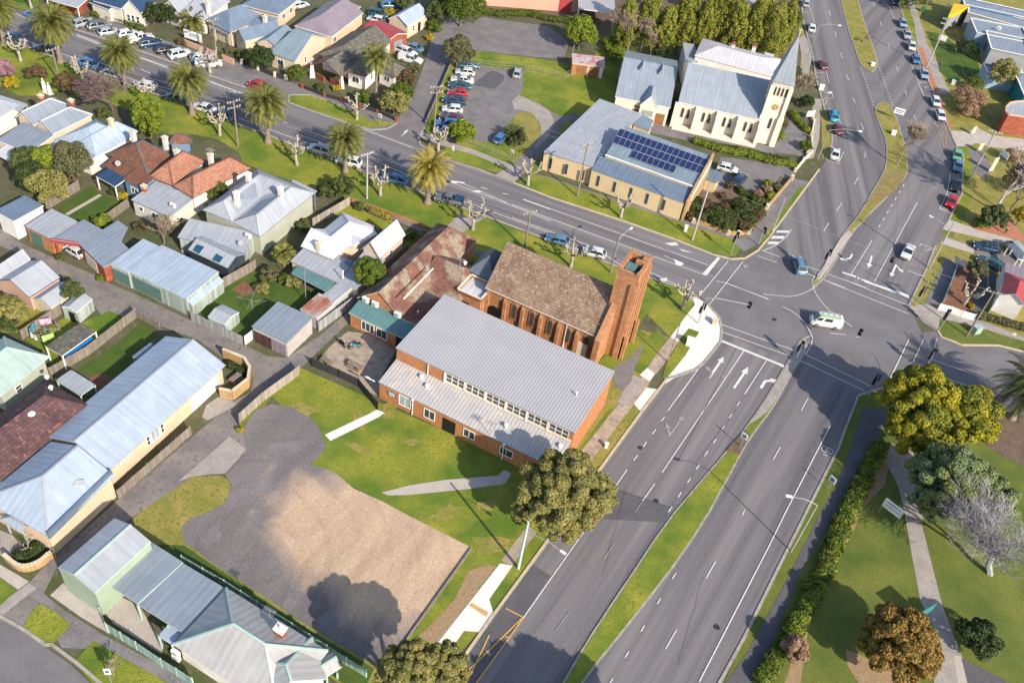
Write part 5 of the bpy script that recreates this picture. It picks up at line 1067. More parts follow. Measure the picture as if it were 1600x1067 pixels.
# bottom-left green trimmed house and sheds
def xb(h):
    h.chimney('s8 935,480',4.4,h=1.3,w=1.,d=.7,m='brick_red',capm='wall_white'); antenna(h,'s8 860,390',4.,2.4); h.aircon('s8 165,620',1.4); h.aircon('s8 170,655',.2)
H('green_trim_house','white weatherboard house with pale grey roof outlined in mint ridge caps and a brick chimney','house','wall_white','metal_cream','trim_green',[
 ('s8 145,548 535,130 1280,600',3.3,'v',dict(rise=2.7,ins=(4.6,4.6),ov=.4)),('s8 760,990 1275,800 1040,540',3.3,'v',dict(rise=2.2,ins=(0,3),ov=.3)),
 ('s8 1270,785 1385,712 1280,620',2.9,'u',dict(rise=.5,ins=(0,0),open_=True,posts=2)),
 ('s7 962,685 1075,755 1150,650',2.6,'flat',dict(ov=.05,open_=True,roofm='metal_pale_blue'))],extra=xb,cap=True)
h=House('green_shed','tall sage green metal shed with two tone blue grey gable roof','shed','wall_sage','metal_light','trim_green',cap=True)
h.mass('s7 155,135 455,340 m 920,185',4.6,'v',rise=.9,ins=(0,0),ov=.05,ovg=.05); h.done()
h=House('flat_carport','wide flat grey blue carport roof between the green shed and the house','carport','wall_green','metal_grey','trim_green',cap=False)
h.polyroof('s7 545,262 800,427 px 286,878 233,844',3.15,roofm='metal_grey',open_=True)
h.polyroof('s7 803,432 1048,590 1150,652 1090,748 px 351,918 287,880',3.0,roofm='metal_grey',open_=True)
for at in('s7 560,285','s7 800,440','s7 1040,600','px 284,884','px 348,922','px 236,850'):
    q=GL(at,2.9)[0]; b=MB(); b.box((q.x,q.y,1.4),(.16,.16,2.8)); h.item('post',b,'trim_green')
a_,c_=GL('s7 860,470',2.8)[0],GL('s7 1040,590',2.8)[0]; b=MB(); b.bar((a_.x,a_.y+2.5,1.3),(c_.x,c_.y+2.5,1.3),.15,2.6); h.item('wall',b,'wall_grey')
h.done()
# ---- houses north of the palm road
H('verandah_shop','brick house with white metal verandah roof at the top left','house','brick_red','metal_light','trim_white',[('t1 -60,-10 265,80 370,-20',3.2,'sk',dict(rise=.8,ov=.2,open_=True)),('t1 -60,-60 300,-10 400,-90',3.6,'u',dict(rise=1.5))])
H('navy_roof_house','white weatherboard house with dark navy metal roof and a gabled front','house','wall_board','metal_navy','trim_white',[
 ('t1 700,90 895,135 1010,20',3.4,'v',dict(rise=2.2,ins=(0,0),ov=.2,wins=[(0,.25,1.6,.8,1.6),(0,.5,1.6,.8,1.6),(0,.78,1.6,.8,1.6)])),('t1 380,25 580,100 720,10',2.8,'skr',dict(rise=1.2,ov=.3)),('t1 420,10 700,90 880,-40',3.5,'u',dict(rise=2.2,ins=(2,2)))],cap=False)
H('light_grey_house','house with light grey metal hip roof and a white chimney behind the young palm','house','wall_white','metal_light','trim_white',[
 ('t2 200,130 450,195 740,20',3.5,'u',dict(rise=2.4,ins=(2,3))),('t2 20,70 190,130 420,-30',3.4,'v',dict(rise=2.0,ins=(0,2)))],cap=False,ch=[('t2 485,110',4.8,dict(h=1.8,m='wall_white'))])
H('slate_grey_house','house with dark slate grey metal roofs and a pale chimney beside the white sign','house','wall_cream','metal_blue_grey','trim_cream',[
 ('t2 450,195 705,325 990,150',3.4,'long',dict(rise=2.6,ins=(3.2,3.2))),('t2 740,330 845,415 1110,240',3.5,'v',dict(rise=1.6,ins=(0,0),ov=.2)),('t2 540,280 690,350 740,320',2.8,'sk',dict(rise=.4,ov=.1,open_=True)),
 ('t2 860,250 1030,300 1190,190',3.4,'u',dict(rise=1.6))],cap=False,ch=[('t2 1050,215',4.6,dict(h=1.,m='wall_stone'))])
H('cream_office','cream building with slate grey roof behind the slate roofed house','building','wall_cream','metal_blue_grey','trim_white',[('t2 810,50 1190,150 1360,0',3.4,'u',dict(rise=1.8,wins=[(1,.3,1.9,1.4,1.2),(1,.75,1.9,1.4,1.2)]))],cap=False)
H('blue_gable_house','cream house with broad sky blue metal gable roof','house','wall_cream','metal_steel','trim_blue',[
 (byridge('t2 1085,520 1350,612',3.1,'t2 1545,352',6.2),3.1,'u',dict(rise=3.1,ins=(2,0),ov=.3,wins=[(0,.4,1.5,1.6,1.2),(1,.3,1.7,.8,1.3)])),('t2 960,425 1190,490 1330,330',3.3,'v',dict(rise=1.4,ins=(0,0),ov=.2))],cap=False)
H('mauve_roof_hall','long cream building with wide mauve grey metal roof','building','wall_peach','metal_mauve','trim_white',[('t3 0,240 345,345 670,130',4.2,'v',dict(rise=2.2,ins=(3,.01),ov=.2,wins=[(1,.1,3,1.4,1.2)])),('t3 330,40 565,105 620,65',3.6,'long',dict(rise=1.,ins=(2,2)))],cap=False)
H('arched_porch_bungalow','cream bungalow with mossy grey tiled roof, arched brick porch and tapered pillars','house','wall_white','tile_grey','trim_red',[
 ('t3 470,655 660,712 1060,560',3.3,'v',dict(rise=2.3,ins=(2,2.5),wins=[(0,.45,1.7,1.6,1.3),(1,.3,1.7,1,1.2)])),('t3 150,598 430,710 640,560',3.2,'v',dict(rise=1.9,ins=(0,3),ov=.3,open_=True,posts=2)),
 ('t3 760,640 930,720 1060,640',3.0,'long',dict(rise=1.4,wins=[(0,.5,1.6,1.6,1.1)])),('t3 230,500 560,620 760,330',3.4,'v',dict(rise=2.2,ins=(2.5,.01)))],cap=False,
 extra=lambda h:[(lambda b,p:(b.tube([(p.x,p.y,0),(p.x,p.y,2.9)],[.75,.35],4),h.item('pillar',b,'wall_white')))(MB(),GL(a)[0]) for a in('t3 165,715','t3 435,815')]+[(lambda b,p:(b.box((p.x,p.y,.55),(2.2,.3,1.1),-.25),h.item('porch_wall',b,'brick_red')))(MB(),GL(a)[0]) for a in('t3 245,745','t3 370,790')])
H('red_roof_garage','orange brick garage with red metal roof','garage','brick_red','metal_red','trim_white',[('t3 845,400 1010,290 650,200',3.2,'u',dict(rise=.9,ins=(0,0),ov=.1,doors=[(1,.5,1.2,2.6,2.2,'metal_grey')])) if 0 else ('t3 610,270 850,395 1010,290',3.2,'u',dict(rise=.9,ins=(0,0),ov=.1,doors=[(1,.6,1.2,2.6,2.2,'metal_grey')]))],cap=False)
H('small_cream_cottage','small cream cottage with pale blue gable roof at the head of the side street','house','wall_cream','metal_pale_blue','trim_white',[('t3 1045,245 1230,125 1140,45',3.0,'u',dict(rise=1.6,ins=(0,0),ov=.2,wins=[(0,.3,1.6,.9,1.3)],doors=[(0,.6,1.1,.9,2,'black')])) if 0 else ('t3 865,175 1050,245 1230,125',3.0,'v',dict(rise=1.6,ins=(0,0),ov=.2,wins=[(1,.3,1.6,.9,1.3)],doors=[(1,.6,1.1,.9,2,'black')]))],cap=False)
# top edge
gw=GL('t5 360,45 1290,120'); uw_=(gw[1]-gw[0]).normalized(); nw_=Vector((-uw_.y,uw_.x,0))
H('pink_warehouse','large salmon pink rendered warehouse wall along the top edge','warehouse','wall_pink','metal_light','trim_white',[([(v.x,v.y) for v in(gw[0],gw[1],gw[1]+nw_*25,gw[0]+nw_*25)],6.5,'flat',dict(ov=.02,wall='wall_pink',wins=[(0,.3,3,1.6,1.),(0,.62,3,1.6,1.)],doors=[(0,.85,1.6,3,3,'metal_red')]))],cap=False)
H('white_warehouse','ribbed white roofed warehouse beside the pink wall at the top','warehouse','trim_dark','metal_white','trim_white',[('c 410,55 640,85 780,-90',4.,'skr',dict(rise=.6,ov=.1,roofm='hall_metal',open_=True,posts=4))],cap=False)
H('pink_gable_warehouse','pale pink warehouse with white roof behind the row of conifers','warehouse','wall_pink','hall_metal','trim_white',[('c 1420,20 1640,35 1680,-150',5,'skr',dict(rise=.6,ov=.1))],cap=False)
H('brick_outbuilding','little orange brick outbuilding with rusty skillion roof and white pillars','shed','brick_orange','metal_rust_light','trim_cream',[('r2 260,300 650,345 665,245',2.6,'skr',dict(rise=.35,ov=.1,doors=[(0,.3,1.1,1.9,2.1,'timber'),(0,.68,1.1,1.9,2.1,'timber')]))],cap=False,
  extra=lambda h:[(lambda b,p:(b.box((p.x,p.y,1.2),(.7,.25,2.4),-.1),h.item('pillar',b,'wall_white')))(MB(),GL(a)[0]) for a in('r2 285,420','r2 425,450','r2 590,475')])
H('brick_annexe','small brick annexe at the end of the school wing','shed','brick_orange','metal_light','trim_cream',[('r2 800,490 850,500 880,290',3.0,'flat',dict(ov=.05))],cap=False)
# right side
def xc(h):
    b=MB();p=GL('t6 700,80',4.6)
h=House('clinic','flat roofed clinic with grey roofs, white parapets and an orange fronted bay','clinic','wall_grey','metal_grey','trim_white',cap=False,win='trim_blue')
h.mass('t6 830,200 900,365 1500,480',4.2,'flat',ov=.05,par=.3,wall='trim_blue'); h.mass('t6 1000,340 1060,540 1500,620',4.4,'flat',ov=.05,par=.3,wall='wall_grey',wins=[(0,.5,2.6,3,2.4)])
h.mass('t6 970,700 1030,820 1340,690',3.6,'flat',ov=.05,par=.3,wall='trim_blue'); h.mass('t6 1310,790 1430,1067 1700,900',4.0,'flat',ov=.05,par=.3,wall='sign_teal')
h.polyroof('t6 645,42 825,62 800,90 790,150 760,110 620,150 600,140',4.6,wall='sign_yellow',roofm='sign_yellow',trim='sign_yellow',thick=.5) if 0 else h.polyroof('t6 645,42 810,64 800,82 640,150 600,145',4.6,wall='wall_grey',roofm='sign_yellow',trim='sign_yellow',thick=1.3); h.opening(G(1490,22,3.2),Vector((1,.1,0)).normalized(),Vector((.1,-1,0)).normalized(),1.2,.8,0); h.mass('t6 815,50 800,140 1500,190',4.4,'flat',ov=.05,par=.3); h.mass('t6 740,-30 760,50 1500,60',4.8,'flat',ov=.05,par=.3,wall='sign_blue')
for at in('t6 1140,330','t6 930,15'): h.aircon(at,4.3)
h.done()
h=House('round_brick_building','curved red brick building with grey roof at the right edge','building','brick_red','metal_light','wall_pink',cap=False)
h.polyroof('t7 1300,310 1134,290 970,265 940,235 945,185 985,145 1050,132 1134,128 1300,125',4.4,par=.3)
h.done()
H('dark_carport','dark carport with pale posts above the two dark wagons at the right edge','carport','trim_blue','metal_dark','trim_white',[('t8 1150,950 1219,960 1230,790',2.6,'flat',dict(ov=.05,open_=True,posts=4))],cap=False)
H('red_roof_shop','white walled shop with red and plum metal roof at the right edge','shop','wall_white','metal_red','trim_blue',[('u1 945,400 1210,510 1300,280',3.6,'long',dict(rise=1.2,ins=(0,3),ov=.1)),('u1 985,290 1200,360 1250,180',3.0,'skr',dict(rise=.6,ov=.1,roofm='metal_mauve')),('u1 1010,190 1080,100 1250,130',3.,'flat',dict(ov=.1,roofm='metal_mauve'))],cap=False)
# ---------------------------------------------------------------- fences
def fence(name,s,h,m,label,cat='fence',post='wood_post',th=.06,ph=.12,step=2.5,sm=0,group=None,posts=True,rail=None,pn='panel',base=0.):
    p=GL(s)
    if sm: p=smoothpts(p,sm,False)
    org=p[0].copy(); e=root(name,org,label,cat,group); b=MB()
    for a,c in zip(p,p[1:]): b.bar(a+Vector((0,0,base+h/2)),c+Vector((0,0,base+h/2)),th,h)
    b.build(pn,m,parent=e)
    if rail:
        b=MB()
        for a,c in zip(p,p[1:]): b.bar(a+Vector((0,0,h)),c+Vector((0,0,h)),th+.12,.1)
        b.build('capping',rail,parent=e)
    if posts:
        nn=0
        for a,c in zip(p,p[1:]):
            L=(c-a).length; n=max(1,round(L/step))
            for k in range(n+(1 if c is p[-1] else 0)):
                q=a.lerp(c,k/n); b=MB(); b.box((q.x,q.y,(h+.1)/2),(ph,ph,h+.1)); b.build('post',post,parent=e); nn+=1
                if nn>95: break
    return e
def wirefence(name,s,h,label,step=3.,group=None):
    p=GL(s); e=root(name,p[0],label,'fence',group); b=MB()
    for a,c in zip(p,p[1:]):
        for z in(.05,h/2,h): b.bar(a+Vector((0,0,z)),c+Vector((0,0,z)),.035)
        L=(c-a).length;n=int(L/.6)
        for k in range(n): q=a.lerp(c,k/n); b.bar(q+Vector((0,0,.05)),q+Vector((0,0,h)),.012)
    b.build('mesh_panel','wire_grey',parent=e)
    for a,c in zip(p,p[1:]):
        n=max(1,int((c-a).length/step))
        for k in range(n+1): q=a.lerp(c,k/n); b=MB(); b.tube([q,q+Vector((0,0,h+.1))],.05,5); b.build('post','steel',parent=e)
fence('paling_fence','u8 345,820 340,765 610,520 700,450 990,240 1050,190',1.7,'paling_pale','pale paling fence between the lane and the hall lawn')
fence('paling_fence','i 735,985 1180,590',1.6,'paling','weathered paling fence in front of the long cream house')
fence('steel_fence','q5 60,700 380,835 610,945 j 750,435',1.5,'fence_dark','dark steel picket fence around the paved yard',post='black',step=3)
fence('paling_fence','s3 925,945 1270,680 1569,510',1.9,'paling','grey paling fence beside the mint workshop')
fence('metal_fence','s5 0,600 485,830',1.7,'colorbond','pale grey sheet metal fence along the lane behind the garden shed',post='steel')
fence('metal_fence','s5 485,830 565,770',1.7,'wall_white','short white sheet fence panel beside the double garage',post='steel')
fence('iron_fence','s5 1175,700 1541,430',1.9,'colorbond','long pale iron fence along the laneway beside the rusty lean-to',post='steel')
fence('paling_fence','s4 450,670 790,470 1200,145',1.7,'paling','grey paling fence running behind the slatted pergola')
fence('paling_fence','s4 1200,145 1404,250',1.3,'paling','low paling fence along the lane above the clover yard')
fence('paling_fence','s4 200,340 550,110',1.7,'paling','weathered paling fence behind the washing line')
fence('paling_fence','s1 560,290 950,50',1.8,'paling','paling fence on the left of the narrow green lawn')
fence('paling_fence','s1 1240,470 1540,250',1.6,'paling','paling fence on the right of the narrow green lawn')
fence('paling_fence','f 350,375 580,240',1.7,'paling_pale','paling fence above the white roofed cottage')
fence('paling_fence','r8 1180,720 1400,520',1.6,'paling','paling fence to the right of the white roofed cottage')
fence('low_wall','f 590,215 800,290 1110,410',.6,'brick_church','low brick front wall along the lawn path',posts=False,th=.25,cat='wall')
fence('brick_wall','u8 110,460 260,490 450,340 470,200 400,90 150,-10',1.7,'brick_tan','curved tan brick garden wall at the end of the long cream house','wall',posts=False,th=.25,rail='trim_cream')
fence('brick_wall','s6 60,890 200,1000 330,1005 450,950 530,880 575,860 505,730',1.1,'brick_tan','curved tan brick front wall of the long cream house','wall',posts=False,th=.3,sm=3,rail='trim_cream')
fence('green_fence','s7 560,650 800,800 1000,935 1250,1090',1.7,'fence_green','mint green sheet metal fence in front of the bottom left house',post='trim_green')
fence('green_fence','s7 455,400 565,660',1.7,'fence_green','short mint fence beside the green shed',post='trim_green')
fence('green_fence','m 1130,330 1390,480 n 440,880 680,1030',1.6,'fence_green','mint green fence between the bottom left house and the gravel lot',post='trim_green')
fence('masonry_wall','t2 220,440 740,650',1.2,'wall_pink','pale pink masonry fence below the white sign','wall',posts=False,th=.22)
fence('pillar_fence','t2 820,640 1150,770 1260,800',.9,'fence_dark','black picket fence with pale masonry pillars','fence',post='wall_stone',ph=.45,step=4,pn='picket_panel')
fence('pillar_fence','t3 75,820 280,900 440,945 610,1000 770,1050 b 865,750',.8,'fence_dark','dark front fence with square brick pillars before the porch bungalow','fence',post='brick_red',ph=.5,step=4.2)
fence('garden_wall','u2 20,760 335,870 430,880 530,860 700,630 930,360',.9,'brick_tan','low tan brick wall around the clipped corner garden','wall',post='trim_cream',ph=.6,step=14,th=.3)
fence('garden_wall','u2 960,290 1040,190 1110,120',.7,'wall_stone','low cream wall at the church car park entrance','wall',post='trim_cream',ph=.55,step=5,th=.25)
fence('garden_wall','v5 220,650 250,500 225,450',.7,'wall_stone','low cream wall beside the white noticeboard near the spire','wall',post='trim_cream',ph=.5,step=5,th=.25)
fence('garden_wall','v5 165,900 215,810 220,700',.7,'wall_stone','low cream wall by the round green bush near the spire','wall',post='trim_cream',ph=.5,step=5,th=.25)
wirefence('wire_fence','b 1150,870 1340,900 1581,1000 v3 1305,370 1310,310',1.1,'wire mesh fence below the car park')
wirefence('wire_fence','t4 560,270 800,300 880,300 1180,350 1381,400 r2 250,440',1.3,'long wire fence above the gravel car park')
wirefence('wire_fence','t5 1225,490 1250,400 1205,390 1210,345',2.,'green wire fence beside the round green tree')
fence('timber_rail_fence','t4 280,260 30,850',.9,'paling','low timber fence between the side street and the parked cars',step=3)
fence('sheet_fence','u1 340,510 500,95',1.3,'trim_blue','pale blue fence on the left of the pruned tree garden',post='trim_blue')
fence('panel_fence','u1 300,560 420,590 540,635 665,670',1.3,'trim_white','three white fence panels beside the pruned tree',post='trim_white')
fence('blade_fence','u1 945,400 825,600',2.4,'sheet_f' if 0 else 'trim_blue','tall pale blue screen wall beside the red roofed shop',post='trim_blue')
fence('hedge_rail','u4 690,1050 830,600 980,280 1110,0',.9,'wood_post','thin timber rail running through the long ivy hedge',posts=False,th=.08,cat='rail')
fence('timber_edging','n 915,825 970,745 1330,240',.28,'wood_post','low timber sleeper edging on the right of the gravel lot','edging',posts=False,th=.2,pn='sleeper')
fence('masonry_wall','h 1170,620 1050,880',.1,'wall_white','thin pale edging','wall',posts=False) if 0 else None
# ---------------------------------------------------------------- cars
def paint(n,c,r=.3,mt=.2):
    mt_=bpy.data.materials.new(n); mt_.use_nodes=True; b=mt_.node_tree.nodes['Principled BSDF']; nt=mt_.node_tree
    b.inputs['Roughness'].default_value=r; b.inputs['Metallic'].default_value=mt; b.inputs['Coat Weight'].default_value=.5; b.inputs['Coat Roughness'].default_value=.1
    ns=_n(nt,'ShaderNodeTexNoise'); ns.inputs['Scale'].default_value=3; mx=_n(nt,'ShaderNodeMix',data_type='RGBA'); nt.links.new(ns.outputs['Fac'],mx.inputs[0]); mx.inputs[6].default_value=(*c,1); mx.inputs[7].default_value=(*[x*.85 for x in c],1); nt.links.new(mx.outputs[2],b.inputs['Base Color'])
    M[n]=mt_
for n,c in dict(white=(.72,.72,.71),silver=(.42,.45,.48),black=(.02,.022,.028),navy=(.025,.06,.13),blue=(.07,.20,.42),steelblue=(.12,.24,.36),cyan=(.02,.32,.50),red=(.50,.015,.03),maroon=(.14,.015,.04),teal=(.03,.11,.14),grey=(.16,.17,.19),paleblue=(.30,.42,.55),green=(.16,.45,.24)).items(): paint('paint_'+n,c)
mat('tyre',(.02,.02,.02),rough=.9); mat('rim',(.4,.4,.42),rough=.35,metal=.6); mat('lamp_clear',(.7,.72,.75),rough=.15); mat('lamp_red',(.4,.01,.01),rough=.2); mat('car_glass',(.015,.022,.03),(.02,.03,.04),rough=.06,spec=.7)
mat('plate',(.6,.6,.5)); mat('green_panel',(.30,.52,.22),(.26,.46,.2))
def loft(b,rings,mi=0):
    n=len(rings[0]);o=len(b.v)
    for r in rings: b.v+=[tuple(p) for p in r]
    for k in range(len(rings)-1):
        for i in range(n): j=(i+1)%n; b.f.append((o+k*n+i,o+k*n+j,o+(k+1)*n+j,o+(k+1)*n+i)); b.mi.append(mi)
    b.f.append(tuple(o+i for i in range(n))[::-1]); b.f.append(tuple(o+(len(rings)-1)*n+i for i in range(n))); b.mi+=[mi,mi]
CT=dict( # L,W,H belt-z, hood-z, boot-z, cabin: base front x, roof front, roof rear, base rear (from centre, +x = front)
 sedan=(4.7,1.82,1.45,.92,.82,.92,(1.05,.35,-.85,-1.65)), hatch=(4.1,1.74,1.46,.92,.84,.93,(1.05,.35,-1.35,-1.95)), suv=(4.6,1.86,1.70,1.05,1.0,1.06,(1.15,.55,-1.6,-2.15)),
 wagon=(4.8,1.84,1.55,.96,.88,.97,(1.1,.4,-1.75,-2.3)), ute=(5.2,1.86,1.76,1.08,1.05,1.0,(1.3,.75,-.45,-.75)), van=(4.9,1.75,2.05,1.15,1.1,1.2,(2.15,1.45,-2.3,-2.42)), small=(3.8,1.68,1.47,.92,.86,.93,(1.1,.35,-1.3,-1.8)))
CARP={}
def carproto(t):
    L,Wd,Hh,bz,hz,tz,(bf,rf,rr,br)=CT[t]; hw=Wd/2; e=bpy.data.objects.new(dict(ute='utility_truck',van='van').get(t,'parked_car'),None); C.objects.link(e); e['_o']=(0,0,0)
    def ringx(x,w,zl,zt): return [(x,-w*.93,zl),(x,-w,zl+.22),(x,-w,zt-.16),(x,-w*.9,zt),(x,w*.9,zt),(x,w,zt-.16),(x,w,zl+.22),(x,w*.93,zl)]
    b=MB(); fx=L/2
    R=[ringx(-fx,hw*.80,.42,tz-.22),ringx(-fx+.12,hw*.93,.28,tz-.05),ringx(-fx+.6,hw,.24,tz),ringx(br,hw,.24,bz),ringx(bf,hw,.24,bz),ringx(bf+.35,hw,.24,hz+.02),ringx(fx-.45,hw*.98,.24,hz-.08),ringx(fx-.12,hw*.9,.28,hz-.2),ringx(fx,hw*.74,.4,hz-.34)]
    R=[r for r in R]; R.sort(key=lambda r:r[0][0]); loft(b,R)
    # cabin
    cw=hw*.92; rw=hw*.76; q=lambda x,w,z:[(x,-w,z),(x,w,z)]
    base=[(bf,-cw,bz-.02),(bf,cw,bz-.02),(br,cw,bz-.02),(br,-cw,bz-.02)]; top=[(rf,-rw,Hh-.05),(rf,rw,Hh-.05),(rr,rw,Hh-.05),(rr,-rw,Hh-.05)]
    tp2=[(rf-.18,-rw+.12,Hh),(rf-.18,rw-.12,Hh),(rr+.15,rw-.12,Hh-.01),(rr+.15,-rw+.12,Hh-.01)]
    b.add(base+top+tp2,[(0,1,5,4),(1,2,6,5),(2,3,7,6),(3,0,4,7),(4,5,9,8),(5,6,10,9),(6,7,11,10),(7,4,8,11),(8,9,10,11)])
    if t=='ute':   # tray tub
        b.box((-1.65,0,bz+.03),(1.75,Wd*.9,.12))
    body=b.build('body','paint_white',parent=e,smooth=False)
    bv=body.modifiers.new('b','BEVEL'); bv.width=.05; bv.segments=2; bv.limit_method='ANGLE'; bv.angle_limit=math.radians(20)
    dg=bpy.context.evaluated_depsgraph_get(); me=bpy.data.meshes.new_from_object(body.evaluated_get(dg)); body.modifiers.clear(); body.data=me; me.name='body'
    me.polygons.foreach_set('use_smooth',[True]*len(me.polygons)); 
    def glass(nm,a,bb,c,d,shr=.1):
        P=[Vector(x) for x in(a,bb,c,d)]; mid=sum(P,Vector())/4; n=(P[1]-P[0]).cross(P[2]-P[0]).normalized()
        if n.dot(mid-Vector((mid.x*.2 if abs(n.x)>.3 else mid.x,0,.8)))<0: n=-n
        P=[p+(mid-p)*shr+n*.025 for p in P]; lo=[p-n*.02 for p in P]
        g=MB(); g.add(lo+P,[(0,1,2,3),(7,6,5,4),(0,4,5,1),(1,5,6,2),(2,6,7,3),(3,7,4,0)]); return g.build(nm,'car_glass',parent=e)
    glass('windscreen',base[0],base[1],top[1],top[0],.08); glass('rear_window',base[2],base[3],top[3],top[2],.14)
    for s,(i,j) in((1,(1,2)),(-1,(0,3))):
        A,B=Vector(base[i]),Vector(base[j]); Ct,D=Vector(top[j]),Vector(top[i])
        if t=='van':
            f=lambda u:( A.lerp(B,u),D.lerp(Ct,u)); 
            for u0,u1 in((.02,.22),(.3,.6)): p0,p1=f(u0);p2,p3=f(u1); glass('side_window',p0.lerp(p1,.25),p2.lerp(p3,.25),p3.lerp(p2,.15),p1.lerp(p0,.15),.02)
        else:
            mdb,mdt=A.lerp(B,.5),D.lerp(Ct,.5)
            glass('side_window',A,mdb,mdt,D,.11); glass('side_window',mdb,B,Ct,mdt,.11)
    if t=='ute':
        g=MB(); g.box((-1.7,0,1.3),(1.6,Wd*.86,.55)); g.build('canopy','paint_navy',parent=e)
    for sx in((L*.31),-(L*.29)):
        for s in(1,-1):
            w_=MB(); r=.33 if t not in('suv','ute') else .37
            w_.tube([(sx,s*(hw-.2),r),(sx,s*(hw+.015),r)],[r,r],14); wo=w_.build('wheel','tyre',parent=e); g=MB(); g.tube([(sx,s*(hw-.1),r),(sx,s*(hw+.03),r)],[r*.62,r*.58],10); g.build('rim','rim',parent=wo)
    for s in(1,-1):
        g=MB(); g.box((fx-.16,s*hw*.66,hz-.25),(.22,.36,.14)); g.build('headlight','lamp_clear',parent=e)
        g=MB(); g.box((-fx+.1,s*hw*.72,tz-.2),(.16,.28,.2)); g.build('tail_light','lamp_red',parent=e)
        g=MB(); g.box((bf-.25,s*(hw+.08),bz+.04),(.14,.18,.12)); g.build('mirror','black',parent=e)
    g=MB(); g.box((-fx+.0,0,.62),(.06,.5,.13)); g.build('number_plate','plate',parent=e)
    if t=='wagon' or t=='suv':
        for s in(1,-1): g=MB(); g.bar((rf-.3,s*rw*.85,Hh+.03),(rr+.3,s*rw*.85,Hh+.03),.05); g.build('roof_rail','black',parent=e)
    return e
USED=set()
def car(t,col,s,label,z=.5,group=None,extra=None,cat=None):
    p,q=GL(s,z); c=(p+q)/2; d=(p-q).normalized(); rz=math.atan2(d.y,d.x)
    if t not in CARP: CARP[t]=carproto(t); pr=CARP[t]
    else: pr=None
    src=CARP[t]
    if t in USED: o=copy_tree(src)
    else: o=src; USED.add(t)
    o.location=(c.x,c.y,0.07); o.rotation_euler=(0,0,rz)
    tag(o,label,cat or dict(van='van',ute='ute').get(t,'car'),group)
    for ch in o.children:
        if ch.name.startswith('body') or (t=='ute' and ch.name.startswith('canopy') and col!='grey'):
            ch.material_slots[0].link='OBJECT'; ch.material_slots[0].material=M['paint_'+col]
    if extra: extra(o)
    return o
GA='cars parked along the kerb below the palms'; GB='cars angle parked along the palm road'; GC='cars in the gravel car park'; GD='cars parked on the top road'
car('hatch','navy','v1 45,305 165,330','dark blue car at the far left kerb below the leftmost palm',group=GA)
car('sedan','black','v1 295,400 430,425','black sedan parked between the first two palms',group=GA)
car('suv','blue','v1 640,515 815,560','blue four wheel drive parked behind a pruned tree, above the white hatchback',group=GA)
car('hatch','white','v1 855,595 995,640','white hatchback parked behind the blue four wheel drive',group=GA)
car('hatch','white','v1 1140,705 1295,735','white hatchback half hidden by a pruned tree between two palms',group=GA)
car('sedan','teal','v1 1385,795 1545,840','dark teal sedan parked ahead of the white sedan',group=GA)
car('sedan','white','v2 125,455 285,500','white sedan parked beside the fourth palm trunk',group=GA)
car('suv','navy','v2 305,515 455,570','dark navy wagon parked behind the white sedan and a pruned tree',group=GA)
car('suv','silver','v2 1075,800 1280,860','silver white four wheel drive parked left of the sixth palm',group=GA)
car('suv','white','v2 1315,905 1515,950','white four wheel drive parked behind the sixth palm trunk',group=GA)
car('wagon','blue','v3 210,515 395,560','bright blue wagon parked beside the pale street pole',group=GA)
car('ute','grey','v3 650,690 870,735','grey ute with dark teal canopy at the kerb right of the orange hearted palm',group=GA)
car('hatch','steelblue','q2 490,60 690,110','light blue hatchback parked behind the brick church',group=GA)
car('hatch','white','q2 800,165 990,215','white hatchback parked behind the brick church near the tower',group=GA)
car('sedan','blue','v1 360,150 235,120','deep blue sedan driving on the far left of the palm road')
car('wagon','silver','t1 385,215 258,255','silver wagon at the left end of the angle parked row',group=GB)
car('suv','grey','t1 575,250 380,285','dark grey four wheel drive second in the angle parked row',group=GB)
car('hatch','silver','t1 650,310 498,340','silver hatchback third in the angle parked row',group=GB)
car('hatch','white','t1 830,335 700,355','white hatchback fourth in the angle parked row behind a palm',group=GB)
car('ute','white','t1 985,375 800,410','white ute fifth in the angle parked row',group=GB)
car('suv','navy','t1 1095,430 900,460','dark blue four wheel drive in the angle parked row beside the white ute',group=GB)
car('hatch','black','t1 1240,485 1050,520','black hatchback in the angle parked row',group=GB)
car('suv','white','t1 1370,530 1200,570','white four wheel drive in the angle parked row behind the third palm',group=GB)
car('hatch','white','t2 475,575 345,590','white hatchback behind the white ute by the power pole',group=GB)
car('ute','white','t2 570,640 400,650','long white ute at the right end of the angle parked row',group=GB)
car('small','red','v2 600,275 700,300','small red car in the asphalt bay above the fifth palm')
car('hatch','white','t3 680,170 835,205','white hatchback behind the red roofed garage')
car('suv','teal','t3 830,150 730,130','dark teal four wheel drive behind the white hatchback near the red roof')
car('suv','blue','t3 940,60 850,60','blue vehicle parked near the small cream cottage, partly behind a bush')
car('hatch','white','t3 100,45 5,65','white car between the cream office and the mauve roofed hall')
car('sedan','steelblue','t3 1035,425 1170,470','blue grey sedan in the driveway of the orange garage')
car('wagon','white','t3 1125,520 960,455','white wagon in the driveway below the blue grey sedan')
car('ute','white','t3 1165,580 985,535','white ute with dark tray beside the wire fenced driveway')
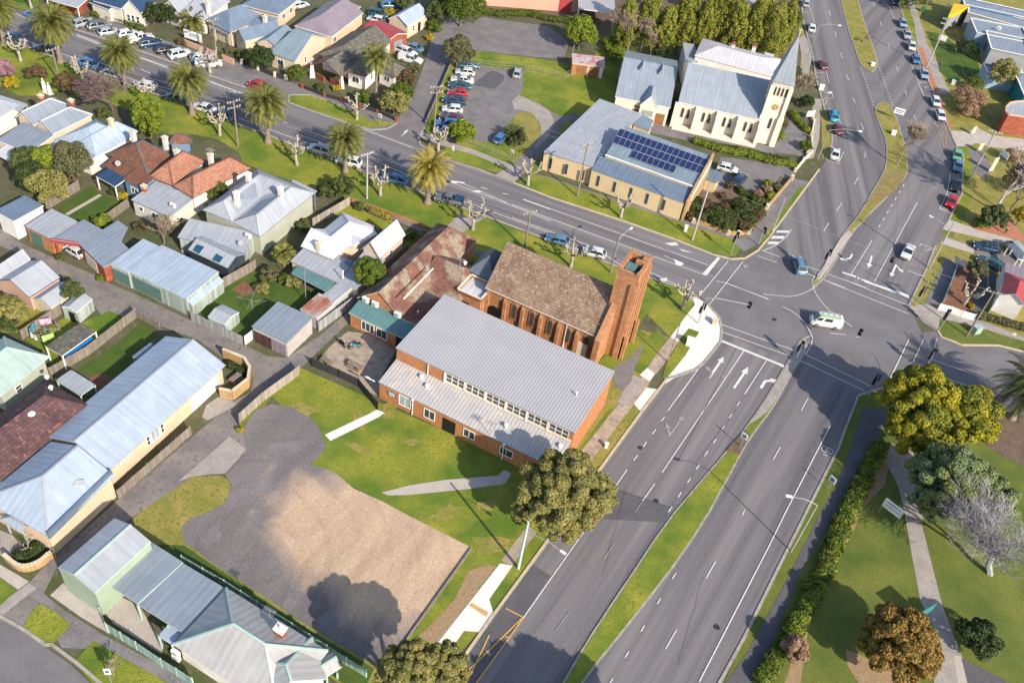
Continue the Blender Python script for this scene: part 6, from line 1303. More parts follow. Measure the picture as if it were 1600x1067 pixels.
for t,col,s,lb in (('sedan','teal','550,275 350,265','dark green sedan at the top of the car park row below the bushy tree'),('hatch','white','315,325 525,350','white hatchback second from the top of the car park row'),('sedan','white','285,400 495,425','white sedan third from the top of the car park row'),
 ('sedan','teal','260,455 470,485','dark teal sedan between the white sedan and the red hatchback'),('hatch','red','250,530 440,550','bright red hatchback in the car park row'),('wagon','navy','190,600 435,635','dark blue wagon below the red hatchback'),
 ('hatch','white','185,690 405,710','white hatchback below the dark blue wagon in the car park row'),('sedan','maroon','155,775 410,800','maroon sedan in the car park row'),('wagon','blue','140,835 340,855','blue wagon beside the round yellow green bush'),('hatch','silver','150,905 275,925','silver hatchback mostly hidden by a pruned tree at the car park corner')):
    car(t,col,'t4 '+s,lb,group=GC)
car('hatch','silver','t4 945,300 920,390','lone silver hatchback at the right side of the gravel car park',group=GC)
car('hatch','blue','t4 800,950 735,1020','blue hatchback in the shade of the stubby palm in the car park',group=GC)
car('hatch','white','u2 385,275 290,250','white hatchback behind the porch of the beige hall')
car('suv','navy','u2 480,330 415,410','dark navy four wheel drive in the church forecourt')
car('small','silver','v4 160,10 150,95','silver car at the top of the left parking bay on the top road',group=GD)
car('hatch','white','v4 225,310 225,400','white hatchback parked beside the conifers',group=GD)
car('small','maroon','v4 345,775 375,865','maroon car parked near the spire',group=GD)
car('suv','cyan','v5 480,350 510,485','bright cyan four wheel drive parked by the median gap',group=GD)
car('small','maroon','v5 540,535 565,635','dark red car behind the cyan four wheel drive',group=GD)
car('sedan','white','v5 530,825 505,955','white sedan alone in the last marked bay before the intersection',group=GD)
car('suv','navy','v4 1275,70 1255,-20','dark blue four wheel drive at the top of the right hand kerb',group=GD)
car('hatch','paleblue','v4 1375,360 1350,245','pale blue hatchback at the right hand kerb, first of three close together',group=GD)
car('sedan','silver','v4 1430,505 1400,385','silver sedan between the pale blue and white cars at the right hand kerb',group=GD)
car('hatch','white','v4 1485,660 1465,525','white hatchback beside the start of the red path',group=GD)
car('small','blue','v4 1545,810 1505,700','bright blue small car beside the red path',group=GD)
car('sedan','paleblue','t6 325,890 295,775','pale blue sedan at the foot of the tall power pole',group=GD)
car('hatch','white','t7 235,195 185,75','white hatchback, upper of two white cars by the red path',group=GD)
car('hatch','white','t7 285,340 235,220','white hatchback, lower of two white cars by the red path',group=GD)
car('hatch','green','t7 430,740 435,650','pale green car behind the blue sedan at the right kerb',group=GD)
car('sedan','steelblue','t7 435,870 450,735','steel blue sedan parked in front of the pale green car',group=GD)
car('sedan','black','t8 385,160 430,5','black sedan between the steel blue and the red car',group=GD)
car('hatch','red','t8 310,350 395,205','bright red hatchback at the end of the right kerb row',group=GD)
car('sedan','white','h 840,575 885,490','white sedan waiting at the signals on the median side')
car('wagon','navy','t8 560,770 950,870' if 0 else 'h 1255,480 1440,525','dark navy wagon in the right hand driveway, upper of two')
car('wagon','teal','h 1290,565 1450,640','dark teal wagon in the right hand driveway, lower of two')
car('van','silver','h 1500,500 1560,560','van under a grey cover at the end of the driveway')
def spare(o):
    pass
car('suv','steelblue','q6 570,660 640,870','blue grey four wheel drive turning through the intersection')
def rackf(o):
    g=MB(); g.bar((-1.9,.45,2.14),(1.3,.45,2.14),.55,.05); x=g.build('roof_ladder','green_panel',parent=None); x.parent=o
    g=MB(); [g.bar((a,-.75,2.1),(a,.75,2.1),.05) for a in(-1.8,-.9,0,.9)]; g.bar((-1.9,-.7,2.16),(1.2,-.7,2.16),.04); y=g.build('roof_rack','alu',parent=None); y.parent=o
car('van','white','q8 232,330 505,375','white van with green ladder rack crossing the intersection',extra=rackf,z=.3)
car('small','white','s1 845,755 935,810','white car under the red brick carport')
# motorcycles and small wheeled things
def moto(s,col,label):
    p,q=GL(s,.3); c=(p+q)/2; d=(p-q).normalized(); e=root('motorcycle',(c.x,c.y,.06),label,'motorcycle',rz=math.atan2(d.y,d.x)); e['_o']=(0,0,0)
    for x in(-.65,.65):
        b=MB(); b.tube([(x,-.06,.31),(x,.06,.31)],[.31,.31],14); w_=b.build('wheel','tyre',parent=e); b=MB(); b.tube([(x,-.07,.31),(x,.07,.31)],[.17,.17],10); b.build('rim','rim',parent=w_)
    b=MB(); b.tube([(-.5,0,.55),(-.1,0,.5),(.35,0,.75)],[.16,.24,.16],8); b.build('engine_body',col,parent=e); b=MB(); b.tube([(-.75,0,.8),(-.1,0,.78)],[.12,.15],8); b.build('seat','black',parent=e)
    b=MB(); b.tube([(.65,0,.31),(.45,0,1.0)],[.04,.04],6); b.bar((.42,-.35,1.02),(.42,.35,1.02),.05); b.build('handlebar','steel',parent=e); b=MB(); b.ball((.55,0,.88),.1); b.build('headlight','lamp_clear',parent=e)
moto('q5 380,400 440,470','black','black motorcycle in the paved yard corner'); moto('q5 520,470 640,480' if 0 else 'q5 500,490 640,450','sign_teal','teal scooter in front of the yard window'); 
def scooter2(): pass
def bench(s,z,label):
    p,q=GL(s); c=(p+q)/2; d=(q-p).normalized(); L=(q-p).length; e=root('timber_bench',(c.x,c.y,.06),label,'bench',rz=math.atan2(d.y,d.x)); e['_o']=(0,0,0)
    b=MB(); [b.box((0,-.25+k*.17,.72),(L,.14,.05)) for k in range(5)]; b.build('table_top','wood_post',parent=e)
    b=MB(); [b.box((0,s_*.5,.42),(L,.22,.05)) for s_ in(-1,1)]; b.build('seat','wood_post',parent=e)
    for x in(-L*.38,L*.38): b=MB(); b.box((x,0,.35),(.1,.9,.7)); b.build('leg','timber',parent=e)
bench('q5 490,690 640,770',.7,'long timber picnic table in the middle of the paved yard')
bench('q5 180,640 280,720',.7,'round edged timber table by the dark steel fence')
bench('px 362,601 376,590',.7,'dark timber table inside the curved brick garden')
def planter(s,label):
    p=GL(s)[0]; e=root('planter_box',p,label,'planter'); b=MB(); b.box(p+Vector((0,0,.3)),(1.4,.6,.6),.5); b.build('box','timber',parent=e); foliage_bits(e,p+Vector((0,0,.7)),.5)
# ---------------------------------------------------------------- poles, lamps, signals
def polebase(name,b_,t_,label,cat,r=.14,m='wood_post',h=None,group=None):
    pb=PL(b_)[0]; g=G(*pb); hh=h or topz(pb,PL(t_)[0]); e=root(name,g,label,cat,group); b=MB(); b.tube([g,g+Vector((0,0,hh))],[r*1.15,r*.8],8); b.build('pole',m,parent=e); return e,g,hh
def power(b_,t_,label,arms=1,rz=0.,m='wood_post',lamp=None,h=None,ins=True,r=.15,group='wooden power poles along the streets'):
    e,g,hh=polebase('power_pole',b_,t_,label,'power pole',m=m,h=h,r=r,group=group)
    d=Vector((math.cos(rz),math.sin(rz),0))
    for k in range(arms):
        z=hh-.25-k*1.1; b=MB(); b.bar(g-d*1.25+Vector((0,0,z)),g+d*1.25+Vector((0,0,z)),.12,.14); x=b.build('cross_arm',m,parent=e)
        if ins:
            b=MB(); [b.tube([g+d*a+Vector((0,0,z)),g+d*a+Vector((0,0,z+.3))],[.06,.05],6) for a in(-1.1,-.6,.6,1.1)]; b.build('insulator','white_paint',parent=x)
    if lamp:
        dx,dy,L=lamp; dd=Vector((dx,dy,0)).normalized(); a=g+Vector((0,0,hh*.82)); c=a+dd*L+Vector((0,0,.6)); b=MB(); b.tube([a,a.lerp(c,.6)+Vector((0,0,.35)),c],[.045,.04,.035],6); b.build('arm','pole_pale',parent=e); b=MB(); b.box(c+dd*.25,(.7,.28,.16),math.atan2(dd.y,dd.x)); b.build('lamp','trim_white',parent=e)
    return g,hh
PW={}
PW['a']=power('a 372,515','a 325,300','pole behind the dark shrubs on the far left lawn',rz=1.3)
PW['b']=power('a 1470,905','a 1450,650','pole with many wires between the fourth and fifth palms',arms=2,rz=1.2,h=9)
PW['c']=power('b 685,700' if 0 else 'f 685,200','b 688,945','pale pole beside the sixth palm',rz=1.2,m='pole_pale')
PW['d']=power('g 78,505','g 100,280','stayed wooden pole behind the brick church roof',rz=1.0)
PW['e']=power('g 607,655','g 658,410','dark wooden pole with street lamp left of the brick tower',rz=1.2,arms=0,lamp=(.2,1,3.2))
PW['f']=power('g 403,185','r4 460,400','pole on the grass in front of the beige hall',rz=1.2,arms=2)
PW['g']=power('g 1113,455','g 1213,100','leaning looking pale pole at the corner garden',rz=1.2,arms=0,m='pole_pale')
PW['h']=power('b 1100,800','b 1135,580','pole with rows of white insulators at the side street corner',arms=2,rz=.9,h=9)
PW['i']=power('a 1345,415','a 1318,120','pole in front of the slate roofed house',rz=1.2)
PW['j']=power('t6 340,750','t6 600,235','tall pole standing at the kerb beside the pale blue sedan',arms=2,rz=.1,m='pole_pale',h=12)
PW['k']=power('t7 570,935','t7 840,415','pole with frame cross arms beside the cream noticeboards',arms=2,rz=.1,m='pole_pale',h=11)
PW['l']=power('t8 90,1060','t8 455,410','long pole on the right kerb with a street lamp',arms=0,lamp=(-1,.3,3.5),m='pole_pale',h=10,r=.12)
PW['m']=power('u1 600,835','u1 905,370','wooden pole beside the green service box',arms=1,rz=.2,h=9.5)
PW['n']=power('r1 905,1000','r1 1040,625','greenish pole on the verge below the big olive tree',arms=0,lamp=(1,-.15,4.6),m='trim_green',r=.17)
PW['o']=power('s5 1055,430','s5 1042,120','thin pole in the back lawn beside the rusty lean-to',arms=0,m='steel',r=.06)
PW['p']=power('px 1203,372','px 1231,283','thin pale pole on the footpath next to the corner garden',arms=0,m='pole_pale',r=.08,h=8.5)
PW['q']=power('px 1043,566','px 1071,497','slender dark pole on the grass at the white corner apron',arms=0,r=.08)
def wirecat(a,ha,c,hc,sag=.8,label='sagging overhead wire between two poles'):
    A=a+Vector((0,0,ha));B=c+Vector((0,0,hc)); pts=[A.lerp(B,t/10)-Vector((0,0,sag*4*(t/10)*(1-t/10))) for t in range(11)]
    return pts
def wires(name,pairs,label,r=.018):
    b=MB(); A=pairs[0]
    for x,y in pairs: b.tube(wirecat(x[0],x[1],y[0],y[1]),r,4,cap=False)
    o=b.build(name,'wire_grey',org=pairs[0][0][0]); tag(o,label,'wire')
off=lambda w_,d: (w_[0]+d,w_[1]-.1)
def pair(a,b_,d): return [(off(PW[a],d),off(PW[b_],d)),(off(PW[a],-d),off(PW[b_],-d))]
wires('overhead_wires',pair('b','c',Vector((.4,.9,0))),'overhead wires between the many wired pole and the pale pole')
wires('overhead_wires',pair('c','d',Vector((.4,.9,0))),'overhead wires running from the pale pole past the orange hearted palm')
wires('overhead_wires',pair('a','b',Vector((.4,.9,0))),'overhead wires along the palms at the left')
wires('overhead_wires',pair('b','i',Vector((.4,.9,0))),'overhead wires crossing the palm road to the slate roofed house')
wires('overhead_wires',pair('f','h',Vector((.4,.9,0))),'overhead wires between the side street and the beige hall')
wires('overhead_wires',pair('f','g',Vector((.4,.9,0))),'overhead wires in front of the beige hall')
wires('overhead_wires',pair('j','k',Vector((.9,.1,0))),'overhead wires between the two tall right hand poles')
wires('overhead_wires',pair('k','m',Vector((.9,.1,0))),'overhead wires down the right edge to the corner pole')
wires('overhead_wires',[(off(PW['m'],Vector((.5,0,0))),off(PW['g'],Vector((0,.2,0))))],'long wire crossing above the intersection')
def lamp(b_,t_,head,label,m='steel',h=None,r=.09):
    e,g,hh=polebase('street_lamp',b_,t_,label,'street lamp',r=r,m=m,h=h,group='tall street lamps')
    c=G(*PL(head)[0],hh+.5); c=Vector((c.x,c.y,hh+.5)); a=g+Vector((0,0,hh)); b=MB(); b.tube([a,a.lerp(c,.5)+Vector((0,0,.35)),c],[.05,.045,.04],6); b.build('arm',m,parent=e)
    d=(c-a); d.z=0; d.normalize(); b=MB(); b.box(c+d*.3,(.75,.3,.16),math.atan2(d.y,d.x)); b.build('lamp_head','trim_white',parent=e)
lamp('v4 180,715','v4 328,325','v4 560,320','street lamp beside the spire reaching over the top road')
lamp('v5 300,960','v5 460,595','v5 815,600','street lamp beside the parked white sedan on the top road')
lamp('u4 405,860','u4 600,535','u4 410,405','street lamp on the park verge reaching over the right carriageway',m='pole_pale',h=9.5)
lamp('u7 1095,395','u7 1100,380','u7 1230,370','hidden lamp') if 0 else None
def signal(b_,label,mast=None,h=3.6,rz=0.,heads=2,group='traffic signals at the intersection'):
    g=GL(b_)[0]; e=root('traffic_signal',g,label,'traffic light',group); b=MB(); b.tube([g,g+Vector((0,0,h))],.09,8)
    if mast:
        c=G(*PL(mast)[0],5.6); c.z=5.6; b.tube([g+Vector((0,0,h)),g+Vector((0,0,5.2)),g.lerp(c,.25)+Vector((0,0,5.6 if 0 else 5.5))*1 if 0 else Vector((g.x*.75+c.x*.25,g.y*.75+c.y*.25,5.6)),c],[.08,.07,.06,.05],6)
    b.build('pole','steel',parent=e)
    ps=[(g,h-.2,0.)]+([(g,h-.9,math.pi/2)] if heads>1 else [])+([(c,5.4,0.)] if mast else [])
    for q,z,dr in ps:
        d=Vector((math.cos(rz+dr),math.sin(rz+dr),0)); b=MB(); o=Vector((q.x,q.y,z))+d*.25; b.box(o,(.28,.55,1.15),rz+dr); x=b.build('signal_head','black',parent=e)
        for k,mm in enumerate(('lamp_red','sign_yellow','bin_green')): b=MB(); b.tube([o+d*.14+Vector((0,0,.34-.34*k)),o+d*.2+Vector((0,0,.34-.34*k))],[.11,.12],8); b.build('lens',mm,parent=x)
signal('q7 298,388','traffic signal with long mast arm on the white corner apron',mast='q7 775,215',rz=1.4)
signal('u2 365,1055','traffic signals on the grass corner by the clipped garden',rz=1.6,h=4.2)
signal('u2 620,970','single traffic signal on the footpath beside the road hatching',rz=1.,h=3.4,heads=1)
signal('q6 880,930','pair of traffic signals on the tip of the upper median',rz=1.5,h=5.5)
signal('q8 115,665','traffic signal on the tip of the lower median',rz=1.5,h=3.6)
signal('q8 725,955','traffic signal with raised mast at the park corner',rz=1.5,h=4,mast='q8 665,420')
signal('u1 310,780','traffic signal on the grass by the white fence panels',rz=2.,h=4)
signal('u1 70,520','curved mast traffic signal beside the pale blue fence',rz=1.6,h=3.6,mast='h 770,575')
signal('l 960,195','traffic signal above the yellow tree',rz=1.6,h=4) 
def sign(name,s,w_,hh,z0,m,label,rz=0.,posts=2,txt=None,cat='sign',th=.08):
    g=GL(s)[0]; e=root(name,g,label,cat); d=Vector((math.cos(rz),math.sin(rz),0)); n=Vector((d.y,-d.x,0))
    b=MB(); b.box(g+Vector((0,0,z0+hh/2)),(w_,th,hh),rz); p=b.build('sign_panel',m,parent=e)
    if txt:
        b=MB()
        for (x,z,w2,h2) in txt: b.box(g+d*x+n*(th/2+.01)+Vector((0,0,z0+z)),(w2,.02,h2),rz)
        b.build('graphic','sign_blue' if m!='sign_teal' else 'white_paint',parent=p)
    for k in range(posts):
        x=0 if posts==1 else (-1+2*k)*(w_/2-.1); b=MB(); b.tube([g+d*x,g+d*x+Vector((0,0,z0+hh*.9))],.05,6); b.build('post','steel',parent=e)
sign('notice_board','t2 340,450',4.2,1.8,1.,'white_paint','white landscape sign with a small red mark above the pink fence',rz=.1,txt=[(-1.6,1.3,.5,.4),(.2,1.2,1.8,.2),(.2,.8,2.2,.12)])
sign('banner_sign','t2 1230,720',1.6,1.6,.6,'sign_teal','tilted teal banner sign in front of the blue gable house',rz=-.7,txt=[(0,1.1,1.,.15),(0,.7,1.1,.1)])
sign('church_sign','v5 190,450',1.9,1.3,.6,'white_paint','white angled noticeboard beside the spire',rz=.8,txt=[(0,.9,1.2,.12),(0,.5,1.3,.08)])
sign('park_sign','u4 1200,585',2.7,1.6,1.4,'white_paint','large pale sign on teal posts on the park lawn',rz=-.35,txt=[(0,1.2,2.,.12),(0,.6,2.1,.07)])
sign('slatted_sign','p 925,690',2.6,2.4,.9,'sign_teal','teal slatted sign frame beside the copper tree',rz=1.0)
sign('road_sign','k 1408,665',.9,.9,1.8,'white_paint','white keep left sign on the median nose bare patch',rz=-.3,posts=1,txt=[(0,.45,.5,.5)])
sign('road_sign','u4 705,345',1.0,1.0,1.6,'white_paint','white warning sign on the park verge',rz=-.5,posts=1,txt=[(0,.5,.5,.5)])
sign('street_sign','m 690,1067',.6,1.1,1.9,'trim_white','tall pale parking sign on the bottom left verge',rz=.6,posts=1,txt=[(0,.6,.4,.5)])
sign('road_sign','v3 180,90',.7,.7,1.8,'white_paint','small white and red sign on the verge before the porch bungalow',posts=1,txt=[(0,.35,.4,.3)])
sign('road_sign','v3 783,360',.4,1.,1.6,'trim_white','narrow white marker sign on the verge below the car park',posts=1)
sign('road_sign','u1 1030,920',.5,.5,2.,'white_paint','small square sign on the right hand verge',posts=1)
sign('road_sign','v5 1270,480',2.2,1.3,1.8,'trim_white','large white direction sign on the second median',rz=.1,txt=[(0,.8,1.6,.2),(0,.4,1.4,.15)])
sign('notice_board','t7 660,650',1.2,1.6,.4,'trim_cream','cream upright noticeboard at the right hand path, left of two',rz=.9); sign('notice_board','t7 780,860',1.2,3.2,.2,'trim_cream','long cream noticeboard at the right hand path, right of two',rz=.9)
sign('notice_board','t7 870,790',2.2,1.2,2.,'white_paint','white billboard seen edge on beside the birch tree',rz=2.4)
sign('totem_sign','t7 590,470',1.,1.6,.3,'trim_cream','cream marker panel at the start of the clinic driveway',rz=.9,posts=1)
sign('billboard','t6 490,495',2.,1.3,1.,'white_paint','white sign behind the tall power pole',rz=.0)
sign('gate_sign','v3 1275,345',.9,.6,.9,'white_paint','small white sign on the wire fence below the car park',rz=-.3,posts=1)
def cabinet(s,d,m,label,rz=0.):
    g=GL(s)[0]; e=root('service_cabinet',g,label,'cabinet'); b=MB(); b.box(g+Vector((0,0,d[2]/2)),d,rz); b.build('cabinet_body',m,parent=e); b=MB(); b.box(g+Vector((0,0,d[2]+.04)),(d[0]+.12,d[1]+.12,.08),rz); b.build('lid',m,parent=e); b=MB(); b.box(g+Vector((math.sin(rz)*d[1]/2,-math.cos(rz)*d[1]/2,d[2]*.5)),(d[0]*.8,.04,d[2]*.8),rz); b.build('door',m,parent=e)
cabinet('u1 690,800',(1.4,.9,1.3),'metal_sage','pale green service box on the verge beside the wooden pole',.9)
cabinet('q7 225,590',(1.3,.8,1.3),'white_paint','white signal control cabinet on the corner apron',.2)
cabinet('v5 340,85',(1.0,.7,1.1),'white_paint','white box on the footpath behind the spire',.2); cabinet('v5 1240,650',(.9,.7,.9),'white_paint','white box on the second median',.2); cabinet('v4 985,830',(.9,.6,.8),'white_paint','white box near the nose of the top median',.2)
cabinet('g 1250,975',(.8,.8,.9),'trim_cream','orange and cream post box on the corner apron',.1)
cabinet('k 580,668',(.4,.4,.8),'white_paint','small white pillar on the worn verge',.1); cabinet('g 1070,400',(.5,.5,1.1),'white_paint','small white pillar in the grass by the beige hall',.1)
cabinet('t6 290,130',(1.,.8,1.1),'bin_green','bright green box in the clinic garden',.1); cabinet('t6 630,940',(.8,.6,1.),'white_paint','white box in the clinic shrubbery',.1)
cabinet('px 437,655',(.01,.01,.01),'white_paint','x') if 0 else None
# clotheslines
def hoist(c_,label,cloth=False,R=2.2,z=2.1):
    g=GL(c_)[0]; e=root('rotary_clothesline',g,label,'clothesline'); b=MB(); b.tube([g,g+Vector((0,0,z))],.05,6); b.build('pole','steel',parent=e)
    for k in range(4): a=k*math.pi/2+.4; b=MB(); b.tube([g+Vector((0,0,z-.4)),g+Vector((math.cos(a)*R,math.sin(a)*R,z))],.022,5); b.build('arm','steel',parent=e)
    for rr in(.5,.75,1.): 
        b=MB(); q=[g+Vector((math.cos(k*math.pi/2+.4)*R*rr,math.sin(k*math.pi/2+.4)*R*rr,z)) for k in range(5)]; b.tube(q,.006,4); b.build('line','steel',parent=e)
    return g,z,R
hoist('s5 560,495','rotary clothesline standing on the shaded back lawn')
g,z,R=hoist('s4 415,330','rotary clothesline hung with pink, white and teal washing')
mat('cloth_pink',(.55,.38,.5)); mat('cloth_teal',(.05,.25,.33)); mat('cloth_white',(.7,.7,.72)); mat('cloth_lime',(.4,.55,.2))
for k,(m_,lb) in enumerate((('cloth_pink','pink sheet on the washing line'),('cloth_pink','lilac towel on the washing line, nearest the paling fence'),('cloth_teal','teal towel on the washing line'),('cloth_white','white towel on the washing line'),('cloth_lime','lime shirt on the washing line'))):
    a=1.2+k*1.15; b=MB(); c=g+Vector((math.cos(a)*R*.75,math.sin(a)*R*.75,z-.5)); n=10; w_=1.5
    vs=[];t=Vector((-math.sin(a),math.cos(a),0)); o=Vector((math.cos(a),math.sin(a),0))
    for i in range(n+1):
        for j in range(2): vs.append(c+t*(w_*(i/n-.5))+Vector((0,0,.5-j*1.))+o*(.08*math.sin(i*1.3)*(j+.2)))
    b.add(vs,[(2*i,2*i+2,2*i+3,2*i+1) for i in range(n)]); tag(b.build('washing',m_,org=c),lb,'laundry',None)
# ---------------------------------------------------------------- vegetation
def quadmesh(name,cen,nor,size,m,parent=None,org=(0,0,0),aspect=1.,rnd=None,droop=None):
    N=len(cen); org=np.array(org); nor=nor/np.linalg.norm(nor,axis=1,keepdims=True)
    t=rng.normal(size=(N,3)); t-=nor*(t*nor).sum(1,keepdims=True); t/=np.linalg.norm(t,axis=1,keepdims=True); b=np.cross(nor,t)
    s=size[:,None]/2 if hasattr(size,'__len__') else size/2
    v=np.stack([cen-t*s-b*s*aspect,cen+t*s-b*s*aspect*.6,cen+t*s*.9+b*s*aspect,cen-t*s*.7+b*s*aspect*.8],1).reshape(-1,3)-org
    me=bpy.data.meshes.new(name); me.vertices.add(4*N); me.vertices.foreach_set('co',v.astype(np.float32).ravel())
    me.loops.add(4*N); me.loops.foreach_set('vertex_index',np.arange(4*N,dtype=np.int32)); me.polygons.add(N); me.polygons.foreach_set('loop_start',np.arange(0,4*N,4,dtype=np.int32)); me.polygons.foreach_set('loop_total',np.full(N,4,dtype=np.int32))
    me.update(calc_edges=True); at=me.attributes.new('rnd','FLOAT','FACE'); at.data.foreach_set('value',(rng.random(N) if rnd is None else rnd).astype(np.float32))
    me.materials.append(M[m]); o=bpy.data.objects.new(name,me); C.objects.link(o)
    if parent is not None: o.parent=parent
    return o
def blobs_leaves(blobs,n,leaf,flat=.0,shell=.35):
    """blobs: list (cx,cy,cz,rx,ry,rz); leaves sampled through an outer shell, inner ones dropped"""
    B=np.array(blobs); vol=(B[:,3]*B[:,4]*B[:,5])**(2/3); pk=rng.choice(len(B),size=n,p=vol/vol.sum()); d=rng.normal(size=(n,3)); d/=np.linalg.norm(d,axis=1,keepdims=True)
    d[:,2]=np.where((d[:,2]<-.35)&(rng.random(n)<.6),-d[:,2],d[:,2]); r=1-shell*rng.random(n)**1.5
    P=B[pk,:3]+d*B[pk,3:]*r[:,None]; keep=np.ones(n,bool)
    for bl in B:
        q=(P-bl[:3])/bl[3:]; keep&=((q**2).sum(1)>.42)
    P=P[keep]; nn=d[keep]+rng.normal(size=(keep.sum(),3))*.55; nn[:,2]+=.25
    return P,nn,leaf*(.65+.7*rng.random(len(P)))
def crownblobs(c,r,k,sub=.34,seed=0,low=-.25,taper=0.):
    R=np.random.default_rng(seed); out=[]
    for i in range(k):
        z=low+(1-low)*(i+.5)/k; a=i*2.399963+R.normal()*.25; rr=math.sqrt(max(0,1-z*z)); f=.72+R.random()*.26; rr*=1-taper*max(0,z+.2)/1.2
        s=sub*(.75+R.random()*.55); out.append((c[0]+math.cos(a)*rr*r[0]*f,c[1]+math.sin(a)*rr*r[1]*f,c[2]+z*r[2]*f,s*r[0],s*r[1],s*r[2]*.9))
    out.append((c[0],c[1],c[2],r[0]*.66,r[1]*.66,r[2]*.66)); return out
def trunk(b,base,h,r,crown,k=5,seed=0,m=None):
    R=random.Random(seed); base=Vector(base); top=base+Vector((R.uniform(-.3,.3),R.uniform(-.3,.3),h)); b.tube([base,base+Vector((0,0,.3)),base.lerp(top,.6),top],[r*1.5,r*1.1,r*.85,r*.6],8)
    for i in range(k):
        a=i*2.4+R.random(); e=Vector((crown[0]+math.cos(a)*crown[3]*.6,crown[1]+math.sin(a)*crown[4]*.6,crown[2]+crown[5]*R.uniform(-.1,.5))); s=base.lerp(top,.7+.3*R.random()); b.tube([s,s.lerp(e,.5)+Vector((0,0,.4)),e],[r*.5,r*.3,r*.1],5)
SEED=[10]
def tree(name,c_,w_,label,cat='tree',hgt=None,leafmat='leaf_green',leaf=.3,n=6000,k=26,tr=.25,barkm='bark',sub=.34,ell=(1,1,1),group=None,zc=None,bz=None,low=-.25,taper=0.):
    """c_: photo point of crown centre, w_: crown width in photo px; hgt crown-centre height"""
    SEED[0]+=1; px_=PL(c_)[0]; zc=zc if zc is not None else 3.; c=G(*px_,zc); r=(G(px_[0]+w_/2,px_[1],zc)-G(px_[0]-w_/2,px_[1],zc)).length/2
    rr=(r*ell[0],r*ell[1],min(r*ell[2],zc*.97)); g=Vector((c.x,c.y,0)); e=root(name,g,label,cat,group)
    bl=crownblobs((c.x,c.y,zc),rr,k,sub,SEED[0],low,taper)
    if taper: bl[-1]=(c.x,c.y,zc-rr[2]*.2,rr[0]*.55,rr[1]*.55,rr[2]*.7)
    P,nn,s=blobs_leaves(bl,n,leaf)
    kp=P[:,2]>.05; quadmesh('crown',P[kp],nn[kp],s[kp],leafmat,e,(g.x,g.y,0))
    b=MB(); trunk(b,g,max(.3,zc-rr[2]*.35),tr,(c.x,c.y,zc,*rr),seed=SEED[0]); b.build('trunk',barkm,parent=e); return e
def shrub(c_,w_,label,m='leaf_bush',zc=None,n=1400,leaf=.2,k=9,cat='shrub',group=None,ell=(1,1,.9),name='shrub'):
    px_=PL(c_)[0]; r=(G(px_[0]+w_/2,px_[1],.8)-G(px_[0]-w_/2,px_[1],.8)).length/2; zc=zc or r*.75
    return tree(name,c_,w_,label,cat,leafmat=m,leaf=leaf,n=n,k=k,tr=.07,zc=zc,ell=ell,group=group,sub=.45)
def hedge(name,s,wd,hh,m,label,n=3000,leaf=.18,cat='hedge',sm=0):
    p=GL(s); p=smoothpts(p,sm,False) if sm else p; org=p[0].copy(); e=root(name,org,label,cat); bl=[]
    for a,c in zip(p,p[1:]):
        L=(c-a).length; q=max(1,int(L/(wd*.45)))
        for i in range(q):
            u=a.lerp(c,(i+.5)/q); j=rng.normal(size=3)*wd*.07; f=.85+.3*rng.random(); bl.append((u.x+j[0],u.y+j[1],hh*.5,wd*.55*f,wd*.55*f,hh*.55*f))
    P,nn,sz=blobs_leaves(bl,n,leaf); kp=P[:,2]>.03; quadmesh('foliage',P[kp],nn[kp],sz[kp],m,e,(org.x,org.y,0))
    b=MB()
    for a,c in zip(p,p[1:]): b.tube([a+Vector((0,0,.2)),c+Vector((0,0,.2))],[.08,.08],5)
    b.build('stems','bark',parent=e); return e
MINR=[.022]
def bare(name,base,hgt,spread,label,m='twig_purple',depth=5,r=.2,seed=1,nb=3,lean=(0,0),cat='tree',up=.45,ln=.36,dec=(.62,.25)):
    g=GL(base)[0]; e=root(name,g,label,cat); R=random.Random(seed); bt=MB();bc=MB()
    def grow(p,d,L,r_,dep):
        q=p+d*L*.5+Vector((R.uniform(-1,1),R.uniform(-1,1),R.uniform(-.3,.6)))*L*.1; t=p+d*L
        r_=max(r_,MINR[0]); (bt if dep>=depth-1 else bc).tube([p,q,t],[r_,r_*.85,max(r_*.65,MINR[0])],6 if dep>=depth-1 else (4 if dep>1 else 3),cap=dep==0)
        if dep==0: return
        for i in range(nb+(1 if dep<depth-1 and R.random()<.4 else 0)):
            a=R.random()*6.283; s=spread*(.55+R.random()*.7); v=(d+Vector((math.cos(a)*s,math.sin(a)*s,up*R.random()*.8))).normalized()
            if v.z<-.1: v.z=abs(v.z)*.3
            st=t if i<2 else p.lerp(t,.5+R.random()*.5); grow(st,v,L*(dec[0]+R.random()*dec[1]),r_*.6,dep-1)
    grow(g-Vector((0,0,.1)),Vector((lean[0],lean[1],1)).normalized(),hgt*ln,r,depth)
    bt.build('trunk',m,parent=e); bc.build('crown',m,parent=e); return e
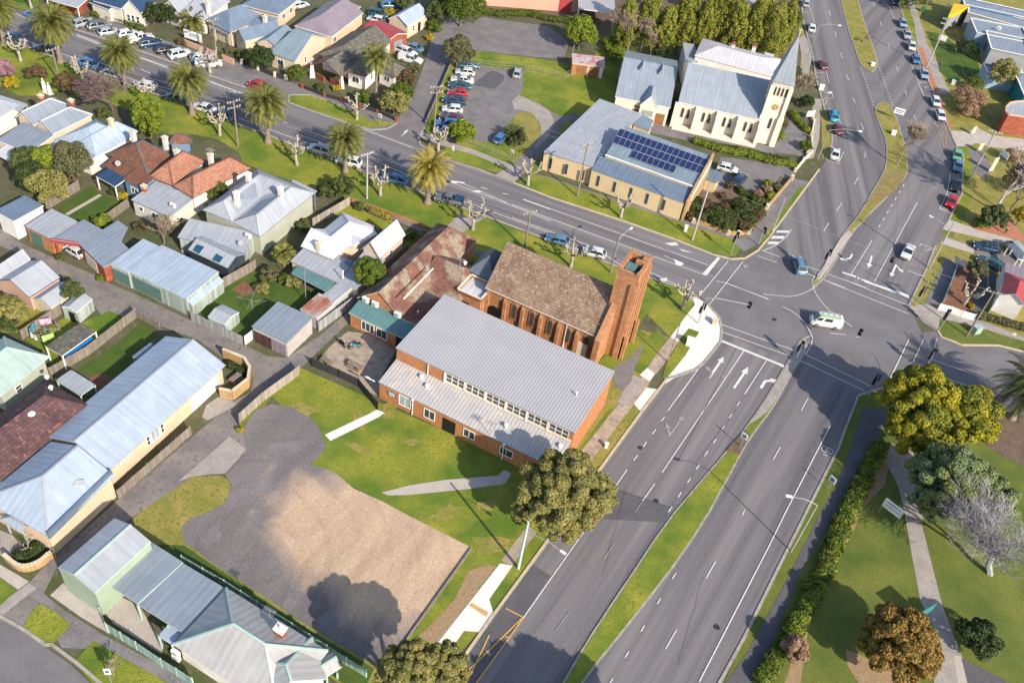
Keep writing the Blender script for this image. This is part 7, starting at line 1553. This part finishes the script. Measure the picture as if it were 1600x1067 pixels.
# palms
def palmproto(name,R_=4.0,nf=126,trunkh=7.2,leafm_='palm_leaf',seed=3,gold=False,tr=.42,spread=1.):
    rg=np.random.default_rng(seed); e=bpy.data.objects.new(name,None); C.objects.link(e); e['_o']=(0,0,0)
    b=MB(); b.tube([(0,0,-.1),(0,0,.3),(0,0,.9),(0,0,trunkh*.6),(0,0,trunkh-.6),(0,0,trunkh)],[tr*2.0,tr*1.5,tr,tr*.82,tr*.95,tr*1.15],12); b.build('trunk','palm_bark',parent=e,smooth=True)
    V=[];F=[];RN=[];dead=[]
    for i in range(nf):
        f=(i+.5)/nf; el=math.radians(84-146*f**1.1); az=i*2.399963+rg.normal()*.15; L=R_*(1.02-.15*abs(f-.4))*(.9+.2*rg.random())
        h=np.array([math.cos(az),math.sin(az),0]); side=np.array([-h[1],h[0],0]); p=np.array([0,0,trunkh])+h*.3; ang=el; n=12; pts=[p.copy()]
        for k in range(n):
            p=p+(h*math.cos(ang)+np.array([0,0,1])*math.sin(ang))*L/n; ang-=(.055+.016*k)*(1.0 if el>-.3 else .45); ang=max(ang,-1.35); pts.append(p.copy())
        pts=np.array(pts); rn=rg.random()
        for k in range(n):
            a,c=pts[k],pts[k+1]; d=(c-a)/np.linalg.norm(c-a); upv=np.cross(side,d); o=len(V)
            V+= [a-side*.035,a+side*.035,c+side*.03,c-side*.03]; F.append((o,o+1,o+2,o+3)); RN.append(.8)
            wl=.62*math.sin(math.pi*min(1,(k+.9)/(n+.6))**.7)+.12
            for sgn in(-1,1):
                for q in(.0,.33,.66):
                    s0=a+(c-a)*q; tip=s0+side*sgn*wl*.82+d*wl*.62+upv*wl*.25-np.array([0,0,.06]); o=len(V)
                    V+=[s0,s0+(c-a)*.2,tip+d*.02,tip-d*.03]; F.append((o,o+1,o+2,o+3)); RN.append(rn*.6+rg.random()*.4)
    me=bpy.data.meshes.new('crown'); me.from_pydata([tuple(v) for v in V],[],F); me.update(); at=me.attributes.new('rnd','FLOAT','FACE'); at.data.foreach_set('value',np.array(RN,dtype=np.float32)); me.materials.append(M[leafm_])
    o=bpy.data.objects.new('crown',me); C.objects.link(o); o.parent=e
    if gold:
        b=MB(); [b.tube([(0,0,trunkh+.1),(math.cos(a)*.7,math.sin(a)*.7,trunkh+1.0-.3*(k%3)),(math.cos(a)*1.5,math.sin(a)*1.5,trunkh+1.15-.5*(k%3))],[.06,.05,.16],5) for k,a in enumerate([x*.35 for x in range(34)])]; b.build('flower_stalks','leaf_gold',parent=e)
    return e
PG='tall date palms lining the road'
pbase=[((8,70),'leftmost palm on the palm road verge, cut by the photo edge'),((95,97.5),'second palm from the left, beside the blue sedan'),((197,138),'third palm from the left with a golden crown heart'),((300.5,178.4),'fourth palm from the left beside the white sedan'),((419,222.6),'fifth palm from the left above the pruned tree'),((539.7,268),'sixth palm from the left in front of the white four wheel drive')]
P0=palmproto('date_palm'); 
for i,(p,lb) in enumerate(pbase):
    o=P0 if i==0 else copy_tree(P0); g=G(*p); o.location=g; s=(1.,1.08,.94,1.0,1.08,.93)[i]; o.scale=(s,s,s*(1,1.02,1.05,.95,1.,.96)[i]); o.rotation_euler=(0,0,i*1.3); tag(o,lb,'palm tree',PG)
P1=palmproto('date_palm',R_=4.2,nf=84,leafm_='palm_gold' ,seed=5,gold=True,trunkh=7.0,tr=.45); P1.location=G(668,317); tag(P1,'seventh palm with bright orange flower stalks and yellow green fronds','palm tree',PG)
P2=palmproto('date_palm',R_=3.4,nf=56,trunkh=9.2,seed=8,tr=.3); P2.location=GL('t3 755,940')[0]; tag(P2,'tall slender palm in the garden of the porch bungalow','palm tree')
P3=palmproto('date_palm',R_=5.2,nf=90,trunkh=6.5,leafm_='palm_deep',seed=9); P3.location=G(1580,652); P3.scale=(1.12,1.12,1.05); tag(P3,'large dark palm at the right edge beside the yellow tree','palm tree')
P4_=palmproto('date_palm',R_=3.2,nf=60,trunkh=2.4,seed=12); P4_.location=GL('t2 350,320')[0]; tag(P4_,'young palm behind the white landscape sign','palm tree')
P5=palmproto('date_palm',R_=2.6,nf=50,trunkh=1.2,seed=14,leafm_='palm_deep'); P5.location=GL('t4 900,1010')[0]; tag(P5,'stubby dark palm on the car park island','palm tree')
P6=palmproto('cordyline',R_=1.7,nf=60,trunkh=2.6,seed=15,tr=.15); P6.location=GL('r8 30,680')[0]; tag(P6,'ragged cabbage palm in the back garden by the mint workshop','palm tree')
P7=palmproto('date_palm',R_=2.6,nf=36,trunkh=2,seed=19,leafm_='palm_deep',tr=.2) if 0 else None
# pollarded plane trees
def pollard(base,h,label,seed,R_=1.7,group='pruned plane trees on the verges'):
    g=GL(base)[0]; e=root('pollarded_tree',g,label,'tree',group); R=random.Random(seed); b=MB(); top=g+Vector((R.uniform(-.2,.2),R.uniform(-.2,.2),h*.5)); b.tube([g-Vector((0,0,.1)),g+Vector((0,0,.4)),g.lerp(top,.6),top],[.42,.3,.24,.27],9); b.build('trunk','bark_pale',parent=e,smooth=True)
    n=R.choice([4,5,5,6])
    for i in range(n):
        a=i*6.283/n+R.random()*.8; rr=R_*(.7+.5*R.random()); zt=h*(.78+.3*R.random()); t=g+Vector((math.cos(a)*rr,math.sin(a)*rr,zt)); mid=g+Vector((math.cos(a)*rr*.75,math.sin(a)*rr*.75,h*.62)); b=MB(); b.tube([top,mid,mid.lerp(t,.6),t],[.2,.16,.13,.14],7); b.ball(t,.21,7,5); 
        for k in range(3): v=Vector((R.uniform(-1,1),R.uniform(-1,1),R.uniform(.1,1))).normalized(); q=mid.lerp(t,R.random()); b.tube([q,q+v*.45],[.1,.08],5); b.ball(q+v*.5,.18,6,4)
        b.build('limb','bark_pale',parent=e,smooth=True)
for k,(s,h_,lb) in enumerate((('a 130,380',4.6,'pruned tree on the verge near the leftmost palm'),('a 520,525',4.6,'pruned tree in front of the blue four wheel drive'),('a 905,650',4.8,'pruned tree before the white hatchback behind the green conifer'),('a 1358,838',5.,'pruned tree before the dark navy wagon'),('b 252,1020',4.6,'pruned tree between the fifth and sixth palms'),
 ('f 768,180',4.8,'pruned tree before the bright blue wagon'),('f 1338,392',5.,'pruned tree beside the concrete crossover'),('g 362,620',4.8,'pruned tree between the blue and white hatchbacks behind the church'),('g 1050,880',4.8,'pruned tree beside the white corner apron'),('g 670,315',4.4,'pruned tree in front of the beige hall'),('g 97,115',4.6,'pruned tree at the left end of the beige hall'),
 ('b 1128,945' if 0 else 'v3 665,310',4.6,'pruned tree at the car park corner behind the seventh palm'),('v2 1480,570',4.4,'pruned tree on the north verge by the brick pillars'),('a 1298,450',4.4,'pruned tree beside the long white ute'),('u1 575,505',4.0,'heavily cut tree in the mulched corner garden'),('v1 265,80',4.6,'pruned tree at the top left above the blue sedan'))):
    pollard(s,h_,lb,k+3)
# big trees
tree('evergreen_tree','px 1010,1170',140,'big tree below the bottom edge that shades the right carriageway',zc=9,leafmat='leaf_dark',n=9000,k=30,leaf=.4,tr=.5,group=None) if 0 else None
tree('yellow_tree','px 1440,632',118,'large yellow flowering tree at the park corner, its left half',zc=7,leafmat='leaf_yellow',n=26000,k=44,leaf=.34,tr=.5,sub=.26,ell=(1,1,.85)) if 0 else None
def bigtree(name,parts,label,leafmat,n,leaf,sub,k,tr=.5,barkm='bark',ls='leaf'):
    bl=[];cs=[]
    for s,w_,zc,ell in parts:
        p=PL(s)[0]; c=G(*p,zc); r=(G(p[0]+w_/2,p[1],zc)-G(p[0]-w_/2,p[1],zc)).length/2; SEED[0]+=1; cs.append((c,r)); bl+=crownblobs((c.x,c.y,zc),(r*ell[0],r*ell[1],r*ell[2]),k,sub,SEED[0])
    g=sum([Vector((c.x,c.y,0)) for c,_ in cs],Vector())/len(cs); e=root(name,g,label,'tree'); P,nn,s=blobs_leaves(bl,n,leaf); kp=P[:,2]>.3; quadmesh('crown',P[kp],nn[kp],s[kp],leafmat,e,(g.x,g.y,0))
    b=MB(); b.tube([g,g+Vector((0,0,2)),g+Vector((0,0,4))],[tr*1.4,tr,tr*.8],9)
    for c,r in cs: b.tube([g+Vector((0,0,3)),c],[tr*.6,.1],6)
    b.build('trunk',barkm,parent=e)
bigtree('evergreen_tree',[('px 880,768',140,6.4,(1,1,.75)),('px 845,790',84,5.,(1,1,.9)),('px 925,775',76,5.2,(1,1,.9)),('px 880,805',90,4.6,(1,1,.9))],'large round olive green tree at the corner of the brick hall','leaf_olive',95000,.2,.17,60)
bigtree('evergreen_tree',[('px 640,1048',96,9.,(1,1,.65)),('px 690,1046',86,8,(1,1,.75)),('px 625,1080',90,7,(1,1,.8))],'large dark olive tree at the bottom edge beside the white footpath','leaf_olive',80000,.21,.18,50)
bigtree('yellow_tree',[('px 1440,628',108,7.5,(1,1,.85)),('px 1500,650',104,6.5,(1,1,.8)),('px 1425,672',84,5,(1,1,.8))],'large yellow flowering tree at the park corner','leaf_yellow',85000,.25,.2,55)
bigtree('blue_green_tree',[('px 1490,748',112,6.5,(1,1,.75)),('px 1450,745',66,5,(1,1,.9)),('px 1535,775',90,5.5,(1,1,.8)),('px 1455,785',62,4,(1,1,.9))],'broad blue green tree with rounded clumps below the yellow tree','leaf_sea',70000,.2,.19,44)
tree('copper_tree','px 1405,1008',116,'dense copper and green rounded tree beside the park path',zc=4.2,leafmat='leaf_copper',n=45000,k=80,leaf=.19,tr=.35,sub=.17,ell=(1,1,.8))
bigtree('shade_tree',[('px 1025,1215',125,9.5,(1,1,.8)),('px 1090,1225',115,9,(1,1,.8)),('px 960,1225',100,9,(1,1,.8))],'tall tree just below the photo edge shading the right carriageway','leaf_dark',9000,.6,.34,20)
tree('round_tree','px 577,427',50,'neat round green tree in front of the white roofed cottage',zc=4.2,leafmat='leaf_green',n=15000,k=40,leaf=.2,tr=.2,sub=.24,ell=(1,1,1))
tree('conifer','px 230,182',46,'egg shaped yellow green conifer by the blue hip roof',zc=4.2,leafmat='leaf_lime',n=11000,k=34,leaf=.22,tr=.2,ell=(1,1,1.6),sub=.26,low=-.8)
tree('bushy_tree','px 716,82',42,'bushy olive tree at the corner of the side street',zc=3.6,leafmat='leaf_grey',n=9000,k=30,leaf=.24,tr=.2,ell=(1,1,1))
tree('round_bush','px 721,207',38,'round bright yellow green bush at the car park corner',zc=2.,leafmat='leaf_lime',n=7000,k=26,leaf=.22,cat='bush',ell=(1,1,.8))
tree('round_tree','px 908,52',44,'bright green tree right of the top car park',zc=4.,leafmat='leaf_lime',n=9000,k=30,leaf=.26,tr=.2)
tree('evergreen_tree','px 722,8',60,'green tree at the top above the side street',zc=5.,leafmat='leaf_green',n=9000,k=30,leaf=.28,tr=.3)
tree('evergreen_tree','px 680,18',30,'small dark tree near the cream cottage at the top',zc=3.4,leafmat='leaf_bush',n=4000,k=16,leaf=.24,tr=.2)
CG='row of conifers behind the white church'
for k,(x,y,w_,zc) in enumerate(((978,38,48,7),(1012,30,50,8),(1040,45,40,6.5),(1068,32,52,8),(1098,38,44,7.5),(1120,28,48,8),(1150,40,50,8),(1180,45,48,7.5),(1205,52,52,7.5),(1228,42,46,7),(1078,10,44,6),(1135,8,46,6),(1195,15,48,6))):
    tree('conifer','px %d,%d'%(x,y),w_,('tall yellow green conifer, number %s from the left in the row behind the white church'%('one two three four five six seven eight nine ten'.split()[k]) if k<10 else 'rear conifer peeping over the row behind the white church, %s'%('leftmost','middle','rightmost')[k-10]),zc=zc,leafmat='leaf_conifer',n=8000,k=44,leaf=.26,tr=.25,ell=(.68+.1*(k%3),.68+.1*(k%3),1.7+.3*(k%2)),group=CG,sub=.24,low=-.85,taper=.62)
tree('garden_tree','t6 1190,830',34,'rounded olive tree against the teal clinic wall',zc=3.6,leafmat='leaf_olive',n=5000,k=20,leaf=.24,tr=.2) 
tree('garden_tree','px 1591,22' if 0 else 'px 1420,-8',50,'dark tree at the top of the clinic garden',zc=4,leafmat='leaf_dark',n=4000,k=16,leaf=.3)
tree('leafy_tree','s2 800,600',30,'leafy dark tree with a lime top between the two small sheds',zc=3.6,leafmat='leaf_bush',n=5000,k=18,leaf=.22,tr=.18)
tree('backyard_tree','a 280,990',44,'lime green round tree behind the fence left of the brown tiled house',zc=3.6,leafmat='leaf_lime',n=6000,k=22,leaf=.22)
tree('backyard_tree','a 180,1010',54,'dark green tree left of the lime green tree',zc=3.2,leafmat='leaf_bush',n=6500,k=24,leaf=.24)
tree('backyard_tree','a 430,1000',60,'grey green tree right of the lime green tree',zc=3.6,leafmat='leaf_grey',n=7500,k=26,leaf=.24)
tree('backyard_tree','e 300,130',60,'olive tree with slim white stems above the garage row',zc=3.,leafmat='leaf_olive',n=8000,k=26,leaf=.22,barkm='bark_birch')
tree('backyard_tree','e 190,60',48,'dark tree above the corrugated shed',zc=3.4,leafmat='leaf_dark',n=5000,k=20,leaf=.24)
tree('backyard_tree','s2 130,800',42,'golden brown shrubby tree at the left edge below the pink shed',zc=2.2,leafmat='leaf_olive',n=5500,k=20,leaf=.22,ell=(1.3,1,.7))
tree('backyard_tree','s2 60,960',30,'low green scrub at the left edge',zc=1.4,leafmat='leaf_bush',n=3000,k=12,leaf=.2,ell=(1.4,1,.7))
for s,w_,lb,m_ in (('f 440,150',30,'left of two dark bushes beyond the villa','leaf_bush'),('f 540,130',34,'right of two dark bushes beyond the villa','leaf_bush'),('r8 110,180' if 0 else 'f 290,370',22,'leafy bush left of the white roofed cottage','leaf_bush'),('s5 705,165',26,'round grey green bush in the back garden','leaf_grey'),('s5 835,210',18,'round dark bush next to the grey green bush','leaf_green'),('s5 935,240',24,'yellow speckled bush by the teal shade roof','leaf_olive'),('s5 650,300',22,'olive bush beside the mulch bed','leaf_olive'),
 ('r7 300,340' if 0 else 'e 1330,150',34,'long green bush between the orange roof and the villa','leaf_bush'),('e 1230,210',26,'green bush beside the lean-to of the orange tiled house','leaf_bush'),('a 215,450',30,'brown green bush near the white statues','leaf_rust'),('a 420,520',34,'rusty green bush near the far left pole','leaf_rust'),('a 70,510',26,'golden bush in the left garden','leaf_gold'),('a 30,430',28,'pink blossom tree at the left edge','leaf_pink'),
 ('s1 1200,430',26,'bright green bush at the narrow lawn','leaf_lime'),('t2 830,540',20,'dark upright bush by the slate roofed house','leaf_bush'),('t2 1000,590',38,'wide dark rounded bush in front of the blue gable house','leaf_dark'),('t2 1360,740',28,'green bush behind the brick pillars','leaf_green'),('t3 240,810',14,'small green bush by the arched porch','leaf_bush'),('t3 390,820',12,'small golden bush by the arched porch','leaf_gold'),('t3 620,900',22,'green bush in the bungalow garden left of the tall palm','leaf_green'),
 ('t3 920,960',44,'large olive bush at the side street corner','leaf_olive'),('t3 990,880',34,'green bush above the large olive bush','leaf_green'),('t3 1040,740',26,'reddish bush beside the side street','leaf_rust'),('t3 1110,640',20,'grey green bush beside the side street','leaf_grey'),('t3 1250,350',12,'small yellow bush by the cream cottage','leaf_gold'),('t3 1290,240',22,'dark bush right of the cream cottage','leaf_green'),('t3 1320,110',32,'round green tree right of the cream cottage','leaf_green'),('t3 880,120',16,'golden brown bush left of the cream cottage','leaf_gold'),('t3 950,215',22,'grey bush in front of the cream cottage','leaf_grey'),('t3 1000,20',24,'dark tree behind the cream cottage','leaf_bush'),
 ('t1 1180,140',34,'right of two dark trees beside the navy roof','leaf_dark'),('t1 1010,150',34,'left of two dark trees beside the navy roof','leaf_dark'),('t1 1300,420',14,'maroon bush at the end of the pink fence','leaf_rust'),('v4 20,250',24,'dark green bush beside the conifers','leaf_green') ,('t6 800,540',26,'dark bush in the clinic garden','leaf_dark'),('t6 850,930',24,'green ground bush in the clinic garden','leaf_green'),('t7 560,90',42,'pruned brown shrub in the clinic garden','leaf_dry'),('t7 560,220',24,'small brown twiggy shrub in the clinic garden','leaf_dry'),('t8 1190,440',24,'golden yellow tree at the right edge','leaf_gold'),('t8 850,470',34,'green bush at the foot of the birch','leaf_bush'),
 ('u1 710,150',26,'speckled evergreen bush beside the pruned tree','leaf_grey'),('u1 650,520',8,'small golden shrub by the mulch','leaf_gold'),('p 1290,790',56,'very dark spreading bush on the park lawn','leaf_dark'),('p 170,860',36,'dry pinkish brown shrub at the hedge end','leaf_dry'),('r1 880,520' if 0 else 'f 1050,440',24,'dry bush by the front corner of the tiled office','leaf_olive'),('f 1160,590' if 0 else 'q1 1230,390',18,'green bush between the office and the church','leaf_green'),
 ('d 230,900',18,'round green bush by the low cream wall','leaf_green'),('c 980,255' if 0 else 'v5 160,240',22,'dark shrub beside the spire','leaf_dark'),('t2 1080,830' if 0 else 't5 1500,10',20,'shrub at the top edge','leaf_green')):
    if 'tree' in lb or w_>30: tree('garden_tree' if 'tree' in lb else 'shrub',s,w_,lb,'tree' if 'tree' in lb else 'shrub',zc=2.2,leafmat=m_,n=4200,k=18,leaf=.22,tr=.12)
    else: shrub(s,w_,lb,m_,n=1900 if w_>15 else 900)
for s,w_,lb,m_ in (('a 560,760',16,'small dark shrub between the blue hip roof and the conifer','leaf_bush'),('a 160,900' if 0 else 'a 640,700',20,'dark green shrub under the purple bare tree','leaf_bush'),('r5 860,880',18,'leafy shrub by the rear of the pale blue hip roof','leaf_green'),('r6 30,470',16,'small leafy bush left of the navy verandah','leaf_lime'),('r6 350,850',14,'golden garden shrub below the blue walled house','leaf_gold'),('r6 240,810',12,'dark garden shrub beside the navy verandah','leaf_dark'),
 ('r7 20,590',22,'brown green shrub at the lean-to corner','leaf_bush'),('s3 420,90',18,'orange brown shrub behind the garage row','leaf_rust'),('s3 700,90',20,'tall grey shrub beside the mint workshop','leaf_grey'),('u8 340,850',9,'yellow grass clump at the end of the paling fence','leaf_gold'),('s2 1110,460',10,'bright green clump beside the brick garage wall','leaf_lime'),('r8 850,20',14,'dark shrub on the cottage front boundary','leaf_bush'),('r8 1430,340',16,'dark green shrub right of the cottage','leaf_bush'),('r8 1330,200' if 0 else 'q1 680,60',18,'dry hedge clump at the corner of the laneway','leaf_dry'),
 ('t2 420,420' if 0 else 't2 600,560',14,'dark shrub behind the pink fence','leaf_bush'),('t2 700,500',14,'grey shrub beside the round paving','leaf_grey'),('t1 440,140',12,'low green shrub in front of the navy roof','leaf_green'),('c 640,330',26,'bright green scrub behind the brick outbuilding','leaf_lime'),('c 600,270',22,'yellow green scrub left of the bare trees','leaf_lime'),('c 900,330',26,'dark shrub between the school wing and the conifers','leaf_dark'),('v4 30,900',16,'dark shrub beside the spire tip','leaf_bush'),('e 60,1010' if 0 else 'e 370,560',12,'weedy tuft beside the lane','leaf_bush'),('t7 960,330' if 0 else 't7 1050,700',26,'reddish shrub mass near the birch','leaf_dry'),('t8 1100,60',30,'purple brown shrub mass at the right edge','leaf_rust'),('t8 700,520',16,'lime ground shrub beside the red path','leaf_lime')):
    shrub(s,w_,lb,m_,n=1900)
# clipped corner garden balls
R_=random.Random(4)
BL=((30,610,20),(60,560,18),(130,590,24),(170,700,26),(90,720,22),(235,760,26),(300,760,34),(340,800,26),(380,760,20),(230,660,26),(330,690,26),(410,710,24),(480,790,24),(520,740,30),(590,710,26),(620,660,22),(560,640,26),(480,640,30),(430,600,22),(600,560,22),(300,620,20),(10,700,18),(500,800,20))
cnt={}
ordw='first second third fourth fifth sixth seventh eighth ninth tenth eleventh'.split()
for k,(x,y,w_) in enumerate(sorted(BL)):
    row='front' if y>735 else ('middle' if y>655 else 'back'); cnt[row]=cnt.get(row,0)+1
    shrub('u2 %d,%d'%(x,y),w_*.82,'clipped ball shrub, %s from the left in the %s row of the walled corner garden'%(ordw[cnt[row]-1],row),'leaf_bush' if k%4 else 'leaf_rust',n=1500,leaf=.16,k=14,group='clipped ball shrubs in the corner garden')
shrub('u2 350,420',12,'rust coloured ball shrub beside the porch of the beige hall','leaf_rust',n=900); shrub('u2 290,510',11,'rust coloured ball shrub below the porch of the beige hall','leaf_rust',n=900)
for x,y,m_,lb in((620,490,'leaf_dry','brown ball shrub in the car park bed'),(700,400,'leaf_lime','lime ball shrub in the car park bed'),(790,425,'leaf_grey','silver ball shrub in the car park bed'),(730,510,'leaf_lime','green ball shrub nearest the garden wall pillars'),(700,450,'leaf_dry','faded ball shrub between the lime and brown ones')): shrub('u2 %d,%d'%(x,y),14,lb,m_,n=1100,leaf=.16)
hedge('clipped_hedge','u2 430,450 480,520 620,570 700,590',1.3,1.,'leaf_green','clipped green hedge between the forecourt and the ball shrubs',n=3000)
hedge('clipped_hedge','u2 300,640 400,600 490,560',1.2,.9,'leaf_green','short clipped hedge beside the paved triangle',n=1800)
hedge('flowering_hedge','u2 20,20 180,70 330,110 500,130 640,180 780,220 960,240',1.7,1.1,'leaf_lime','long yellow green hedge below the white church',n=8000,leaf=.2)
hedge('agapanthus_border','u2 60,0 250,50 450,80 700,140 900,180',.7,.6,'leaf_bush','dark strappy border along the church path',n=3000)
hedge('flowering_hedge','r3 1040,700 1100,790 1186,870',1.5,1.2,'leaf_lime','green hedge right of the church tower',n=2600)
shrub('r3 980,790',9,'red flowering shrub at the foot of the church tower','leaf_rust',n=900); shrub('r3 940,910',12,'bright green shrub at the foot of the church tower','leaf_lime',n=1000)
hedge('ivy_hedge','u5 150,1080 330,800 500,520 650,240 720,80 u4 800,660 900,480 980,300 1080,120 1130,0',2.2,1.3,'ivy','long ivy covered hedge running along the park edge',n=30000,leaf=.26)
hedge('front_hedge','t1 560,190 700,210 860,280 920,320',1.6,1.,'leaf_green','yellow green hedge in front of the navy roofed house',n=2600)
hedge('dry_hedge','u1 700,640 900,690 1250,790',1.4,1.2,'leaf_grey','grey twiggy hedge beside the red roofed shop',n=4500,leaf=.16)
hedge('rear_scrub','t5 400,120 560,150 720,140 860,150 1000,190 1180,210',2.,1.4,'leaf_green','green scrub along the top edge of the upper car park',n=6000)
hedge('front_border','f 640,240 740,300 830,330',1.,.8,'leaf_olive','low mixed border along the front lawn of the cottage',n=1800)
hedge('yellow_border','f 740,290 820,325',1.1,.9,'leaf_gold','yellow flowering shrub border beside the cottage lawn',n=900)
hedge('yard_planting','s5 940,640 0,0' if 0 else 'u8 190,90 330,150 400,200',1.,1.,'leaf_dark','dark planting inside the curved brick garden',n=1300)
hedge('yard_planting','s6 180,880 330,850 460,740',1.5,.9,'leaf_dark','dark planting inside the curved front wall',n=2200)
# lawns bordering, fallen etc. : bare trees
MINR[0]=.024
bare('bare_tree','a 700,700',12,1.1,'purple twigged bare tree by the twin gable house',m='twig_purple',depth=7,r=.16,seed=3,nb=3,ln=.22,up=.1)
bare('bare_tree','s3 670,260',5,.7,'bare tree between the workshop and the lean-to',m='twig_brown',depth=6,r=.11,seed=5)
bare('bare_tree','c 710,350',11,.6,'brown bare tree behind the school wing',m='twig_brown',depth=7,r=.22,seed=7,ln=.3)
bare('bare_tree','c 845,370' if 0 else 'r2 1170,270',6,.45,'thin bare tree beside the school wing roof',m='twig_brown',depth=5,r=.12,seed=8)
MINR[0]=.024
MINR[0]=.017
bare('silver_tree','u6 990,930',20,.85,'wide spreading silver grey leafless tree at the right edge',m='bark_silver',depth=7,r=.42,seed=31,nb=3,ln=.15,up=.2,lean=(-.35,.25),dec=(.72,.25))
MINR[0]=.03
bare('birch_tree','t8 870,390',14,.75,'white barked birch with bare purple twigs at the right edge',m='bark_birch',depth=6,r=.3,seed=12,nb=3)
bare('bare_tree','t8 1050,330' if 0 else 'px 1577,335',11,.8,'bare purple twigged tree behind the birch',m='twig_purple',depth=7,r=.2,seed=14,ln=.3)
bare('bare_tree','v5 1290,1030',7.5,.5,'small bare tree on the second median',m='twig_brown',depth=6,r=.16,seed=9)
bare('bare_tree','v5 40,280',6,.55,'bare tree between the spire and the top road',m='twig_brown',depth=6,r=.14,seed=11)
bare('bare_tree','v4 880,560',2.2,.8,'low dark twiggy shrub on the top median',m='twig_brown',depth=5,r=.05,seed=15,cat='shrub')
bare('bare_tree','m 705,1015',2.4,.7,'small bare shrub on the bottom left verge',m='twig_brown',depth=4,r=.07,seed=16,cat='shrub')
bare('garden_tree','s6 310,810',2.4,.8,'spiky branched shrub inside the curved front wall',m='bark_pale',depth=3,r=.07,seed=17,cat='shrub')
bare('bare_tree','px 862,30',1,.8,'x',depth=1) if 0 else None
# tufts on the grass so lawns are not a flat sheet
def tufts(name,s,n,m,hh=.12):
    from mathutils.geometry import tessellate_polygon
    p=GL(s); tr=tessellate_polygon([[Vector((q.x,q.y,0)) for q in p]]); T=np.array([[[p[i].x,p[i].y] for i in t] for t in tr]); ar=np.abs(np.cross(T[:,1]-T[:,0],T[:,2]-T[:,0]))/2
    k=rng.choice(len(T),n,p=ar/ar.sum()); u=rng.random((n,2)); fl=u.sum(1)>1; u[fl]=1-u[fl]; P=T[k,0]+(T[k,1]-T[k,0])*u[:,:1]+(T[k,2]-T[k,0])*u[:,1:]
    cen=np.c_[P,np.full(n,.03+hh*.4)]; nor=rng.normal(size=(n,3)); nor[:,2]=abs(nor[:,2])*.8; o=quadmesh(name,cen,nor,hh*(.7+1.2*rng.random(n)),m); tag(o,'short uneven grass tufts on the '+name.replace('_',' '),'grass',kind='stuff')




# white garden statues, person, misc
def figure(s,label,hh=1.7):
    g=GL(s)[0]; e=root('garden_statue',g,label,'statue'); b=MB(); b.tube([g,g+Vector((0,0,.3*hh)),g+Vector((0,0,.75*hh)),g+Vector((0,0,.88*hh))],[.45,.38,.3,.12],10); b.ball(g+Vector((0,0,hh)),.17); b.build('statue_body','white_paint',parent=e,smooth=True); b=MB(); b.box(g+Vector((0,0,.08)),(.9,.9,.16)); b.build('plinth','wall_stone',parent=e)
figure('a 280,570','white garden statue, left and taller of two',2.6); figure('a 310,582','white garden statue, right and shorter of two',2.1)
def person(s,label,top,leg,pose=.2,rz=0.,hh=1.72):
    """one skinned body with clothes as children"""
    g=GL(s)[0]; e=root('person',g,label,'person',rz=rz); e['_o']=(0,0,0)
    k=hh/1.72
    V=[(0,0,.95),(0,0,1.2),(0,0,1.42),(0,0,1.52),(.01,0,1.62),(0,.1,.92),(pose,.1,.5),(pose*.6,.1,.06),(pose*.6+.15,.1,.04),(0,-.1,.92),(-pose*.5,-.1,.5),(-pose*1.6,-.1,.08),(-pose*1.6+.15,-.1,.04),(0,.2,1.4),(-.05,.26,1.12),(.12,.25,.9),(0,-.2,1.4),(.05,-.26,1.12),(.2,-.24,.95)]
    E_=[(0,1),(1,2),(2,3),(3,4),(0,5),(5,6),(6,7),(7,8),(0,9),(9,10),(10,11),(11,12),(2,13),(13,14),(14,15),(2,16),(16,17),(17,18)]
    Rr=[.15,.14,.16,.06,.11,.09,.065,.045,.04,.09,.065,.045,.04,.06,.045,.035,.06,.045,.035]
    def skin(name,idx,m,infl=1.):
        me=bpy.data.meshes.new(name); mp={v:i for i,v in enumerate(idx)}; me.from_pydata([tuple(c*k for c in V[i]) for i in idx],[(mp[a],mp[b]) for a,b in E_ if a in mp and b in mp],[]); o=bpy.data.objects.new(name,me); C.objects.link(o)
        md=o.modifiers.new('s','SKIN'); 
        for i,v in enumerate(idx): me.skin_vertices[0].data[i].radius=(Rr[v]*k*infl,Rr[v]*k*infl)
        me.skin_vertices[0].data[0].use_root=True; o.modifiers.new('u','SUBSURF').levels=1
        dg=bpy.context.evaluated_depsgraph_get(); m2=bpy.data.meshes.new_from_object(o.evaluated_get(dg)); o.modifiers.clear(); o.data=m2; m2.materials.clear(); m2.materials.append(M[m]); o.parent=e; return o
    skin('body',list(range(19)),'skin'); skin('shirt',[0,1,2,13,14,16,17],top,1.12); skin('trousers',[0,5,6,7,9,10,11],leg,1.12)
    b=MB(); b.ball((.0,0,1.68*k),.115*k,8,6); b.build('hair','black',parent=e)
mat('skin',(.45,.28,.2))
person('t6 478,760','person in dark clothes walking on the path beside the clinic lawn','black','sign_blue',.22,1.2)
person('t6 640,600','person standing beside the low shrub on the clinic path','wall_grey','black',.08,.3)
person('t8 985,650','person in a green top working beside the red path','bin_green','black',.12,2.)
person('q7 450,430','person in a pale top on the white corner apron','cloth_white','black',.15,.5) if 0 else None
person('p 0,0','x','black','black') if 0 else None
# tidy helper data
for o in bpy.data.objects:
    if '_o' in o: del o['_o']
